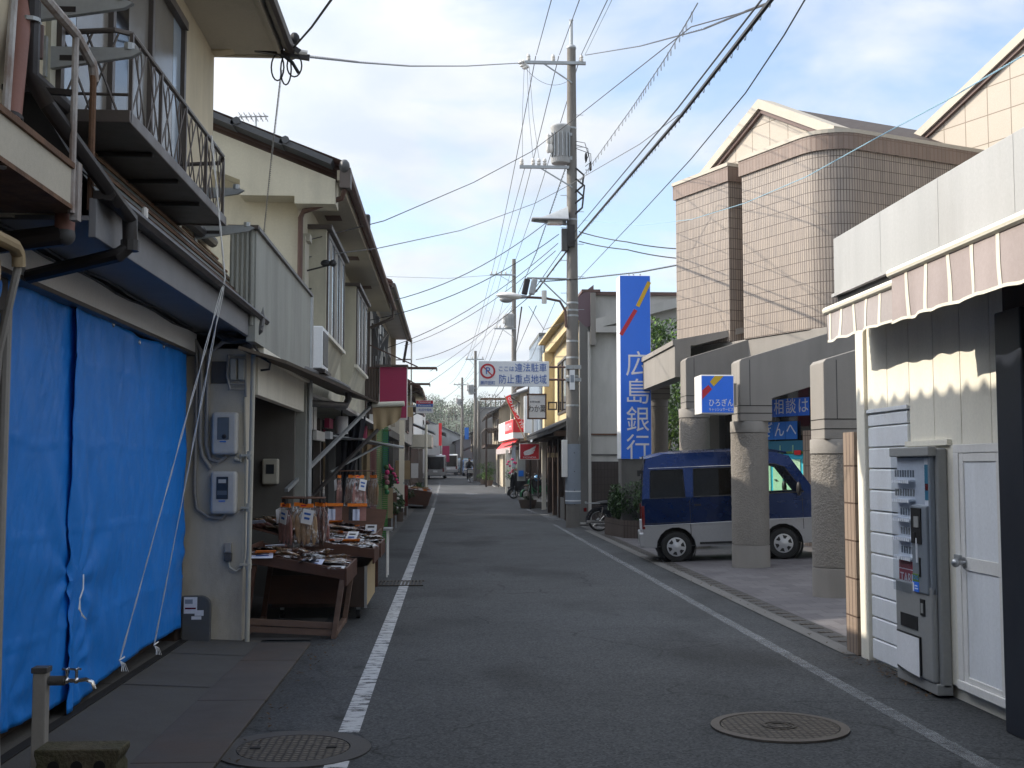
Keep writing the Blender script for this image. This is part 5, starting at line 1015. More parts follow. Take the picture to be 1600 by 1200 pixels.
# board leaning at the pillar foot with stickers
t = thing('plastic_board', 'dark grey rounded board with white stickers leaning on the pillar foot', 'board', (-2.32, 11.1, .02))
b = B(); n = 10; arc = [(-2.20+.0-.09+.09*cos(a)-.0, .36+.09*sin(a)) for a in [pi/2*i/n for i in range(n+1)]]; poly = [(-2.46, .02), (-2.2, .02)]+[(x, z) for x, z in arc]+[(-2.46, .45)]
b.prism(poly, 'y', 11.08, 11.14, 'box_grey'); b.build('panel', t, bevel=.008)
b = B(); b.box(-2.44, 11.072, .29, -2.32, 11.079, .44, 'paper'); b.box(-2.34, 11.07, .27, -2.26, 11.078, .32, 'paper'); b.box(-2.37, 11.073, .235, -2.28, 11.079, .265, 'paper')
b.box(-2.43, 11.070, .33, -2.33, 11.0725, .345, 'lamp_red'); b.box(-2.43, 11.070, .38, -2.36, 11.0725, .42, 'pole_wrap'); b.build('sticker', t)
# ---- blue tarpaulins
def tarp(y0, y1, z0f, z1f, x, label, foldseed, narrow=False):
    t = thing('tarpaulin', label, 'tarpaulin', (x, (y0+y1)/2, 0)); nu, nv = 130, 90
    def fn(u, v):
        y = y0+(y1-y0)*u; z = z0f(u)+(z1f(u)-z0f(u))*v; q = V((y*1.0, z*1.0, foldseed))
        d = .030*noise.noise(V((y*1.6+z*.5, z*.45, foldseed)))+.014*noise.noise(V((y*5+z*2.2, z*1.3, foldseed+5)))+.005*noise.noise(V((y*14-z*5, z*6, foldseed+9)))
        # diagonal tension creases from the tied corner, vertical folds from the top edge, packing creases
        for (cy, cz, am, fr) in ties:
            dy, dz = y-cy, z-cz; a = math.atan2(dz, dy); rr = math.hypot(dy, dz); d += am*sin(a*fr)*math.exp(-rr*1.1)*min(1, rr*5)
        d += .008*sin(y*9+1.5*noise.noise(q))*v**3
        for cz in (.62, 1.22, 1.80, 2.36): d += .007*math.exp(-((z-cz-.03*noise.noise(V((y*2, cz, 1))))/.014)**2)
        for cy in (8.35, 9.55, 10.5): d += .004*math.exp(-((y-cy)/.016)**2)
        yy = y+(.02*noise.noise(V((z*2, u*3, foldseed)))*(1 if .02 < u < .98 else .3))
        return (x+d, yy, z)
    b = B(); b.grid(fn, nu, nv, 'tarp'); o = b.build('sheet', t); sm = o.modifiers.new('thick', 'SOLIDIFY'); sm.thickness = .003
    b = B()
    for k in range(5):
        u = .04+.23*k; p = V(fn(u, .985)); b.lathe(p+V((.004, 0, 0)), [(.012, 0), (.02, .003), (.022, 0)], 'chrome', 10, Matrix.Rotation(pi/2, 3, 'Y'))
    b.build('eyelet', t); return fn
ties = [(7.95, .88, .015, 9), (11.3, .9, .012, 8), (7.9, .35, .012, 10)]
tf = tarp(7.78, 11.06, lambda u: .06+.10*u+.06*sin(u*3), lambda u: 2.76-.07*sin(u*pi)+.02*sin(u*9), -2.455, 'large blue tarpaulin hung over the shop front right of the seam', 3.1)
ties = [(7.9, .95, .012, 9), (6.9, .3, .01, 7)]
tarp(6.45, 7.92, lambda u: .16-.03*u, lambda u: 2.80-.05*u, -2.485, 'narrow left blue tarpaulin sheet beside the grey pipe', 8.7)
t = thing('rope', 'frayed white cord tying the two blue tarpaulins together at the seam', 'rope', (-2.42, 7.85, .9))
b = B(); b.tube([(-2.42, 7.98, .93), (-2.38, 7.85, .85), (-2.36, 7.72, .80)], .006, 'rope', 5)
for k in range(4): b.tube([(-2.36, 7.72, .80), (-2.35, 7.70-.01*k, .74), (-2.34, 7.71+.03*k, .69-.01*k)], .003, 'rope', 4)
b.build('cord', t)
for ya, yb, zb, lab in ((9.08, 8.75, .24, 'left white string falling from the balcony rail over the blue tarpaulin'), (9.10, 9.75, .20, 'right white string falling from the balcony rail over the blue tarpaulin')):
    t = thing('string', lab, 'string', (-2.3, yb, .2)); b = B(); top = V((-1.83, ya-.15, 4.18)); mid = V((-1.76, ya+.12, 3.12)); low = V((-2.38, yb, zb))
    for k in range(2):
        pts = []
        for i in range(12): pts.append(top.lerp(mid, i/11)+V((.006*sin(i*2+k*3), .012*sin(i*1.7+k*2), 0)))
        for i in range(1, 22): pts.append(mid.lerp(low, i/21)+V((.005*sin(i*1.3+k*3), .012*sin(i*1.1+k*2.6), 0)))
        b.tube(pts, .0032, 'rope', 4)
    for k in range(4): b.tube([low, low+V((.03, .03*(k-1.5), -.03)), low+V((.04, .06*(k-1.5), -.06-.01*k))], .003, 'rope', 4)
    b.tube([low+V((.01, -.05, .01)), low+V((.02, .05, .02))], .006, 'rope', 4); b.build('cord', t)
# ---- rusty stair landing of the neighbouring house
t = thing('stair_landing', 'white concrete landing with rusty steel railing jutting from the left', 'landing', (-2.1, 4, 3))
b = B(); b.box(-2.9, -3, 2.965, -1.92, 6.05, 3.16, 'soffit'); b.build('slab', t, bevel=.008)
b = B(); b.box(-2.9, -3, 3.155, -1.905, 6.07, 3.185, 'rust'); b.box(-2.9, -3, 2.945, -1.91, 6.06, 2.968, 'rust'); b.box(-1.935, 6.0, 2.9, -1.895, 6.06, 3.2, 'rusty_steel'); b.build('edge_strip', t)
b = B(); b.tube([(-1.92, -3, 3.86), (-1.92, 5.98, 3.86), (-1.90, 6.2, 3.78), (-1.90, 6.24, 3.7)], .026, 'rusty_steel', 8); b.build('handrail', t)
for y_, x_, z_, k in ((5.98, -1.92, 3.86, 'rusty_steel'), (6.22, -1.90, 3.76, 'rust'), (4.93, -1.92, 3.86, 'rusty_steel'), (3.4, -1.92, 3.86, 'rusty_steel')): B().cyl((x_, y_, 2.93 if k != 'rust' else 3.0), (x_, y_, z_), .018, k, n=8).build('baluster', t)
b = B(); b.bar((-2.45, 5.98, 3.585), (-1.92, 5.98, 3.55), .03, .03, 'dark_metal'); b.build('mid_rail', t)
b = B(); b.tube([P(38, -60, 'X', -2.25), P(32, 40, 'X', -2.22), P(14, 212, 'X', -2.12)], .05, 'pink_pipe', 14); b.tube([P(18, 183, 'X', -2.135), P(17.5, 189, 'X', -2.133)], .056, 'dark_metal', 14); b.build('downpipe', t)
b = B(); b.tube([P(24, -40, 'X', -1.98), P(3, 262, 'X', -1.94)], .02, 'rusty_steel', 8); b.build('baluster', t)
b = B(); b.cyl((-2.12, 5.35, 3.1), (-2.12, 5.35, 4.6), .05, 'pink_pipe', n=14); b.cyl((-2.12, 5.35, 3.22), (-2.12, 5.35, 3.24), .056, 'dark_metal', n=14); b.cyl((-1.99, 6.1, 2.86), (-1.99, 6.1, 3.14), .05, 'pink_pipe', n=14); b.cyl((-1.99, 6.1, 3.13), (-1.99, 6.1, 3.2), .056, 'dark_pvc', n=14); b.sph((-1.99, 6.1, 2.84), .056, 'dark_pvc', 12, 8); b.tube([(-1.99, 6.1, 2.84), (-2.4, 6.08, 2.78)], .055, 'dark_metal', 10); b.build('waste_pipe', t)
b = B(); b.prism([(-2.27, 3.2), (-1.93, 3.2), (-2.27, 3.75)], 'y', 6.08, 6.45, 'black_paint'); b.build('flashing', t)
t = thing('awning_arm', 'rolled awning arm with brown cloth end at the left picture edge', 'awning', (-2.1, 5.5, 2.6))
b = B(); b.tube([(-2.08, 2, 2.70), (-2.06, 5.60, 2.69), (-2.06, 5.66, 2.66), (-2.06, 5.67, 2.6)], .033, 'tan_cloth', 10); b.build('roller', t)
b = B(); b.tube([(-2.06, 5.67, 2.62), (-2.16, 5.72, 2.2), (-2.35, 6.1, 1.5), (-2.36, 6.2, .0)], .02, 'grey_pvc', 8); b.build('support_arm', t)
b = B(); b.grid(lambda u, v: (-2.09+.02*sin(v*4), 4.6+u*.88, 2.66-.30*v-.03*(1-u)*v), 10, 8, 'tan_cloth'); b.build('valance', t)
t = thing('drain_pipe', 'grey pipe on a black post left of the blue tarpaulins', 'pipe', (-2.4, 6.4, 0))
b = B(); b.tube([(-2.42, 6.5, 2.5), (-2.42, 6.5, .45), (-2.40, 6.44, .3), (-2.3, 6.2, .1)], .03, 'grey_pvc', 10); b.build('pipe', t)
b = B(); b.box(-2.6, 6.3, 0, -2.46, 6.62, 2.75, 'black_paint'); b.build('post', t)
# ---- garden tap, block, pipe
t = thing('garden_tap', 'grey standpipe post with two chrome taps in front of the tarpaulin', 'tap', (-2.24, 6.42, 0))
b = B(); b.box(-2.185, 6.38, 0, -2.115, 6.45, .56, 'grey_pvc'); b.build('post', t, bevel=.006); B().box(-2.192, 6.373, .56, -2.108, 6.457, .59, 'dark_pvc').build('cap', t, bevel=.004)
b = B(); b.cyl((-2.110, 6.42, .515), (-2.030, 6.42, .515), .026, 'dark_pvc'); b.cyl((-2.030, 6.42, .515), (-1.960, 6.42, .515), .012, 'chrome'); b.tube([(-1.970, 6.42, .515), (-1.920, 6.42, .52), (-1.885, 6.42, .505), (-1.875, 6.42, .47)], .011, 'chrome', 8)
for x in (-2.02, -1.97): b.cyl((x, 6.42, .515), (x, 6.42, .57), .008, 'chrome'); b.cyl((x-.025, 6.42, .575), (x+.025, 6.42, .575), .006, 'chrome'); b.cyl((x, 6.395, .575), (x, 6.445, .575), .006, 'chrome'); b.sph((x, 6.42, .515), .017, 'chrome', 8, 6)
b.build('tap', t)
t = thing('concrete_block', 'mossy hollow concrete block lying beside the garden tap', 'block', (-1.98, 6.25, 0))
b = B(); poly = [(-2.2, .02), (-1.78, .02), (-1.78, .09), (-1.795, .115), (-1.78, .14), (-1.77, .16), (-1.77, .19), (-2.2, .19), (-2.2, .16), (-2.185, .115), (-2.2, .08)]
b.prism(poly, 'y', 6.16, 6.36, 'moss_brick')
for x in (-2.1, -1.985, -1.87): b.cyl((x, 6.157, .105), (x, 6.2, .105), .03, 'dark_room', n=12)
o = b.build('block', t, bevel=.008); o.location = (.1, .02, .02)
t = thing('water_pipe', 'white pvc pipe elbow lying on the ground in the lower left corner', 'pipe', (-2.3, 6.2, .1))
B().tube([(-3.2, 6.05, .17), (-2.42, 6.12, .14), (-2.33, 6.1, .11), (-2.31, 6.02, .05), (-2.31, 5.9, .02)], .042, 'white_paint', 12).build('pipe', t)
# ================================================================ second building: balcony shop
t = thing('balcony_shop', 'narrow shop under a streaked grey balcony with white sign band', 'shop', (-2, 13, 0)); h2 = t
b = B(); b.box(-8, 11.22, 2.76, -1.86, 15.25, 2.92, 'cement'); b.build('floor_slab', t)
b = B(); b.box(-1.88, 10.9, 2.80, -1.80, 15.2, 3.84, 'weathered_panel'); b.build('parapet', t)
b = B(); b.box(-1.9, 10.87, 3.84, -1.77, 15.23, 3.875, 'bronze'); b.box(-2.05, 10.82, 3.84, -1.77, 10.9, 3.875, 'bronze'); b.build('parapet_cap', t)
b = B()
for i in range(5): b.cyl((-2.02+i*.045, 10.9, 2.95), (-2.02+i*.045, 10.9, 3.84), .022, 'weathered_panel', n=8)
b.build('corrugated_end', t)
b = B(); b.box(-1.95, 11.5, 2.34, -1.86, 15.1, 2.72, 'ivory_wall'); b.box(-1.97, 11.45, 2.72, -1.80, 15.2, 2.80, 'ivory_wall'); b.box(-1.97, 15.1, 0, -1.83, 15.22, 2.8, 'weathered_panel'); b.build('sign_band', t, bevel=.006)
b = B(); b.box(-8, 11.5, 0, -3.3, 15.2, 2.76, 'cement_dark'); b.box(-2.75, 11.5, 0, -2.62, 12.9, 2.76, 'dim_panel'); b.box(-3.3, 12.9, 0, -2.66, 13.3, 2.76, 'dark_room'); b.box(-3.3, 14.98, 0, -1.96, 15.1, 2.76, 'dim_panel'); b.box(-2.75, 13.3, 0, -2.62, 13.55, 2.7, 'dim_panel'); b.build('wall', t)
b = B(); b.box(-2.62, 11.7, .1, -2.59, 12.25, 2.5, 'dim_panel'); b.box(-2.62, 12.3, .1, -2.59, 12.85, 2.5, 'dim_panel'); b.box(-2.6, 12.27, 0, -2.57, 12.3, 2.5, 'bronze'); b.build('door', t)
b = B(); b.tube([(-1.80, 15.22, 3.85), (-1.80, 15.22, 0.2)], .035, 'galv', 8); b.build('downpipe', t)
t = thing('electric_meter', 'small cream meter box on the dark wall inside the balcony shop front', 'electric meter', (-2.4, 14, 1.3)); B().box(-2.34, 14.85, 1.42, -2.14, 14.975, 1.74, 'ivory_pvc').build('case', t, bevel=.02); B().box(-2.29, 14.842, 1.55, -2.19, 14.849, 1.67, 'meter_window').build('window', t)
# dark awning with roller and tan valance
t = thing('shop_awning', 'brown retractable awning with tan cloth hanging from its white roller', 'awning', (-1.6, 15, 2.5))
b = B(); b.slab((-1.90, 10.6, 2.70), (-1.55, 11.2, 2.62), (-1.20, 19.9, 2.70), (-1.9, 19.9, 2.86), .03, 'brown_awning'); b.build('cloth', t)
b = B(); b.cyl((-1.33, 19.9, 2.68), (-.76, 19.85, 2.70), .045, 'awning_stripe', n=12); b.sph((-1.34, 19.9, 2.68), .06, 'plastic_black', 8, 6); b.build('roller', t)
b = B(); b.grid(lambda u, v: (-1.30+.50*u+.05*v*(.5-u), 19.9+.03*sin(u*16)*v, 2.67-v*(.42-.22*u*u)-.012*sin(u*9)), 24, 8, 'tan_cloth'); b.build('valance', t)
for a, c in (((-1.33, 19.6, 2.62), (-2.0, 14.6, 1.35)), ((-1.2, 19.7, 2.25), (-2.0, 17.2, 1.2))): B().bar(a, c, .045, .045, 'galv' if c[1] < 15 else 'dark_metal').build('support_arm', t)
# ================================================================ third building: cream house with bays
t = thing('bay_window_house', 'cream two storey shop house with projecting bay windows and tiled eaves', 'house', (-2, 20, 0)); h3 = t
b = B(); b.box(-9, 15.4, 2.75, -2.0, 28, 5.5, 'stucco_cream'); b.prism([(-2.0, 5.5), (-9, 5.5), (-9, 8.4), (-2.0, 5.52)], 'y', 15.4, 15.6, 'stucco_cream'); b.build('wall', t)
b = B(); b.prism([(-1.48, 5.02), (-1.48, 5.34), (-9, 8.3), (-9, 7.7), (-2.7, 5.32), (-2.7, 5.12), (-2.0, 5.12), (-2.0, 5.02)], 'y', 15.0, 15.42, 'stucco_cream'); b.build('verge_wall', t)
b = B(); b.box(-2.0, 15.42, 5.34, -1.44, 28.0, 5.40, 'soffit')
for y_ in (17.2, 20.6, 24): b.box(-1.85, y_, 5.332, -1.62, y_+.35, 5.342, 'brown_board')
b.box(-1.46, 15.0, 5.33, -1.42, 28.05, 5.46, 'soffit'); b.build('soffit', t)
wavy_roof(-1.36, 5.50, -9, 8.45, 14.92, 28.1, 'roof_tile_brown', .06, .28, 2, 6).build('roof', t)
b = B(); y = 14.98
for i in range(12): x = -1.5-i*.62; zz = 5.56+i*.62*.386; b.slab((x, 14.82, zz), (x, 15.14, zz), (x-.66, 15.14, zz+.27), (x-.66, 14.82, zz+.27), -.07, 'roof_tile'); b.cyl((x-.6, 14.80, zz+.24), (x-.6, 15.16, zz+.24), .05, 'roof_tile', n=8)
b.sph((-1.36, 14.95, 5.5), (.07, .1, .09), 'roof_tile', 10, 6); b.build('verge_tile', t)
b = B(); b.tube([(-1.33, 15.0, 5.44), (-1.33, 28.1, 5.42)], .06, 'brown_pipe', 8); b.box(-1.42, 14.93, 5.22, -1.28, 15.1, 5.48, 'bronze'); b.tube([(-1.36, 15.05, 5.25), (-1.40, 15.1, 5.12), (-1.92, 15.3, 4.98), (-1.96, 15.32, 4.9), (-1.96, 15.32, 3.9)], .035, 'brown_pipe', 8); b.tube([(-1.36, 28.05, 5.4), (-1.36, 28.05, 5.2), (-1.9, 28.05, 4.95)], .04, 'bronze', 8); b.build('gutter', t)
for y0, y1 in ((16.45, 19.2), (21.7, 24.6)):
    z0, z1 = 3.50, 4.98; b = B(); b.prism([(-2.0, 2.72), (-1.74, z0), (-1.74, z1), (-2.0, z1)], 'y', y0, y1, 'stucco_cream'); b.box(-2.0, y0-.06, z1, -1.66, y1+.06, z1+.06, 'bronze'); b.box(-1.76, y0-.02, z0-.03, -1.70, y1+.02, z0+.02, 'ivory_wall'); o = b.build('bay', t)
    b = B()
    for yy in (y0+.12, y0+(y1-y0)*.36, y0+(y1-y0)*.64, y1-.1): b.box(-1.745, yy-.035, z0+.02, -1.715, yy+.035, z1-.03, 'bronze')
    b.box(-1.745, y0+.1, z1-.08, -1.715, y1-.08, z1-.02, 'bronze'); w_2 = b.build('window', o)
    b = B(); b.box(-1.738, y0+.15, z0+.02, -1.727, y1-.13, z1-.08, 'pale_glass')
    for k in range(3): yy = y0+.35+k*(y1-y0)*.3; b.box(-1.728, yy, z0+.03, -1.724, yy+.35, z1-.08, 'curtain')
    b.build('pane', w_2) if False else b.build('glazing', o)
b = B(); b.box(-2.02, 15.75, 3.6, -1.95, 16.2, 4.75, 'ivory_pvc'); b.box(-2.0, 15.85, 4.7, -1.90, 16.1, 4.8, 'ivory_pvc'); b.build('shutter_box', t)
b = B(); b.sph((-1.7, 16, 4.42), (.07, .05, .05), 'wire', 8, 6); b.sph((-1.6, 16, 4.42), (.05, .05, .05), 'wire', 8, 6); b.bar((-2, 16, 4.3), (-1.55, 16, 4.42), .02, .02, 'dark_metal'); b.bar((-2, 15.7, 4.0), (-1.85, 15.7, 4.02), .02, .02, 'dark_metal'); b.build('service_bracket', t)
# lower shop front of the cream house
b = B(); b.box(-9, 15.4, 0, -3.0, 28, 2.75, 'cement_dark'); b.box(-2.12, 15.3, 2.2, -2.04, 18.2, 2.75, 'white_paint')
for y_ in (15.9, 16.5, 17.1, 17.7): b.box(-2.041, y_, 2.2, -2.03, y_+.012, 2.75, 'cement_dark')
b.prism([(-2.1, 2.75), (-1.55, 2.55), (-1.55, 2.50), (-2.1, 2.70)], 'y', 17.2, 27.9, 'white_paint'); b.build('lower_wall', t)
b = B()
for i in range(26): z = .1+i*.082; b.prism([(-2.14, z), (-2.10, z+.01), (-2.12, z+.07), (-2.14, z+.078)], 'y', 15.5, 17.3, 'white_paint')
b.box(-2.17, 15.42, 0, -2.08, 15.5, 2.25, 'galv'); b.build('roller_shutter', t)
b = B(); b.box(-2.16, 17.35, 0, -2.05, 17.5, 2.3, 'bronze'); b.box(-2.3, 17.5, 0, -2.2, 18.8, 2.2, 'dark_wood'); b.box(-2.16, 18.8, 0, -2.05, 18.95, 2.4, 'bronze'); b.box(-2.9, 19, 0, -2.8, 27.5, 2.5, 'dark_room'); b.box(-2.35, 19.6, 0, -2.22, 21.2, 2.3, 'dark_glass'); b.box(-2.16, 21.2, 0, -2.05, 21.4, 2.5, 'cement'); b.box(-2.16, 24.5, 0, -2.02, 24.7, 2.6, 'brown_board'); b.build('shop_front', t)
b = B(); b.box(-2.1, 18.2, 2.05, -2.04, 19.4, 2.2, 'white_paint'); b.box(-2.06, 19.5, 2.28, -1.98, 20.1, 2.44, 'pink_board'); b.box(-2.06, 19.55, 2.10, -1.97, 20, 2.22, 'sign_white'); b.build('name_board', t)
# air conditioner on a shelf + black drain duct
t = thing('air_conditioner', 'white air conditioner outdoor unit mounted beside the first bay window', 'air conditioner', (-1.8, 15.9, 2.9))
y0, y1, z0, z1 = 15.35, 16.1, 2.92, 3.48
b = B(); b.box(-2.0, y0, z0, -1.66, y1, z1, 'sign_white'); b.build('case', t, bevel=.015)
b = B(); b.box(-1.662, y0+.08, z0+.06, -1.652, y1-.1, z1-.06, 'dark_pvc'); b.build('grille', t)
b = B()
for i in range(9): b.box(-1.95, y0-.005, z0+.05+i*.053, -1.78, y0+.003, z0+.08+i*.053, 'dark_room')
b.build('vent', t)
b = B(); b.box(-2.0, y0-.05, z0-.06, -1.62, y1+.05, z0-.01, 'dark_metal'); b.build('bracket', t)
t = thing('duct_pipe', 'black lagged pipe dropping from the air conditioner to the awning', 'pipe', (-1.7, 16, 2.8))
B().tube([(-1.85, 14.6, 2.86), (-1.7, 15.6, 2.84), (-1.55, 16.6, 2.80), (-1.47, 17.0, 2.76), (-1.46, 17.05, 2.62), (-1.50, 17.0, 2.52), (-1.9, 16.0, 2.50)], .05, 'dark_pvc', 10).build('pipe', t)
# ================================================================ dried fish stalls
def pack_proto(name, label, cont, n=3, size=(.22, .15), tagk=None):
    t = thing(name, label, 'packet', (0, 0, 0), local=True); L_, W_ = size
    b = B()
    for i in range(n):
        y = (i-(n-1)/2)*W_/n; q = random.uniform(-.15, .15)
        b.sph((random.uniform(-.01, .01), y, .016+.004*(i % 2)), (L_*.45, W_/n*.62, .014), cont if i % 3 else cont, 12, 6, Matrix.Rotation(q, 3, 'Z'))
        b.add([V((L_*.38, y-W_/n*.1, .014)), V((L_*.5, y-W_/n*.5, .014)), V((L_*.5, y+W_/n*.5, .014)), V((L_*.38, y+W_/n*.1, .014))], [(0, 1, 2, 3)], cont)
    b.build('fish', t)
    b = B(); sd = random.random()*50
    b.grid(lambda u, v: ((u-.5)*L_*1.12, (v-.5)*W_*1.15, .034*(1-(2*u-1)**4)*(1-(2*v-1)**4)+.004+.008*noise.noise(V((u*7, v*7, sd)))), 12, 10, 'bag_plastic'); b.build('bag', t)
    if tagk: b = B(); b.obox((-L_*.5, 0, .02), (.05, W_*.9, .004), tagk, Matrix.Rotation(.3, 3, 'Y')); b.build('header_card', t)
    return t
FAR = (0, 0, -3)
packs = [pack_proto('fish_packet', 'x', 'fish_tan', 4, (.34, .23)), pack_proto('fish_packet', 'x', 'fish_pink', 4, (.32, .22), 'price_card'), pack_proto('fish_packet', 'x', 'kelp_black', 3, (.36, .20)), pack_proto('fish_packet', 'x', 'fish_brown', 5, (.33, .22), 'orange_tag'), pack_proto('fish_packet', 'x', 'fish_brown', 4, (.3, .2))]
used = set()
def put_packs(x0, x1, y0, y1, zfn, nx, ny, label, group, seed, kinds=(0, 1, 2, 3, 4), stand=0):
    random.seed(seed)
    for j in range(ny):
        for i in range(nx):
            k = random.choice(kinds+(0, 2, 4)); x = x0+(x1-x0)*(i+.5)/nx+random.uniform(-.03, .03); y = y0+(y1-y0)*(j+.5)/ny+random.uniform(-.03, .03)
            rz = pi/2+random.uniform(-.5, .5); p = packs[k]; loc = (x, y, zfn(x, y)+random.uniform(.004, .055))
            if k not in used: r = p; r.location = loc; tag(r, label, None, group); used.add(k)
            else: r = dup(p, loc, None, label, group)
            s_ = (zfn(x+.01, y)-zfn(x-.01, y))/.02; r.rotation_euler = (random.uniform(-.15, .15)+stand, -atan(s_)+random.uniform(-.12, .12), rz if not stand else rz)
# table A, nearest
zA = lambda x, y: .80-.17*(x+1.97)/.95
t = thing('stall_table', 'nearest worn brown stall table with splayed legs and a tilted tray', 'stall table', (-1.5, 11.8, 0)); sA = t
b = B(); y0, y1 = 11.42, 12.62
b.slab((-1.97, y0, .745), (-1.02, y0, .575), (-1.02, y1, .575), (-1.97, y1, .745), .02, 'stall_wood')
for y in (y0-.03, y1): b.slab((-1.98, y, .735), (-1.0, y, .56), (-1.0, y, .665), (-1.98, y, .84), -.03, 'stall_wood')
b.box(-1.0, y0-.03, .50, -.975, y1+.03, .672, 'stall_wood'); b.box(-1.99, y0-.03, .72, -1.965, y1+.03, .86, 'stall_wood'); b.build('tray', t, bevel=.005)
for x0, x1 in ((-1.86, -1.95), (-1.06, -1.10)):
    for y in (y0+.01, y1-.05): B().bar((x0+(0 if x0 < -1.5 else .04), y, .70 if x0 < -1.5 else .57), (x1, y, .0), .05, .07, 'stall_wood_old' if x0 > -1.5 else 'stall_wood').build('leg', t, bevel=.004)
b = B()
for y, z in ((y0+.02, .12), (y0+.03, .05)): b.bar((-1.95, y, z+.05), (-1.06, y, z-.0), .035, .06, 'stall_wood_old')
b.bar((-1.10, y0-.02, .03), (-1.10, y1, .03), .05, .05, 'stall_wood_old'); b.bar((-1.94, y0, .05), (-1.94, y1, .05), .05, .05, 'stall_wood_old'); b.box(-1.9, y1-.06, .2, -1.1, y1-.04, .5, 'stall_wood'); b.build('stretcher', t, bevel=.004)
put_packs(-1.93, -1.04, 11.46, 12.58, lambda x, y: .78-.179*(x+1.97), 4, 6, 'clear packet of dried fish lying on the nearest brown stall table', 'fish packets on the nearest stall table', 3)
# cart B
t = thing('stall_cart', 'stall cart with pale plywood side and two brown trays behind the first table', 'stall cart', (-1.35, 13.6, 0))
b = B(); b.box(-1.9, 12.85, .13, -.90, 14.3, .56, 'dark_wood'); b.box(-.899, 12.87, .14, -.885, 14.28, .56, 'plywood'); b.box(-.91, 12.84, .12, -.882, 12.87, .57, 'steel'); b.build('body', t)
for x in (-1.8, -.98):
    for y in (12.95, 14.2): b = B(); b.cyl((x-.02, y, .05), (x+.02, y, .05), .05, 'tyre', n=14); b.box(x-.02, y-.02, .05, x+.02, y+.02, .13, 'galv'); b.build('caster', t)
zB = lambda x, y: .80-.13*(x+1.5)
for i, (y0, y1, xo) in enumerate(((12.75, 13.6, -.82), (13.64, 14.5, -.80))):
    b = B(); b.slab((-1.55, y0, .78), (xo, y0, .685), (xo, y1, .685), (-1.55, y1, .78), .015, 'stall_wood')
    for y in (y0-.015, y1): b.slab((-1.56, y, .76), (xo+.02, y, .66), (xo+.02, y, .76), (-1.56, y, .87), -.02, 'stall_wood')
    b.box(xo, y0, .60, xo+.022, y1, .765, 'stall_wood'); b.build('tray', t, bevel=.004)
b = B(); b.slab((-2.1, 12.7, .98), (-1.58, 12.7, .84), (-1.58, 14.5, .84), (-2.1, 14.5, .98), .02, 'stall_wood'); b.box(-1.58, 12.7, .78, -1.555, 14.5, .90, 'stall_wood'); b.build('upper_tray', t, bevel=.004)
put_packs(-1.52, -.86, 12.8, 14.45, lambda x, y: .80-.13*(x+1.55), 4, 8, 'shiny packet of dried fish lying on the trays of the plywood cart', 'fish packets on the plywood cart', 5)
put_packs(-2.08, -1.6, 12.75, 14.45, lambda x, y: 1.0-.27*(x+2.1), 3, 8, 'packet of dried fish piled on the upper tray at the back of the cart', 'fish packets on the upper tray', 8, (2, 1, 3, 0))
# stall C
t = thing('stall_table', 'farther brown stall table with a tall upright back board', 'stall table', (-1.4, 16, 0))
b = B(); b.slab((-1.95, 15.0, .86), (-.95, 15.0, .70), (-.95, 16.4, .70), (-1.95, 16.4, .86), .015, 'brown_board'); b.slab((-1.96, 14.985, .82), (-.93, 14.985, .66), (-.93, 14.985, .76), (-1.96, 14.985, .93), -.02, 'brown_board'); b.box(-.95, 14.98, .62, -.925, 16.4, .79, 'brown_board'); b.build('tray', t, bevel=.004)
b = B(); b.slab((-1.95, 16.42, .72), (-.93, 16.42, .66), (-.86, 16.5, 1.04), (-1.95, 16.5, 1.12), .02, 'brown_board'); b.build('back_board', t)
for x in (-1.85, -1.0):
    for y in (15.1, 16.3): B().box(x-.03, y-.03, 0, x+.03, y+.03, .72, 'stall_wood').build('leg', t)
put_packs(-1.92, -1.0, 15.05, 16.35, lambda x, y: .885-.16*(x+1.95), 4, 6, 'dark packet of dried seaweed or fish on the farther brown stall table', 'packets on the farther stall table', 13, (2, 2, 3, 0))
# price cards
def card(x, y, z, rx, rz, label, w_=.13, h=.16, k='paper'):
    b = B(); R = Matrix.Rotation(rz, 3, 'Z') @ Matrix.Rotation(rx, 3, 'X'); b.obox((x, y, z), (w_, .003, h), k, R)
    for i in range(2): p = V((x, y, z))+R @ V((0, -.004, .03-.05*i)); b.obox(p, (w_*.6, .002, .02), 'letter_blue' if i else 'letter_black', R)
    tag(b.build('price_card', at=(x, y, z)), label, 'price card')
card(-1.78, 11.40, .80, -1.2, .1, 'bluish price card lying at the left end of the nearest tray', .2, .14, 'price_card'); card(-1.33, 11.55, .71, -1.15, -.2, 'bluish price card in the middle of the nearest tray', .22, .15, 'price_card'); card(-1.09, 11.48, .655, -1.1, -.3, 'white price card at the low right corner of the nearest tray', .16, .12)
card(-1.50, 12.9, .90, -.6, .4, 'white price card leaning on the left edge of the cart tray'); card(-1.12, 13.7, .84, -.9, -.3, 'white price card on packets in the right cart tray'); card(-1.0, 15.2, .84, -.3, -.25, 'white price card standing at the street end of the farther stall', .15, .12)
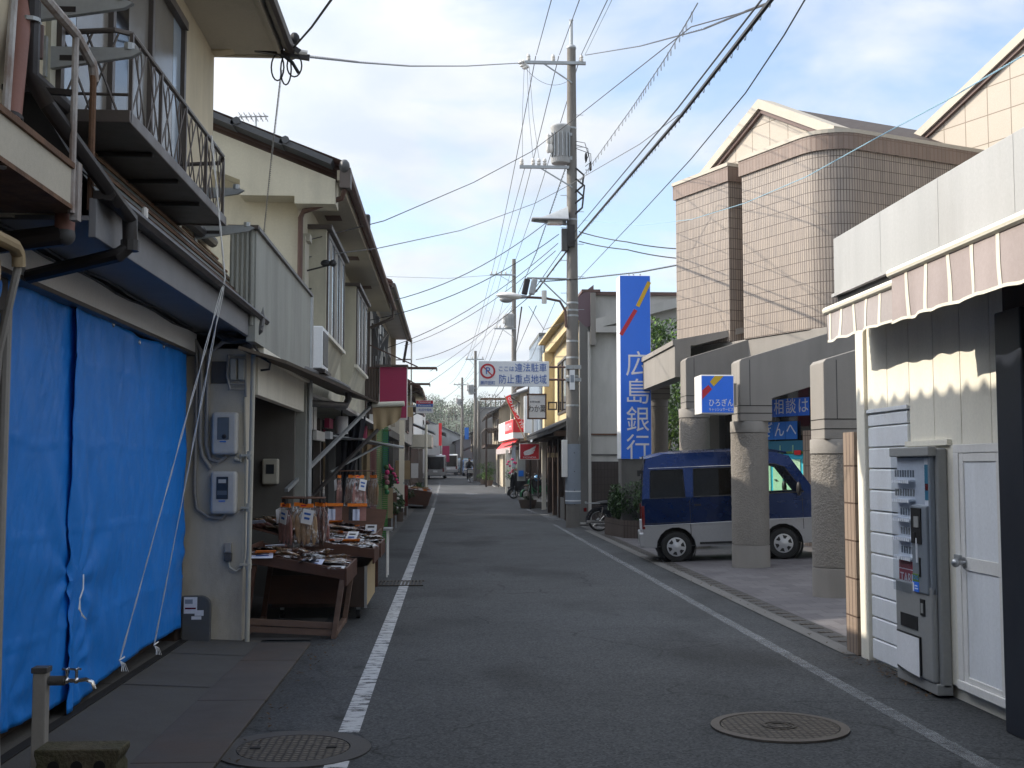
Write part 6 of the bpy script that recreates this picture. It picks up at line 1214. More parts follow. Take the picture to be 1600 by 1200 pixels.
# hanging bag racks
def bag_proto(cont):
    t = thing('hanging_bag', 'x', 'bag', (0, 0, 0), local=True)   # origin at the clip
    b = B()
    for i in range(4): x = -.075+.05*i; b.sph((x, .0, -.27-.01*(i % 2)), (.026, .014, .13), cont, 10, 8, Matrix.Rotation(random.uniform(-.1, .1), 3, 'Y')); b.tube([(x, 0, -.15), (x*.5, 0, -.1)], .006, cont, 5)
    b.build('fish', t)
    sd_ = random.random()*40
    for s_ in (-1, 1):
        b = B(); b.grid(lambda u, v: ((u-.5)*(.17+.07*v)+.004*sin(v*11), s_*.03*sin(pi*u)*min(1, v*2.5)*(1.05-v**6)+.012*noise.noise(V((u*4, v*5, sd_+s_))), -.06-.36*v), 10, 12, 'bag_plastic'); b.build('bag', t)
    b = B(); b.box(-.062, -.006, -.075, .062, .006, -.04, 'orange_tag'); b.box(-.05, -.0075, -.064, .0, -.006, -.05, 'sign_red'); b.build('header_card', t)
    b = B(); b.obox((.02, -.04, -.155), (.10, .003, .13), 'paper', Matrix.Rotation(.2, 3, 'Y')); b.obox((.02, -.043, -.13), (.06, .002, .018), 'letter_blue', Matrix.Rotation(.2, 3, 'Y')); b.obox((.015, -.043, -.17), (.05, .002, .02), 'letter_blue', Matrix.Rotation(.2, 3, 'Y')); b.build('price_card', t)
    b = B(); b.box(-.012, -.012, -.045, .012, .012, .0, 'plastic_black'); b.build('clip', t)
    return t
bags = [bag_proto('fish_brown'), bag_proto('fish_tan'), bag_proto('fish_pink')]; ub = set()
def rack(c, r, n, label, blabel, grp, seed, pole_base):
    random.seed(seed); t = thing('hanging_rack', label, 'rack', (c[0], c[1], 0))
    b = B(); b.tube([(c[0]+r*cos(a), c[1]+r*sin(a), c[2]) for a in [2*pi*i/28 for i in range(28)]], .009, 'brown_board', 6, closed=True); b.build('ring', t)
    b = B(); b.cyl((c[0], c[1], pole_base), (c[0], c[1], c[2]), .012, 'plastic_black', n=8)
    for a in (0, pi/2): b.cyl((c[0]-r*cos(a), c[1]-r*sin(a), c[2]), (c[0]+r*cos(a), c[1]+r*sin(a), c[2]), .006, 'plastic_black', n=6)
    b.build('stand', t)
    for i in range(n):
        a = -pi/2+2*pi*i/n+.25; k = (i*2+seed) % 3; loc = (c[0]+r*cos(a), c[1]+r*sin(a), c[2]-.01); rz = a+pi/2+random.uniform(-.5, .5)
        if k in ub: dup(bags[k], loc, rz, blabel, grp, 1.18)
        else: bags[k].location = loc; bags[k].rotation_euler = (0, 0, rz); bags[k].scale = (1.18,)*3; tag(bags[k], blabel, None, grp); ub.add(k)
rack((-1.56, 12.75, 1.31), .23, 6, 'ring rack of hanging fish bags on the nearer stall', 'plastic bag of dried fish with orange header hanging from the nearer ring', 'bags hanging from the nearer ring', 1, .95)
rack((-1.30, 16.6, 1.58), .24, 4, 'second ring rack of hanging bags on the farther stall', 'plastic bag of dried fish hanging from the farther ring', 'bags hanging from the farther ring', 2, .8)
for i, (x, y) in enumerate(((-1.55, 15.9), (-1.22, 15.8))):
    b = B()
    for k in range(2): b.obox((x-.06+.12*k, y, 1.02), (.11, .02, .2), 'kelp_black' if k == 0 else 'fish_pink', Matrix.Rotation(-.15, 3, 'X')); b.obox((x-.03+.03*k, y-.02, 1.0), (.06, .004, .15), 'price_card', Matrix.Rotation(-.15, 3, 'X'))
    b.obox((x, y-.012, 1.13), (.26, .03, .04), 'orange_tag', Matrix.Rotation(-.15, 3, 'X'))
    tag(b.build('display_card', at=(x, y, .9)), ('left' if i == 0 else 'right')+' orange topped display card standing among the dark packets', 'display card')
# white shelf, low table behind
t = thing('step_shelf', 'white stepped plant shelf beyond the farther brown stall', 'shelf', (-1.25, 18.2, 0))
for x, y, z in ((-1.45, 18, .95), (-1.1, 17.8, .72)): B().box(x-.2, y-.2, z-.03, x+.25, y+.25, z, 'steel').build('shelf_board', t)
for x, y, z in ((-1.62, 17.85, .93), (-1.25, 17.85, .93), (-.92, 17.65, .7), (-.92, 18, .7)): B().cyl((x, y, 0), (x, y, z), .012, 'white_paint', n=8).build('leg', t)
# small flat awning frame, curtain, nets
t = thing('frame_awning', 'bare bluish metal awning frame over the middle stalls', 'awning', (-1.5, 21, 2))
b = B(); b.slab((-2.05, 20.5, 2.12), (-1.5, 20.4, 2.10), (-.92, 23.4, 1.99), (-2.05, 24, 2.14), .03, 'steel'); b.tube([(-2.05, 20.5, 2.17), (-.92, 23.4, 2.02)], .03, 'galv', 6); b.build('frame', t); B().bar((-2.05, 20.5, 1.55), (-1.25, 22, 2.06), .04, .03, 'galv').build('support_arm', t)
t = thing('curtain', 'dark gathered curtain hanging at the shop front by the green net', 'curtain', (-1.9, 21.2, 0))
b = B(); b.grid(lambda u, v: (-1.95+.42*u*(1-.75*sin(pi*v*.7)**2)+.02*sin(u*26), 21.3+.05*sin(u*20+v*2), .35+2.2*(1-v)), 30, 14, 'cloth_dark'); b.build('cloth', t)
for x, w_2, k, z1, lab, rz in ((-1.60, .16, 'net_pink', 2.0, 'pinkish roll-up net screen standing on the shop side', .2), (-1.47, .10, 'net_pale', 2.5, 'pale green net screen strip between pink and green ones', 0), (-1.36, .12, 'net_green', 2.5, 'bright green net screen nearest the street', 0)):
    t = thing('net_screen', lab, 'screen', (x, 24, 0)); b = B(); z = .1
    while z < z1: b.box(x, 23.95+.05*rz, z, x+w_2, 24.0, z+.028, k); z += .042
    b.cyl((x+.005, 23.98, 0), (x+.005, 23.98, z1), .01, 'galv', n=5); b.build('slats', t)
t = thing('flower_hanging', 'string of pink and green flower balls hanging at the green screen', 'decoration', (-1.25, 23.9, 1.2)); b = B()
for i, k in enumerate(('leaf', 'magenta', 'net_pink', 'net_pink', 'net_pale', 'green_plastic')): b.sph((-1.27+.02*(i % 2), 23.85, 1.62-.10*i), (.05, .04, .055), k, 8, 6)
b.build('flowers', t)
# potted flowers on the left
def potted(name, label, loc, r, h, leaves, k1, k2, fl=None, n=900, group=None, flz=1):
    t = thing(name, label, 'plant', loc, group=group); x, y, z = loc
    b = B(); b.lathe((x, y, z), [(.001, 0), (r*.75, 0), (r, h), (r*.9, h), (r*.85, h-.03), (.001, h-.03)], 'pot', 16); b.build('pot', t)
    b = B()
    for c, rr in leaves: leafmesh(b, (x+c[0], y+c[1], z+c[2]), rr, n, .05, k1, k2, lumps=6)
    b.build('foliage', t); b = B()
    for k in range(4): b.tube([(x, y, z+h-.05), (x+random.uniform(-.1, .1), y, z+leaves[0][0][2])], .012, 'bark', 5)
    b.build('stem', t)
    if fl: 
        b = B()
        for p, k in fl: b.sph((x+p[0], y+p[1], z+p[2]), (.05*flz, .05*flz, .04*flz), k, 7, 5)
        b.build('flower', t)
    return t
random.seed(5)
potted('potted_plant', 'pot of white flowers below an arching pink spray by the left shops', (-1.75, 33.5, 0), .25, .38, [((0, 0, .7), (.38, .3, .4)), ((.1, 0, 1.25), (.25, .2, .3))], 'leaf_dark', 'leaf', [((random.uniform(-.35, .35), -.25, random.uniform(.42, .9)), 'porcelain') for _ in range(16)]+[((-.12+.032*i, -.1, 1.72-.0032*i*i-.02*(i % 2)+.02*((i*7) % 3)), 'magenta') for i in range(14)], flz=1.0)
# red stall far left, boards
t = thing('stall_table', 'long dark red stall box heaped with goods farther down the left side', 'stall table', (-1.4, 46.5, 0))
z0 = zr(46); b = B(); b.prism([(-2.15, z0+.22), (-.82, z0+.1), (-.66, z0+.62), (-2.2, z0+.86)], 'y', 45.6, 47.6, 'stall_wood'); b.build('tray', t)
for x in (-2.0, -.95):
    for y in (45.8, 47.4): B().box(x-.05, y-.05, 0, x+.05, y+.05, .3, 'stall_wood_old').build('leg', t)
b = B(); random.seed(3)
for k in range(60): b.obox((random.uniform(-2.1, -.75), random.uniform(45.7, 47.5), z0+.78+random.uniform(-.03, .05)-.12*random.random()), (.2, .14, .06), random.choice(('paper', 'fish_tan', 'fish_pink', 'net_pale', 'price_card', 'orange_tag')), Matrix.Rotation(random.random()*3, 3, 'Z'))
tag(b.build('goods', t), None)
t = thing('sign_stand', 'brown notice panel and white poster on posts beside the red stall', 'sign', (-1.5, 44, 0))
B().cyl((-2.05, 44, 0), (-2.05, 44, 2.3), .03, 'galv', n=8).build('post', t); B().cyl((-.98, 50, 0), (-.98, 50, 3.4), .06, 'ivory_wall', n=8).build('post', t); B().box(-2.0, 43.95, 1.15, -1.45, 44, 1.85, 'tan_cloth').build('panel', t); B().box(-1.42, 43.96, 1.2, -1.15, 44, 1.75, 'paper').build('poster', t); B().cyl((-1.95, 43.85, 1.1), (-1.95, 43.9, 1.1), .16, 'green_plastic', n=20).build('disc', t)

b = B(); random.seed(77)
for k in range(420):
    if k < 200: x = 3.55-abs(random.gauss(0, .10)); y = random.uniform(8.3, 10.0) if k % 2 else random.gauss(9.0, .25)
    elif k < 330: x = -1.22+abs(random.gauss(0, .10)); y = random.uniform(5.5, 14)
    else: x = 3.5+random.gauss(0, .06); y = random.uniform(10, 26)
    s_ = random.uniform(.008, .022); R = Matrix.Rotation(random.random()*6, 3, 'Z') @ Matrix.Rotation(random.uniform(-.5, .5), 3, 'X'); p = V((x, y, .014+random.random()*.008)); b.add([p+R @ V(q) for q in ((0, -s_, 0), (s_*.6, 0, s_*.2), (0, s_, 0), (-s_*.6, 0, s_*.2))], [(0, 1, 2), (0, 2, 3)], 'dry_leaf')
tag(b.build('leaf_litter'), 'dry brown leaf litter and grit along both edges of the road', 'leaf litter', None, 'stuff')
# ---- street clutter along the left shops
random.seed(31)
def crate(name, label, x, y, z, sx, sy, sz, k, rz=0, cat='crate'):
    t = thing(name, label, cat, (x, y, z), rz, local=True); b = B(); w = .02
    b.box(-sx/2, -sy/2, 0, sx/2, sy/2, .02, k)
    for q in ((-sx/2, -sy/2, sx/2, -sy/2+w), (-sx/2, sy/2-w, sx/2, sy/2), (-sx/2, -sy/2+w, -sx/2+w, sy/2-w), (sx/2-w, -sy/2+w, sx/2, sy/2-w)): b.box(q[0], q[1], .02, q[2], q[3], sz, k)
    b.build('body', t, bevel=.004); b = B()
    for i in range(7): b.obox((random.uniform(-.4, .4)*sx, random.uniform(-.4, .4)*sy, sz-.02), (.14, .1, .08), random.choice(('fish_tan', 'fish_brown', 'paper', 'kelp_black')), Matrix.Rotation(random.random()*3, 3, 'Z') @ Matrix.Rotation(random.uniform(-.4, .4), 3, 'X'))
    b.build('goods', t); return t
crate('crate', 'brown crate in front of the dark curtain behind the farther stall', -1.75, 19.2, .01, .6, .5, .42, 'brown_board', .05)
crate('crate', 'second brown crate beyond the dark curtain by the green screens', -1.75, 22.4, .01, .55, .5, .62, 'stall_wood', -.1)
for x, y, h, k, lab in ((-1.72, 26.2, 1.5, 'tan_cloth', 'tan cloth hung on a rail before the pink signboard'), (-1.6, 27.0, 1.3, 'cloth_blue', 'dark blue cloth hung on a rail before the pink signboard')):
    t = thing('hanging_cloth', lab, 'cloth', (x, y, 1)); b = B(); b.grid(lambda u, v, x=x, y=y, h=h: (x-.22+.44*u, y+.04*sin(u*15+v), 2.45-h*v*.75), 18, 6, k); b.build('cloth', t); B().cyl((x-.26, y, 2.46), (x+.26, y, 2.46), .015, 'brown_board', n=6).build('rail', t)
for i, (x, y, k, s_) in enumerate(((-1.62, 29.5, 'tan_cloth', .5), (-1.6, 31.2, 'brown_board', .4), (-1.6, 36.5, 'ivory_wall', .5), (-1.55, 38.2, 'lamp_red', .45))):
    t = thing('board_sign', ('tan', 'dark brown', 'ivory', 'dark red')[i]+' standing board sign along the left shop row', 'sign', (x, y, 0)); b = B(); b.box(x-.22, y, .35, x+.22, y+.03, .35+s_*1.5, k); b.build('panel', t); b = B()
    for q in (-.2, .2): b.box(x+q-.015, y+.01, 0, x+q+.015, y+.05, .4+s_*1.5, 'galv')
    b.build('leg', t)
for i, (x, y, h) in enumerate(((-1.55, 30.3, .5), (-1.5, 35.0, .65), (-1.55, 39.3, .55), (-1.3, 51, .6), (-1.35, 54, .5))): potted('potted_plant', ('low dark green potted plant by the tan board sign', 'bushy potted plant on the left beyond the white flowers', 'potted plant below the short pipe frame', 'potted shrub past the long red stall', 'small potted shrub before the pale blue canopy')[i], (x, y, zr(y)), .18, .28, [((0, 0, h), (.28, .26, .28))], 'leaf_dark', 'leaf', None, 500)
for i, y in enumerate((20.3, 25.1, 33.0)):
    t = thing('lantern', ('first', 'second', 'third')[i]+' pale lamp box under the left eaves counting from the stalls', 'lamp', (-1.9, y, 2.4)); b = B(); b.cyl((-1.85, y, 2.2), (-1.85, y, 2.5), .11, ('sign_white', 'pink_board', 'ivory_wall')[i], n=14); b.build('shade', t); b = B(); b.cyl((-1.85, y, 2.5), (-1.85, y, 2.62), .012, 'wire', n=5); b.build('cord', t)
# ================================================================ farther buildings
def house(name, label, cat, side, y0, y1, xf, h, wall, roofk, depth=7, z0=None, eave=.5, pitch=.42, wins=(), lower=None, lowh=2.7, gutter=True, flat=False, lset=.25):
    """street house: side -1 left, 1 right; xf front plane; wins = (ya, yb, za, zb, pane)"""
    if z0 is None: z0 = zr(y0)-.03
    s = side; t = thing(name, label, cat, (xf, (y0+y1)/2, z0)); xb = xf+s*depth; zt = z0+h
    b = B(); b.box(xf, y0, z0+(lowh if lower else 0), xb, y1, zt, wall); b.build('wall', t)
    if lower: b = B(); b.box(xf+s*lset, y0+.02, z0-.2, xb, y1-.02, z0+lowh, lower); b.build('lower_wall', t)
    b = B()
    if flat: b.box(xf-s*.05, y0-.05, zt, xb, y1+.05, zt+.12, roofk)
    else:
        xm = xf+s*depth/2; zr_ = zt+pitch*depth/2; e = eave
        b.slab((xf-s*e, y0-.25, zt-e*pitch), (xf-s*e, y1+.25, zt-e*pitch), (xm, y1+.25, zr_), (xm, y0-.25, zr_), -.10*s if s > 0 else .10, roofk)
        b.slab((xb+s*e, y0-.25, zt-e*pitch), (xb+s*e, y1+.25, zt-e*pitch), (xm, y1+.25, zr_), (xm, y0-.25, zr_), .10*s if s > 0 else -.10, roofk)
        n = int((y1-y0+.5)/.3); 
        for i in range(n+1): yy = y0-.25+i*.3; b.tube([(xf-s*e, yy, zt-e*pitch+.09), (xm, yy, zr_+.09)], .05, roofk, 5)
        b.tube([(xm, y0-.3, zr_+.1), (xm, y1+.3, zr_+.1)], .13, roofk, 8)
    o = b.build('roof', t)
    if not flat:
        b = B(); xm = xf+s*depth/2; b.add([(xf, y0+.01, zt), (xb, y0+.01, zt), (xm, y0+.01, zt+pitch*depth/2-.02), (xf, y1-.01, zt), (xb, y1-.01, zt), (xm, y1-.01, zt+pitch*depth/2-.02)], [(0, 1, 2), (5, 4, 3)], wall); b.build('gable_wall', t)
        if gutter: b = B(); b.tube([(xf-s*(eave+.05), y0-.25, zt-eave*pitch), (xf-s*(eave+.05), y1+.25, zt-eave*pitch)], .06, 'bronze', 6); b.tube([(xf-s*(eave+.05), y0-.1, zt-eave*pitch), (xf-s*.05, y0-.05, zt-eave*pitch-.3), (xf-s*.05, y0-.05, z0)], .04, 'bronze', 6); b.build('gutter', t)
    for (ya, yb, za, zb, pane) in wins:
        f = B(); 
        for q in ((ya, ya+.07, za, zb), (yb-.07, yb, za, zb), (ya, yb, za, za+.07), (ya, yb, zb-.07, zb), ((ya+yb)/2-.03, (ya+yb)/2+.03, za, zb)): f.box(xf-s*.05, q[0], z0+q[2], xf+s*.01, q[1], z0+q[3], 'bronze')
        f = f.build('window', t); g = B(); g.box(xf-s*.02, ya+.05, z0+za+.05, xf-s*.008, yb-.05, z0+zb-.05, pane); g.build('pane', f)
    return t
# ---- left: cluttered house after the bays
t = house('shop_house', 'grey cluttered shop house with far reaching eaves after the bay windows', 'house', -1, 28.3, 40.5, -2.0, 6.2, 'stucco_grey', 'roof_tile_brown', 7, 0, .6, .35, ((30, 32, 3.9, 5.3, 'grey_glass'), (33.5, 35.5, 3.9, 5.3, 'pale_glass'), (37, 39, 3.9, 5.3, 'grey_glass')), 'cement_dark', 2.75)
b = B(); b.box(-2.0, 28.4, 6.02, -1.42, 40.6, 6.09, 'fascia_white'); b.box(-1.46, 28.2, 5.98, -1.4, 40.7, 6.15, 'soffit'); b.box(-2.02, 40.2, 3, -1.85, 40.5, 6.1, 'soffit'); b.build('soffit', t)
b = B(); random.seed(11)
for k in range(9): b.obox((-1.85+.06*random.random(), 29+k*.4, 4.6+random.uniform(-.9, .9)), (.12, .25, random.uniform(.2, .7)), random.choice(('galv', 'meter_grey', 'white_paint', 'dark_pvc')))
for k in range(10): b.tube([(-1.9, 28.5+k*.5, 5.6), (-1.75, 29+k*.5, 4.5+.1*k), (-1.9, 29.3+k*.5, 3.6)], .015, 'wire_grey', 4)
b.build('cable_clutter', t)
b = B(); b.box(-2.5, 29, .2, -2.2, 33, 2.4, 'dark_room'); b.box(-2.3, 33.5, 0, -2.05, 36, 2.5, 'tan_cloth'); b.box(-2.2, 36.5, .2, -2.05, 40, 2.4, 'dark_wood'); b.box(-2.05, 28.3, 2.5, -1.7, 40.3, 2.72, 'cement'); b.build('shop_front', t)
t = thing('sign_board', 'large deep pink blank signboard box jutting from the left shops', 'sign', (-1.4, 27.4, 3.3))
b = B(); b.box(-1.62, 27.2, 2.72, -.98, 27.5, 3.95, 'white_paint'); b.build('case', t); b = B(); b.box(-1.61, 27.185, 2.76, -.99, 27.199, 3.94, 'pink_board'); b.build('face', t)
b = B(); b.box(-1.70, 27.1, 3.95, -.96, 27.55, 3.99, 'bronze'); b.build('cap', t)
b = B()
for i in range(5): b.cyl((-1.93+i*.065, 27.3, 2.85), (-1.93+i*.065, 27.3, 3.9), .035, 'corrugated_brown', n=8)
b.build('side_panel', t)
for yb_, z_, xe in ((27.6, 3.95, -.30), (33, 3.95, -.55)):
    t = thing('sign_outrigger', ('upper' if yb_ < 30 else 'lower')+' rusty steel sign arm sticking out over the street with no sign', 'bracket', (-1, yb_, z_)); b = B(); b.bar((-2.0, yb_, z_), (xe, yb_, z_), .05, .06, 'brown_pipe'); b.bar((-1.9, yb_, z_+.55), (xe-.45, yb_, z_+.03), .03, .03, 'brown_pipe'); b.bar((xe, yb_, z_), (xe, yb_, z_-.07), .03, .03, 'brown_pipe'); b.build('arm', t)
t = thing('roof_frame', 'thin pipe frame with dark bracket on the low roof past the eaves', 'frame', (-1.5, 41.5, 5)); b = B(); b.tube([(-1.35, 41.5, 3.8), (-1.35, 41.5, 6.05), (-1.5, 41.5, 6.1)], .03, 'galv', 6); b.tube([(-2, 41.5, 5.4), (-1.35, 41.5, 5.42)], .03, 'galv', 6); b.bar((-1.5, 41.4, 6.05), (-1.62, 41.4, 5.3), .09, .06, 'dark_metal'); b.build('frame', t)
t = house('old_house', 'low weathered house with tattered white cloth under its brown tiled eave', 'house', -1, 42, 56, -1.75, 4.7, 'stucco_grey', 'roof_tile_brown', 7, 0, .7, .45, ((43, 45, 3, 4.2, 'grey_glass'), (47, 50, 3, 4.2, 'pale_glass')), 'cement_dark', 2.6)
b = B(); b.grid(lambda u, v: (-1.72+.75*u, 46+.1*sin(u*9), 4.75-.18*u-v*(.55+.28*sin(u*11))), 24, 6, 'awning_stripe'); b.build('cloth', t)
b = B(); b.box(-1.78, 41.9, .0, -1.6, 42.1, 4.5, 'ivory_wall'); b.box(-1.5, 41.95, 3.4, -1.3, 42.05, 3.9, 'plywood'); b.build('post', t)
t = thing('shop_sign', 'red, blue and white electric shop sign box hung over the left footway', 'sign', (-.9, 42, 3.7))
x0, x1, z0, z1 = -1.19, -.575, 3.53, 3.99; yb = 41.9
B().box(x0, yb, z0, x1, yb+.14, z1, 'sign_white').build('case', t); b = B(); b.box(x0+.01, yb-.005, z1-.125, x1-.01, yb-.001, z1-.01, 'sign_red'); b.box(x0+.01, yb-.005, z1-.235, x1-.01, yb-.001, z1-.128, 'letter_blue'); b.build('face', t)
b = B(); b.text('National', ((x0+x1)/2, yb-.008, z1-.065), (1, 0, 0), (0, 0, 1), .10, 'letter_white', wid=.42); b.text('Panasonic', ((x0+x1)/2, yb-.008, z1-.18), (1, 0, 0), (0, 0, 1), .085, 'letter_white', wid=.46); b.text('(有)田中電機', ((x0+x1)/2, yb-.004, z0+.11), (1, 0, 0), (0, 0, 1), .085, 'letter_blue', wid=.48); b.build('lettering', t)
B().box(-1.75, yb+.04, 3.75, x0, yb+.1, 3.8, 'galv').build('bracket', t)
t = thing('canopy', 'pale blue sheet canopy sloping over the far left shop front', 'canopy', (-1.2, 57, 3)); b = B(); b.slab((-1.9, 56.2, 3.72), (-.72, 56.2, 3.22), (-.72, 62, 3.26), (-1.9, 62, 3.76), .05, 'light_canopy'); b.build('sheet', t); b = B(); b.box(-1.9, 56.3, 2.55, -.85, 62, 3.15, 'ivory_wall'); b.build('fascia', t)
house('shop_house', 'beige shop house behind the pale blue canopy', 'house', -1, 56.5, 62.5, -1.9, 4.4, 'beige_wall', 'roof_tile', 7, None, .5, .4, ((58, 60, 3.2, 4.2, 'grey_glass'),), 'cement_dark')
t = house('shop_house', 'white fronted shop with a red strip sign on its corner', 'shop', -1, 78.5, 89, -1.8, 5.1, 'white_paint', 'fascia_grey', 7, None, flat=True, wins=((80, 82, 3.2, 4.4, 'grey_glass'),), lower='dark_wood'); B().box(-1.8, 78.3, 3.0, -.7, 78.45, 4.4, 'fascia_white').build('projecting_sign', t); B().box(-.7, 78.3, 3.0, -.5, 78.45, 4.5, 'bright_red').build('projecting_sign', t)
t = house('shop_house', 'house with white awning boards near the parked white van', 'house', -1, 90, 101, -2.1, 4.6, 'fascia_white', 'roof_tile_brown', 7, None, .5, .4, ((92, 95, 3, 4.1, 'pale_glass'),), 'dark_wood'); B().slab((-2.3, 89.8, 3.6), (-1.1, 89.8, 3.2), (-1.1, 101, 3.2), (-2.3, 101, 3.6), .06, 'pale_glass').build('canopy', t)
house('shop_house', 'dark roofed house beyond the white van on the left', 'house', -1, 105, 116, -3.2, 4.2, 'beige_wall', 'roof_tile', 8, None, .6, .45, ((105, 107, 2.6, 3.8, 'grey_glass'),), 'dark_wood')
t = thing('banner', 'pink vertical shop banner hanging over the far left side', 'banner', (-1, 98, 3)); B().box(-.6, 103, 2.0, .02, 103.05, 3.4, 'pink_board').build('cloth', t); B().cyl((-.64, 103.02, .6), (-.64, 103.02, 3.6), .04, 'galv', n=6).build('pole', t)
# ---- right: grey neighbour of the bank with mansard front
t = thing('neighbour_house', 'large grey rendered house with purple mansard and yellow street front', 'house', (4.2, 38, 0)); XF = 3.95
b = B(); b.box(XF, 34.3, 0, 13, 44.5, 6.0, 'stucco_grey'); b.box(XF+.15, 34.32, 6.0, 13, 44.4, 6.75, 'stucco_grey'); b.build('wall', t)
b = B(); b.box(XF+.35, 34.22, 6.70, 13, 44.6, 6.80, 'brown_pipe'); b.box(XF-.05, 34.18, 6.78, XF+.5, 44.6, 6.86, 'brown_pipe'); b.build('roof_edge', t)
b = B(); b.prism([(4.5, 5.74), (13, 8.0), (13, 8.25), (4.3, 5.97), (4.3, 5.57), (5.15, 5.57), (5.15, 5.78)], 'y', 34.05, 34.31, 'stucco_grey'); b.box(4.15, 34.1, 5.2, 4.3, 34.3, 6.75, 'concrete'); b.build('verge_band', t)
b = B(); b.quad((XF+.30, 34.2, 7.0), (XF+.30, 44.6, 7.0), (3.42, 44.6, 6.34), (3.42, 34.2, 6.34), 'purple_roof'); b.prism([(3.42, 6.32), (XF+.05, 5.75), (XF+.3, 5.75), (XF+.30, 7.0)], 'y', 34.19, 34.25, 'purple_roof'); b.box(3.40, 34.2, 6.26, XF, 44.6, 6.33, 'stucco_yellow'); b.box(XF-.3, 34.26, 5.9, XF, 44.5, 6.26, 'stucco_yellow'); b.build('mansard', t)
b = B(); b.box(XF-.02, 34.28, 3.0, XF, 44.5, 6.26, 'stucco_yellow'); b.box(XF-.40, 43.6, 2.9, XF-.02, 44.5, 5.9, 'stucco_yellow'); b.build('street_wall', t)
w_2 = B()
for yy in (36, 37.5, 39.0, 40.5, 42): w_2.box(XF-.06, yy-.05, 3.5, XF-.005, yy+.05, 5.3, 'bronze')
w_2.box(XF-.06, 36, 5.26, XF-.005, 42, 5.34, 'bronze'); w_2.box(XF-.06, 36, 3.46, XF-.005, 42, 3.54, 'bronze'); w_2 = w_2.build('window', t); B().box(XF-.03, 36.05, 3.54, XF-.021, 41.95, 5.26, 'dark_glass').build('pane', w_2)
b = B(); b.wall((XF, 34.27), (9, 34.27), 0, 1.78, 'tile_wall_dark'); b.build('tile_plinth', t)
b = B(); b.box(XF, 34.27, 2.55, 9, 34.298, 2.60, 'brown_board'); b.box(XF+.05, 34.275, 1.95, 9, 34.298, 2.0, 'cement'); b.box(XF-.12, 34.2, 0, XF+.12, 34.45, 6.6, 'cement'); b.cyl((XF+.16, 34.22, 0), (XF+.16, 34.22, 5.6), .05, 'meter_grey', n=10); b.build('trim', t)
# wooden shop front under a tiled lean-to
b = B(); s_ = .42
b.slab((2.95, 35.2, 2.70), (2.95, 44.5, 2.70), (XF, 44.5, 3.16), (XF, 35.2, 3.16), .10, 'roof_tile')
for i in range(32): yy = 35.2+i*.3; b.tube([(2.95, yy, 2.75), (XF, yy, 3.21)], .055, 'roof_tile', 6)
b.build('lean_to_roof', t)
b = B(); b.box(3.15, 35.3, 2.55, XF, 44.4, 2.72, 'dark_wood'); b.box(3.72, 35.3, 0, XF-.02, 44.4, 2.6, 'dark_wood')
for yy in (35.5, 37.5, 39.5, 41.5, 44.2): b.box(3.5, yy, 0, 3.65, yy+.15, 2.6, 'ivory_wall' if yy > 43 else 'dark_wood')
for i in range(30): b.box(3.66, 35.8+i*.1, .7, 3.70, 35.84+i*.1, 2.3, 'dark_wood')
b.box(3.55, 35.3, 0, 3.72, 38.5, .65, 'cement'); b.build('shop_front', t)
t = thing('wooden_sign', 'small orange brown wooden name board under the tiled lean-to', 'sign', (3.5, 37, 2)); b = B(); b.box(3.1, 36.9, 1.92, 3.42, 36.96, 2.06, 'plywood'); b.build('board', t); b = B()
for x in (3.16, 3.32): b.box(x, 36.88, 1.78, x+.03, 36.97, 2.28, 'brown_board')
b.build('hanger', t)
# board sign, frame
t = thing('shop_sign', 'cream framed shop sign with brush written black characters on a side arm', 'sign', (2.9, 42, 3.7)); yb = 42.0
a, c = P(824, 615, 'Y', yb), P(854, 655, 'Y', yb); x0, x1, z0, z1 = a.x, c.x, c.z, a.z
b = B(); b.box(x0+.03, yb, z0+.03, x1-.03, yb+.12, z1-.03, 'sign_white'); b.build('panel', t); b = B()
for q in ((x0, z0, x0+.05, z1), (x1-.05, z0, x1, z1), (x0, z0, x1, z0+.05), (x0, z1-.05, x1, z1)): b.box(q[0], yb-.02, q[1], q[2], yb+.14, q[3], 'brown_board')
b.build('frame', t)
b = B(); b.text('わか葉', ((x0+x1)/2, yb-.006, z0+.36), (1, 0, 0), (0, 0, 1), .26, 'letter_black', wid=.62); b.text('お好み焼', ((x0+x1)/2-.08, yb-.006, z0+.62), (1, 0, 0), (0, 0, 1), .07, 'letter_black', wid=.36); b.build('lettering', t)
b = B(); b.box(x1, yb+.03, z0+.1, XF-.5, yb+.08, z0+.16, 'bronze'); b.box(x1, yb+.03, z1-.22, XF-.5, yb+.08, z1-.16, 'bronze')
for q in ((x1+.05, z0+.33, x1+.1, z0+.63), (x1+.33, z0+.33, x1+.38, z0+.63), (x1+.05, z0+.33, x1+.38, z0+.38), (x1+.05, z0+.58, x1+.38, z0+.63)): b.box(q[0], yb, q[1], q[2], yb+.05, q[3], 'bronze')
b.build('bracket', t)
t = house('metal_house', 'tall house clad in pale blue corrugated metal past the yellow front', 'house', 1, 45, 50.5, 3.5, 6.7, 'corrugated', 'roof_metal', 7, None, flat=True, lower='dark_wood', lowh=2.7, lset=1.1)
b = B()
for i in range(14): b.cyl((3.48, 45+.2+i*.4, 2.75), (3.48, 45+.2+i*.4, 6.7), .03, 'corrugated', n=6)
for i in range(5): b.cyl((3.62+i*.12, 44.97, 2.75), (3.62+i*.12, 44.97, 6.7), .03, 'corrugated', n=6)
b.cyl((3.2, 44.9, 2.9), (3.2, 44.9, 4), .04, 'galv', n=6); b.build('ribs', t); B().box(2.95, 46, 2.95, 3.5, 46.3, 4.4, 'sign_white').build('projecting_sign', t)
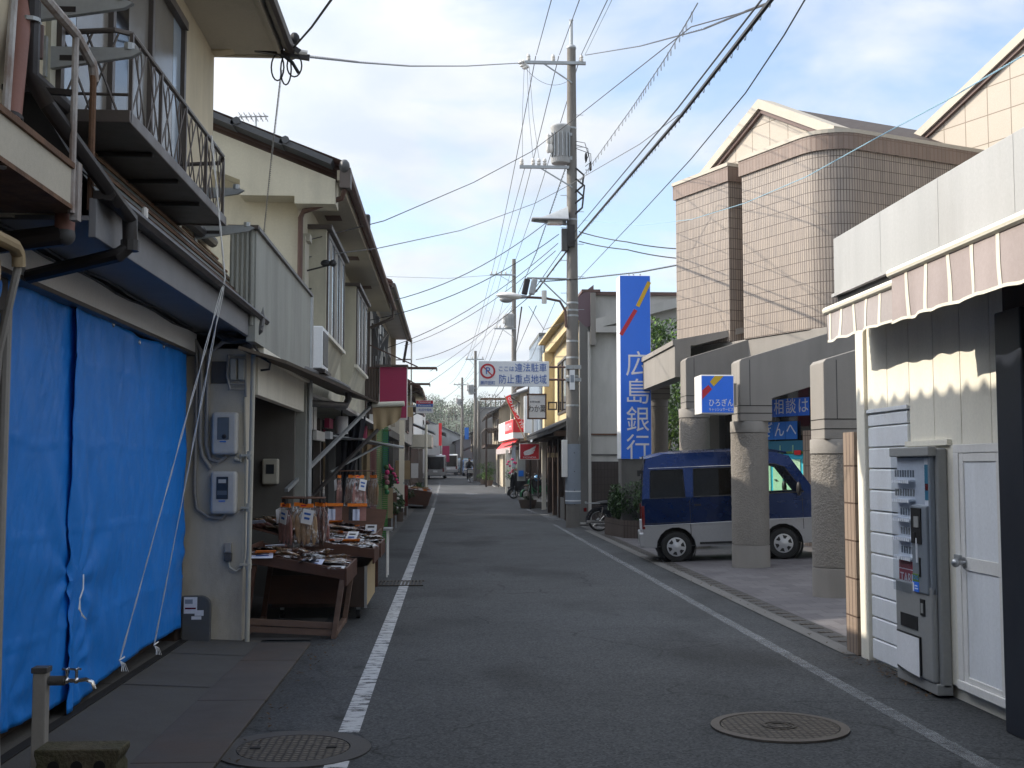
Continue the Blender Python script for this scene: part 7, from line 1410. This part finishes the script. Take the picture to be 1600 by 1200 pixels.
t = thing('wing_sign', 'red motorcycle shop sign with a silver wing emblem and lettering', 'sign', (3.1, 44.6, 2)); yb = 44.62
a, c = P(812, 693, 'Y', yb), P(843, 718, 'Y', yb); x0, x1, z0, z1 = a.x, c.x, c.z, a.z
B().box(x0, yb, z0, x1, yb+.15, z1, 'sign_white').build('case', t); B().box(x0+.02, yb-.006, z0+.02, x1-.02, yb-.001, z1-.02, 'sign_red').build('face', t)
W, H_ = x1-x0, z1-z0; b = B()
for q in ([(.17, .40), (.25, .52), (.52, .66), (.83, .88), (.80, .72), (.55, .50)], [(.20, .33), (.22, .40), (.55, .50), (.78, .66), (.76, .55), (.52, .38)], [(.24, .26), (.22, .32), (.52, .38), (.72, .50), (.68, .38), (.45, .27)]): b.prism([(x0+u*W, z0+v*H_) for u, v in q], 'y', yb-.012, yb-.007, 'letter_white')
b.build('emblem', t); b = B(); b.text('HONDA', ((x0+x1)/2, yb-.008, z0+.13*H_), (1, 0, 0), (0, 0, 1), .085, 'letter_white', wid=.5); b.build('lettering', t); B().cyl((3.1, yb+.08, 0), (3.1, yb+.08, z0), .035, 'dark_metal', n=8).build('post', t)
t = house('motorcycle_shop', 'motorcycle shop with brown tin canopy behind the red wing sign', 'shop', 1, 50.7, 58, 3.9, 5.6, 'beige_wall', 'roof_tile', 7, None, .6, .4, ((52, 54, 3.3, 4.8, 'curtain'), (55, 57, 3.3, 4.8, 'dark_glass')), 'cement_dark', 2.6, lset=1.3)
B().slab((2.7, 51, 2.62), (2.7, 58, 2.62), (3.95, 58, 2.9), (3.95, 51, 2.9), .06, 'brown_board').build('canopy', t); b = B(); b.box(2.95, 50.8, 1.0, 3.3, 50.95, 2.1, 'weathered_panel'); b.box(3.0, 50.75, 1.2, 3.22, 50.8, 1.45, 'sign_blue_light'); b.build('side_panel', t)
b = B()
for i in range(9): b.box(3.86, 51.2+i*.7, 2.95, 3.9, 51.4+i*.7, 5.4, 'ivory_wall')
b.build('shutter', t)
t = thing('flag', 'red shop banner with white writing hanging from a slanted pole', 'flag', (2.9, 55, 4)); A_, C_ = P(822, 690, 'Y', 55), P(788, 618, 'Y', 55); 
b = B(); b.cyl(A_, C_, .022, 'plywood', n=6); b.build('pole', t); d = (C_-A_); nn = V((-d.z, 0, d.x)).normalized()
b = B(); b.grid(lambda u, v: tuple(A_+d*(.25+.72*u)+nn*(-.34*v*(1-.55*sin(pi*u*.9)))+V((0, .06*sin(u*14), 0))), 20, 5, 'bright_red'); o = b.build('cloth', t)
b = B(); xd = d.normalized(); b.text('のぼり市', A_+d*.6-nn*.14+V((0, -.09, 0)), -xd, -V((-xd.z, 0, xd.x)), .2, 'letter_white', wid=1.6); b.build('lettering', o)
t = house('red_sign_shop', 'shop with boxed red and white corner sign and pink awning', 'shop', 1, 62, 72, 3.75, 5.3, 'beige_wall', 'fascia_grey', 7, None, .5, .35, ((63, 66, 3.6, 4.9, 'curtain'), (68, 70, 3.6, 4.9, 'grey_glass')), 'dark_wood', 2.6)
b = B(); b.prism([(3.35, 61.6), (3.97, 61.6), (3.97, 70), (2.95, 70)], 'z', 3.1, 4.12, 'white_paint'); b.build('sign_case', t); b = B(); b.box(3.36, 61.585, 3.42, 3.96, 61.598, 4.1, 'bright_red'); b.slab((3.345, 61.62, 3.42), (3.14, 65.9, 3.42), (3.14, 65.9, 4.1), (3.345, 61.62, 4.1), -.012, 'bright_red'); b.build('sign_face', t)
b = B(); b.text('llllH', (3.215, 63.76, 3.74), (.048, -1, 0), (0, 0, 1), .5, 'letter_white', wid=3.2); b.text('ル', (3.72, 61.58, 3.78), (1, 0, 0), (0, 0, 1), .24, 'letter_white'); b.build('lettering', t)
b = B(); b.slab((3.2, 61.7, 2.6), (2.8, 70, 2.6), (3.2, 70, 3.05), (3.6, 61.7, 3.05), .04, 'bright_red'); b.grid(lambda u, v: (3.2-.4*u, 61.7+8.3*u, 2.63-.3*v), 30, 1, 'awning_pink'); b.build('awning', t)
b = B(); b.box(3.3, 61.8, .3, 3.5, 62, 2.9, 'corrugated'); b.box(3.0, 62.5, .2, 3.9, 62.6, 2.5, 'ivory_wall'); b.build('door', t)
t = house('balcony_house', 'old beige house with a railed upstairs balcony and dark wooden posts', 'house', 1, 73, 84, 3.1, 4.9, 'beige_wall', 'roof_tile', 7, None, .7, .5, ((75, 78, 3.0, 4.3, 'curtain'),), 'beige_wall', 2.7)
b = B(); z0 = zr(73); b.box(2.25, 73, z0+2.5, 3.1, 82, z0+2.66, 'dark_wood')
for i in range(22): b.box(2.25, 73+i*.4, z0+2.66, 2.3, 73.08+i*.4, z0+3.6, 'bronze')
for i in range(5): b.box(2.25+i*.17, 73, z0+2.66, 2.29+i*.17, 73.05, z0+3.6, 'bronze')
b.box(2.23, 72.97, z0+3.6, 3.1, 82, z0+3.68, 'bronze'); b.box(2.25, 73, 0, 2.37, 73.1, z0+4.4, 'dark_wood'); b.build('balcony', t)
t = house('grey_house', 'grey walled house with rusty roof railing farther down on the right', 'house', 1, 86, 98, 2.2, 5.4, 'blockwork', 'fascia_grey', 8, None, flat=True, wins=((86.8, 89, 3.0, 4.6, 'pale_glass'), (91, 94, 3, 4.6, 'grey_glass')))
b = B()
for i in range(20): b.box(2.3+i*.36, 86.1, 6.0, 2.35+i*.36, 86.15, 6.6, 'rust')
b.box(2.3, 86.08, 6.5, 10, 86.16, 6.65, 'rust'); b.build('roof_railing', t)
t = house('tile_roof_house', 'low house with dark lean-to roof and red shopfront far right', 'house', 1, 113, 124, 2.3, 4.1, 'beige_wall', 'roof_tile', 8, None, .8, .45, ((115, 118, 2.8, 3.8, 'dark_glass'),), 'sign_red', 2.3); B().slab((1.3, 112.5, 3.2), (1.3, 123, 3.2), (2.4, 123, 3.7), (2.4, 112.5, 3.7), .1, 'roof_tile').build('lean_to_roof', t)
house('grey_house', 'tall dark grey block closing the bend of the street', 'building', 1, 128, 140, .7, 3.4, 'fascia_grey', 'roof_tile', 6, .9, .3, .3, ())
house('white_house', 'white gabled house facing down the street at the bend', 'house', -1, 132, 146, 2.2, 3.6, 'fascia_white', 'roof_tile', 9, 1.0, .5, .45)
house('white_house', 'pale house with shallow grey roof half hidden behind the far shops', 'house', -1, 120, 131, -.9, 4.2, 'fascia_white', 'roof_tile', 9, .9, .5, .4)
house('brown_house', 'brown roofed house rising beyond the far right shops', 'house', 1, 99, 111, 2.9, 4.6, 'beige_wall', 'roof_tile_brown', 9, .8, .6, .5, ((100, 103, 3, 4.2, 'grey_glass'),), 'dark_wood', 2.4)
# hedge side clutter on the right: pots, plants
for loc, r, h, lv, lab, n, kk in (((3.05, 45.6, .02), .36, .32, [((0, 0, .38), (.25, .25, .12))], 'wide stone bowl planter with a little figurine by the wooden shop', 200, None),
                             ((2.35, 79, zr(79)), .3, .4, [((0, 0, 1.1), (.8, .6, .6)), ((.2, 0, .6), (.6, .5, .4))], 'bushy bright green potted shrub in the far right sunlight', 900, 1),
                             ((2.6, 76, zr(76)), .25, .35, [((0, 0, .6), (.5, .4, .35))], 'small potted plant beside the dark post on the right', 400, 1),
                             ((3.25, 60.5, zr(60)), .25, .4, [((0, 0, .85), (.3, .3, .5))], 'potted orchid with magenta blooms next to the motorcycles', 400, 2)):
    potted('potted_plant', lab, loc, r, h, lv, 'leaf', 'leaf_bright' if kk else 'leaf_dark', [((random.uniform(-.2, .3)-.1, -.2, random.uniform(1.1, 1.9)), 'magenta') for _ in range(14)] if kk == 2 else None, n, flz=1.4)
t = thing('statue', 'small weathered figurine standing in the stone bowl planter', 'statue', (3.0, 45.5, .35)); b = B(); b.sph((3.0, 45.5, .52), (.12, .1, .18), 'concrete', 10, 8); b.sph((3.0, 45.5, .78), (.09, .09, .1), 'concrete', 10, 8); b.sph((3.0, 45.5, .89), (.11, .11, .05), 'bark', 10, 6); b.build('figure', t)
# motorcycles by the wing sign
def scooter(label, loc, rz, kb, cover=False, box=None, helmet=False):
    t = moped('scooter', label, loc, rz, kb, .24)
    if cover: b = B(); b.grid(lambda u, v: (-.75+1.4*u, .36*cos(pi*v)*(1+.1*sin(u*13)), .38+(.55+.12*sin(u*9)+.2*u)*sin(pi*v)+.03*sin(u*31+v*9)), 26, 14, 'plastic_black'); b.build('cover', t)
    if box: b = B(); b.box(-.95, -.2, .74, -.55, .2, 1.08, box); b.build('box', t, bevel=.03)
    return t
scooter('scooter under a black cover parked nose out by the motorcycle shop', (3.6, 55.3, zr(55)), radians(195), 'plastic_black', True)
scooter('second covered scooter standing behind the first one', (3.95, 56.3, zr(56)), radians(190), 'plastic_black', True)
scooter('green delivery moped with white box beside the shop pillar', (4.05, 53.2, zr(53)), radians(200), 'green_plastic', False, 'white_paint')
t = thing('helmet', 'shiny light blue helmet on the green moped by the motorcycle shop', 'helmet', (4.0, 53.2, 1.3)); B().sph((3.98, 53.0, 1.1), (.16, .16, .15), 'helmet_blue', 14, 10).build('shell', t); B().box(3.85, 52.84, 1.05, 4.1, 52.88, 1.11, 'dark_glass').build('visor', t)
# ================================================================ far poles, vehicles, cyclist, hill
YP2 = 72.5; q2 = lambda x, y: P(x, y, 'Y', YP2)
p2 = pole(q2(803, 500).x, YP2, .3, q2(803, 405).z-.3, .19, .12, 'pale utility pole with transformer, second from the camera', arms=[(q2(765, 430).z, q2(765, 430).x, q2(806, 430).x, [q2(x, 430).x for x in (768, 775, 783, 790)]), (q2(772, 514).z, q2(772, 514).x, q2(806, 514).x, [q2(776, 514).x, q2(781, 514).x])], trans=(q2(796, 500).x, q2(796, 513).z, .3, .85))
pole(1.95, 88, .5, 9.8, .16, .1, 'utility pole with hanging transformer right of the cyclist', arms=[(9.65, 1.2, 2.6, (1.3, 1.7, 2.5))], trans=(1.62, 7.0, .2, .7))
pole(1.22, 112, .8, 9.3, .16, .1, 'distant utility pole with a small crossarm beyond the cyclist', arms=[(9.4, .4, 1.9, (.5, .9, 1.7))], trans=(.95, 7.4, .2, .6))
pole(2.2, 98.5, .7, 7.0, .15, .1, 'thin distant pole between the two transformer poles')
pole(2.15, 86, .5, 5.9, .14, .09, 'short pole with a slanting arm behind the no parking board')
t = thing('hanging_sign', 'small blue vertical sign on the far utility pole', 'sign', (1.6, 88, 4)); B().box(1.3, 99.5, 3.9, 1.65, 99.55, 4.9, 'sign_blue_light').build('board', t)
def mini_van(name, label, loc, rz, L_, W_, H_, kb, win='dark_glass', front=False, car=False):
    t = thing(name, label, 'car' if car else 'van', loc, rz, local=True)
    b = B(); h2 = H_*.5
    prof = [(-L_/2, .25), (-L_/2, h2), (-L_/2+.08, H_-.08), (-L_/2+.25, H_), (L_*.22, H_), (L_*.42, h2+.05), (L_/2, h2-.1), (L_/2, .25)] if not car else [(-L_/2, .25), (-L_/2, h2), (-L_/2+.3, H_-.05), (-L_/2+.5, H_), (L_*.12, H_), (L_*.27, h2+.05), (L_/2-.05, h2-.1), (L_/2, .5), (L_/2, .25)]
    b.prism(prof, 'y', -W_/2, W_/2, kb); b.build('body', t, bevel=.06, bseg=2)
    b = B(); b.box(-L_/2-.012, -W_/2+.09, h2-.2, -L_/2+.06, W_/2-.09, H_-.14, win) if not car else None
    if car: b.slab((-L_/2+.0, -W_/2+.12, h2+.03), (-L_/2+.0, W_/2-.12, h2+.03), (-L_/2+.3, W_/2-.16, H_-.08), (-L_/2+.3, -W_/2+.16, H_-.08), -.02, win)
    b.build('rear_window', t)
    f0 = L_*.42 if not car else L_*.27; f1 = L_*.22 if not car else L_*.12
    b = B(); b.slab((f0+.01, -W_/2+.08, h2+.08), (f0+.01, W_/2-.08, h2+.08), (f1+.02, W_/2-.12, H_-.06), (f1+.02, -W_/2+.12, H_-.06), .02, win); b.build('windscreen', t)
    for s_ in (-1, 1):
        b = B(); b.box(-L_/2+.25, s_*(W_/2-.005), h2+.05, L_*.2, s_*(W_/2+.012), H_-.2, win); b.build('side_window', t)
        for x in (-L_*.33, L_*.33): b = B(); b.cyl((x, s_*(W_/2-.17), .3), (x, s_*(W_/2+.015), .3), .3, 'tyre', n=18); w_2 = b.build('wheel', t); b = B(); b.cyl((x, s_*(W_/2), .3), (x, s_*(W_/2+.022), .3), .17, 'hubcap', n=14); b.build('rim', w_2)
        b = B(); b.box(-L_/2-.015, s_*(W_/2-.2), .55, -L_/2+.02, s_*(W_/2-.06), .85, 'lamp_red'); b.build('tail_lamp', t)
        b = B(); b.box(L_/2-.04, s_*(W_/2-.4), .55, L_/2+.015, s_*(W_/2-.1), .75, 'sign_white'); b.build('headlight', t)
    b = B(); b.box(-L_/2-.03, -W_/2+.05, .28, -L_/2+.02, W_/2-.05, .5, 'van_silver'); b.box(L_/2-.02, -W_/2+.05, .28, L_/2+.03, W_/2-.05, .5, 'van_silver'); b.build('bumper', t)
    b = B(); b.box(-L_/2-.036, -.17, .5 if not car else .55, -L_/2-.016, .17, .66 if not car else .7, 'sign_white'); b.build('number_plate', t)
    return t
mini_van('van', 'white van with large dark rear window driving away down the street', (-1.05, 97, zr(97)), radians(88), 3.6, 1.55, 1.9, 'van_silver')
mini_van('van', 'white van standing half behind the first one farther away', (-.05, 112, zr(112)), radians(90), 4.2, 1.7, 1.95, 'car_white')
mini_van('small_car', 'light blue small car stopped behind the cyclist', (1.25, 114, zr(114)), radians(-90), 3.4, 1.48, 1.55, 'car_blue', 'pale_glass', car=True)
mini_van('small_car', 'dark car parked close to the far right shops', (1.95, 107, zr(107)), radians(-90), 3.4, 1.45, 1.45, 'cloth_blue', 'grey_glass', car=True)
# cyclist riding towards the camera
def skin_figure(name, pts, edges, rad, k, parent):
    me = bpy.data.meshes.new(name); me.from_pydata([V(p) for p in pts], edges, []); o = bpy.data.objects.new(name, me); COL.objects.link(o)
    m = o.modifiers.new('skin', 'SKIN'); 
    for i, r in enumerate(rad): me.skin_vertices[0].data[i].radius = (r, r)
    me.skin_vertices[0].data[0].use_root = True; m.use_smooth_shade = True; s_ = o.modifiers.new('sub', 'SUBSURF'); s_.levels = 1; s_.render_levels = 2
    me.materials.append(MATS[k]); o.parent = parent; o['_o'] = (0, 0, 0); return o
cl = (1.45, 84.0, zr(84))
t = thing('bicycle', 'black city bicycle ridden by the person in dark clothes', 'bicycle', cl, radians(-86), local=True)
for x in (-.52, .52):
    M_ = Matrix.Rotation(pi/2, 3, 'X'); b = B(); b.lathe((x, 0, .33), [(.315, -.02), (.335, 0), (.315, .02)], 'tyre', 28, M_); w_2 = b.build('wheel', t); b = B(); b.lathe((x, 0, .33), [(.3, -.012), (.31, 0), (.3, .012)], 'chrome', 24, M_)
    for k in range(12): a = 2*pi*k/12; b.cyl((x, 0, .33), (x+.3*cos(a), 0, .33+.3*sin(a)), .003, 'chrome', n=4, caps=False)
    b.build('rim', w_2)
b = B(); b.tube([(-.52, 0, .33), (-.1, 0, .3), (.35, 0, .72), (.38, 0, .85)], .018, 'plastic_black'); b.tube([(-.1, 0, .3), (-.22, 0, .82)], .016, 'plastic_black'); b.tube([(.38, 0, .85), (.52, 0, .33)], .015, 'plastic_black'); b.tube([(-.52, 0, .33), (-.2, 0, .7)], .012, 'plastic_black'); b.build('frame', t)
b = B(); b.tube([(.3, -.28, .98), (.4, -.15, 1.0), (.4, .15, 1.0), (.3, .28, .98)], .013, 'chrome'); b.tube([(.4, 0, 1.0), (.38, 0, .82)], .014, 'chrome'); b.build('handlebar', t)
b = B(); b.sph((-.25, 0, .86), (.14, .1, .04), 'plastic_black'); b.build('saddle', t); b = B(); b.box(.46, -.17, .68, .75, .17, .92, 'steel'); b.build('basket', t); b = B(); b.cyl((-.1, -.1, .3), (-.1, .1, .3), .012, 'steel'); b.obox((.02, -.14, .2), (.09, .07, .02), 'plastic_black'); b.obox((-.2, .14, .42), (.09, .07, .02), 'plastic_black'); b.build('pedal', t)
t = thing('person', 'cyclist in a dark jacket and trousers riding a bicycle towards the camera', 'person', cl, radians(-86), local=True)
pts = [(-.22, 0, .95), (-.14, 0, 1.2), (-.06, 0, 1.38), (-.04, 0, 1.50), (-.02, 0, 1.60), (.0, 0, 1.70), (-.05, -.19, 1.38), (.1, -.24, 1.18), (.30, -.26, 1.02), (-.05, .19, 1.38), (.1, .24, 1.18), (.30, .26, 1.02), (-.18, -.1, .93), (.18, -.13, .72), (.03, -.14, .3), (.12, -.15, .24), (-.18, .1, .93), (.1, .13, .82), (-.17, .14, .5), (-.08, .15, .45)]
ed = [(0, 1), (1, 2), (2, 3), (3, 4), (4, 5), (2, 6), (6, 7), (7, 8), (2, 9), (9, 10), (10, 11), (0, 12), (12, 13), (13, 14), (14, 15), (0, 16), (16, 17), (17, 18), (18, 19)]
rd = [.16, .16, .15, .065, .085, .08, .07, .055, .04, .07, .055, .04, .10, .075, .05, .045, .10, .075, .05, .045]
skin_figure('body', pts, ed, rd, 'cloth_dark', t)
b = B(); b.sph((.0, 0, 1.63), (.095, .075, .115), 'skin', 14, 10); b.sph((.095, 0, 1.62), (.018, .014, .02), 'skin', 6, 5)
for s_ in (-1, 1): b.sph((.08, s_*.03, 1.645), .011, 'letter_black', 6, 5); b.sph((0, s_*.078, 1.63), (.02, .012, .03), 'skin', 6, 5)
b.box(.085, -.025, 1.575, .093, .025, 1.582, 'lamp_red'); b.build('face', t); b = B(); b.sph((-.02, 0, 1.68), (.105, .086, .10), 'letter_black', 14, 8); b.build('hair', t)
for s_ in (-1, 1):
    b = B(); b.sph((.31, s_*.27, 1.01), (.045, .025, .035), 'skin', 8, 6)
    for k in range(4): b.tube([(.32, s_*(.245+.018*k), 1.03), (.36, s_*(.245+.018*k), 1.01), (.35, s_*(.245+.018*k), .975)], .009, 'skin', 5)
    b.tube([(.31, s_*.245, 1.0), (.34, s_*.22, .98), (.36, s_*.22, .97)], .01, 'skin', 5); b.build('hand', t)
# hill with trees
b = B()
def hz(x, y): return 5.5+7.5*max(0, 1-((x+2)/75)**2)*min(1, max(0, (y-175)/90))+3*noise.noise(V((x*.03, y*.03, 2)))-6*(1-min(1, max(0, (y-165)/40)))
b.grid(lambda u, v: (-110+220*u, 165+160*v, hz(-110+220*u, 165+160*v)), 40, 24, 'hill_leaf'); struct(b.build('hill'))
b = B(); random.seed(9)
for k in range(330):
    x = random.uniform(-45, 40); y = random.uniform(178, 270); z = hz(x, y); r = random.uniform(1.6, 3.0); k1, k2 = random.choice((('hill_leaf', 'leaf_dark'), ('hill_leaf', 'hill_bare'), ('hill_bare', 'hill_leaf'), ('leaf', 'hill_leaf')))
    leafmesh(b, (x, y, z+r*.9), (r, r, r*.9), 330 if k1 != 'hill_bare' else 170, .19, k1, k2, lumps=6); b.cyl((x, y, z-1), (x, y, z+r), .12, 'bark', .06, 5)
tag(b.build('wooded_hill'), 'hazy wooded hill closing the view at the end of the street', 'trees', None, 'stuff')
# ================================================================ overhead wires
def wire(label, pts, r=.012, k='wire', drop=.0, group='overhead wires', twist=0, hang=0):
    """pts: (x, y photo position, distance) surveyed ends of each span"""
    P3 = [V(p) if len(p) == 4 else P(p[0], p[1], 'Y', p[2]) for p in pts]; path = []
    P3 = [V(p[:3]) for p in P3]
    for a, c in zip(P3, P3[1:]): path += sag(a, c, drop)[:-1]
    path.append(P3[-1]); b = B()
    if twist:
        for s_ in (0, pi): 
            fine = []; n = len(path)
            for i in range(n-1):
                for q in range(6): fine.append(path[i].lerp(path[i+1], q/6))
            b.tube([p+V((cos(i*1.3+s_)*twist, 0, sin(i*1.3+s_)*twist)) for i, p in enumerate(fine)], r, k, 5)
    else: b.tube(path, r, k, 5)
    if hang:
        nxt = hang/2; tot = 0
        for a, c in zip(path, path[1:]):
            l = (c-a).length; d = (c-a).normalized(); u_ = V((0, 0, 1))
            while nxt < tot+l:
                p = a+d*(nxt-tot); rr = .065 if hang > .45 else random.uniform(.028, .045); ph = random.uniform(0, 1.5)
                b.tube([p+d*(rr*sin(w2))+u_*(rr*cos(w2)-rr*.6) for w2 in [ph+q*.9 for q in range(7)]], .0035, k, 4); nxt += hang*random.uniform(.8, 1.2)
            tot += l
    o = b.build('overhead_wire', at=path[0]); return tag(o, label, 'wire', group)
A1 = 31.45
wire('thick black cable bundle rising from the tall pole to the upper right', [(826, 462, 55), (840, 452, A1+.3), (898, 376, A1), (1065, 180, 14), (1240, -45, 9)], .024, hang=.28)
wire('second cable tight above the thick black bundle', [(835, 452, A1), (898, 362, A1), (1060, 168, 14.2), (1236, -60, 9.2)], .010)
wire('spiral wrapped hanger wire climbing right from the transformer pole', [(905, 284, A1), (990, 165, 22), (1040, 90, 16.5), (1076, 30, 13.5), (1090, 5, 12.8)], .007, 'wire_grey', hang=.5)
wire('black line crossing in front of the transformer from the cream house', [(478, 376, 15.9), (600, 345, 19), (740, 285, 24), (830, 237, 25), (900, 184, 24), (1000, 105, 19), (1080, 42, 15), (1180, 14, 13)], .008)
wire('thin line from the cream house eave to the tall pole', [(470, 403, 16), (590, 388, 20), (720, 360, 26), (835, 318, A1), (888, 290, A1), (1000, 225, 24), (1060, 180, 19)], .008, 'wire_grey')
wire('twisted service line sagging from the corner house eave to the pole crossarm', [(480, 88, 11.15), (560, 97, 14.5), (640, 103, 19), (730, 103, 25), (820, 98, A1)], .006, 'wire_grey', twist=.011)
wire('twisted service line from the pole crossarm to the upper right', [(915, 86, A1), (1000, 72, 24), (1100, 45, 16), (1165, 18, 12.5), (1200, 5, 11.5)], .006, twist=.010)
wire('drop cable running up and right from the corner house eave', [(458, 75, 11.1), (487, 42, 9.6), (520, -4, 8.2), (545, -45, 7.4)], .010)
wire('twisted drop cable hanging from the eave bracket to the balcony wall', [(440, 110, 11.1), (432, 180, 11.6), (424, 250, 12.1), (413, 360, 12.6), (392, 460, 12.9)], .0035, 'wire_grey', twist=.008)
for x0, x1, nx, lab in ((838, 862, 838, 'left high voltage line passing overhead from the pole crossarm'), (882, 906, 874, 'middle high voltage line from the pole top overhead'), (912, 950, 908, 'right high voltage line passing overhead from the crossarm'), (917, 957, 914, 'thin line beside the right high voltage line')):
    wire(lab, [(nx, 86, A1), (x1, -2, 20), (x1+18, -60, 16)], .009 if 'thin' not in lab else .005)
for x0, x1, lab in ((836, 768, 'left high voltage line running on down the street'), (872, 784, 'middle high voltage line running on down the street'), (906, 797, 'right high voltage line running on down the street')):
    wire(lab, [(x0+1, 88, A1), (x1, 428, 72.5), (x1-38, 560, 88), (x1-66, 600, 112)], .013, 'wire_grey', .3)
wire('low voltage bundle from the transformer down to the second pole', [(884, 262, A1), (838, 395, 42), (805, 470, 72.5), (745, 610, 88)], .009, twist=.015)
wire('low voltage line left of the transformer to the second pole', [(820, 262, A1), (775, 430, 72.5), (735, 560, 88)], .009, 'wire_grey')
wire('black cable drooping from the splice boxes to the far poles', [(815, 480, A1), (804, 560, 72.5), (785, 610, 75), (745, 650, 88)], .022)
wire('thinner cable beside the drooping black cable', [(838, 478, A1), (806, 552, 72.5), (760, 640, 88)], .012)
wire('loop cable from the splice boxes to the pole lamp', [(826, 478, A1), (850, 515, A1), (880, 505, A1)], .008, 'wire_grey')
LW = [((612, 470, 29), (880, 326, A1), 'uppermost'), ((574, 501, 28.5), (873, 366, A1), 'second'), ((600, 545, 34), (872, 380, A1), 'third'), ((632, 540, 42), (868, 392, A1), 'fourth'), ((650, 562, 42), (840, 452, A1), 'fifth'), ((672, 580, 45), (800, 470, 72.5), 'sixth'), ((668, 600, 46), (800, 478, 72.5), 'seventh'), ((662, 640, 60), (745, 575, 88), 'lowest')]
for a, c, o_ in LW: wire(o_+' house service line fanning from the left roofs to the poles', [a, c], .011, 'wire' if o_ in ('second', 'third', 'fifth') else 'wire_grey', .35, 'service lines to the left houses')
wire('upper black line from the pole to the bank tile wall', [(905, 362, A1), (980, 378, 29), (1064, 389, 28)], .014, drop=.03)
wire('lower black line from the pole to the bank tile wall', [(905, 377, A1), (980, 390, 29), (1064, 404, 28)], .014, drop=.03)
wire('paired line across the pole to the bank roof', [(842, 440, A1), (900, 436, A1), (1000, 425, 29), (1064, 413, 28)], .009, twist=.015)
wire('long slack cable from the pole to the top edge of the picture', [(905, 435, A1), (1000, 335, 20), (1080, 248, 15), (1165, 145, 11.5), (1225, 55, 9.8), (1262, -8, 9)], .007)
wire('pale blue drop wire crossing the tiled wall to the white shop', [(910, 344, A1), (1000, 352, 27), (1080, 343, 22), (1165, 317, 17.5), (1260, 276, 14), (1370, 215, 11), (1480, 156, 9.2), (1610, 80, 7.6)], .0035, 'wire_blue', twist=.004)
wire('thin level telephone line far over the left roofs', [(600, 432, 60), (700, 435, 58), (795, 428, 72.5)], .01, 'wire_grey')
wire('thin line from the tall pole to the far right roofs', [(890, 510, A1), (850, 590, 50), (820, 640, 62)], .009, 'wire_grey')
wire('thin guy line down from the cable arm', [(868, 470, A1), (830, 560, 45), (815, 570, 50)], .008, 'wire_grey')
# rooftop aerials
t = thing('tv_antenna', 'thin tv antenna on the roof behind the cream house', 'antenna', (-5, 24, 9)); c = P(400, 183, 'Y', 24); b = B(); b.cyl(c-V((.0, 0, 1.5)), c, .02, 'galv', n=6); b.cyl(c+V((-.35, 0, 0)), c+V((.25, 0, .02)), .015, 'galv', n=6)
for k in range(6): q = c+V((-.3+.1*k, 0, 0)); b.cyl(q+V((0, -.3, 0)), q+V((0, .3, 0)), .008, 'galv', n=5); b.cyl(q-V((0, 0, .05)), q+V((0, 0, .05)), .01, 'galv', n=5)
b.build('mast', t)
t = thing('chimney_flue', 'dark metal flue poking above the cream house eaves', 'chimney', (-1.7, 24, 6)); c = P(573, 345, 'Y', 24); B().box(c.x-.09, 23.9, c.z-.35, c.x+.05, 24.1, c.z+.12, 'galv').build('pipe', t); B().box(c.x+.0, 23.88, c.z-.3, c.x+.07, 24.12, c.z+.1, 'dark_metal').build('cowl', t)
for o in list(bpy.data.objects):
    if '_o' in o: del o['_o']

# ================================================================ haze in the street air
hm = bpy.data.materials.new('air'); hm.use_nodes = True; nt = hm.node_tree
for n in list(nt.nodes): nt.nodes.remove(n)
vo = nt.nodes.new('ShaderNodeOutputMaterial'); pv = nt.nodes.new('ShaderNodeVolumePrincipled'); pv.inputs['Color'].default_value = (.86, .91, 1, 1); pv.inputs['Density'].default_value = .00045; pv.inputs['Anisotropy'].default_value = .2
nt.links.new(pv.outputs[0], vo.inputs['Volume']); MATS['air'] = hm
tag(B().box(-260, -80, -1.2, 260, 420, 45, 'air').build('haze'), 'thin pale haze in the air over the street', 'haze', None, 'stuff')
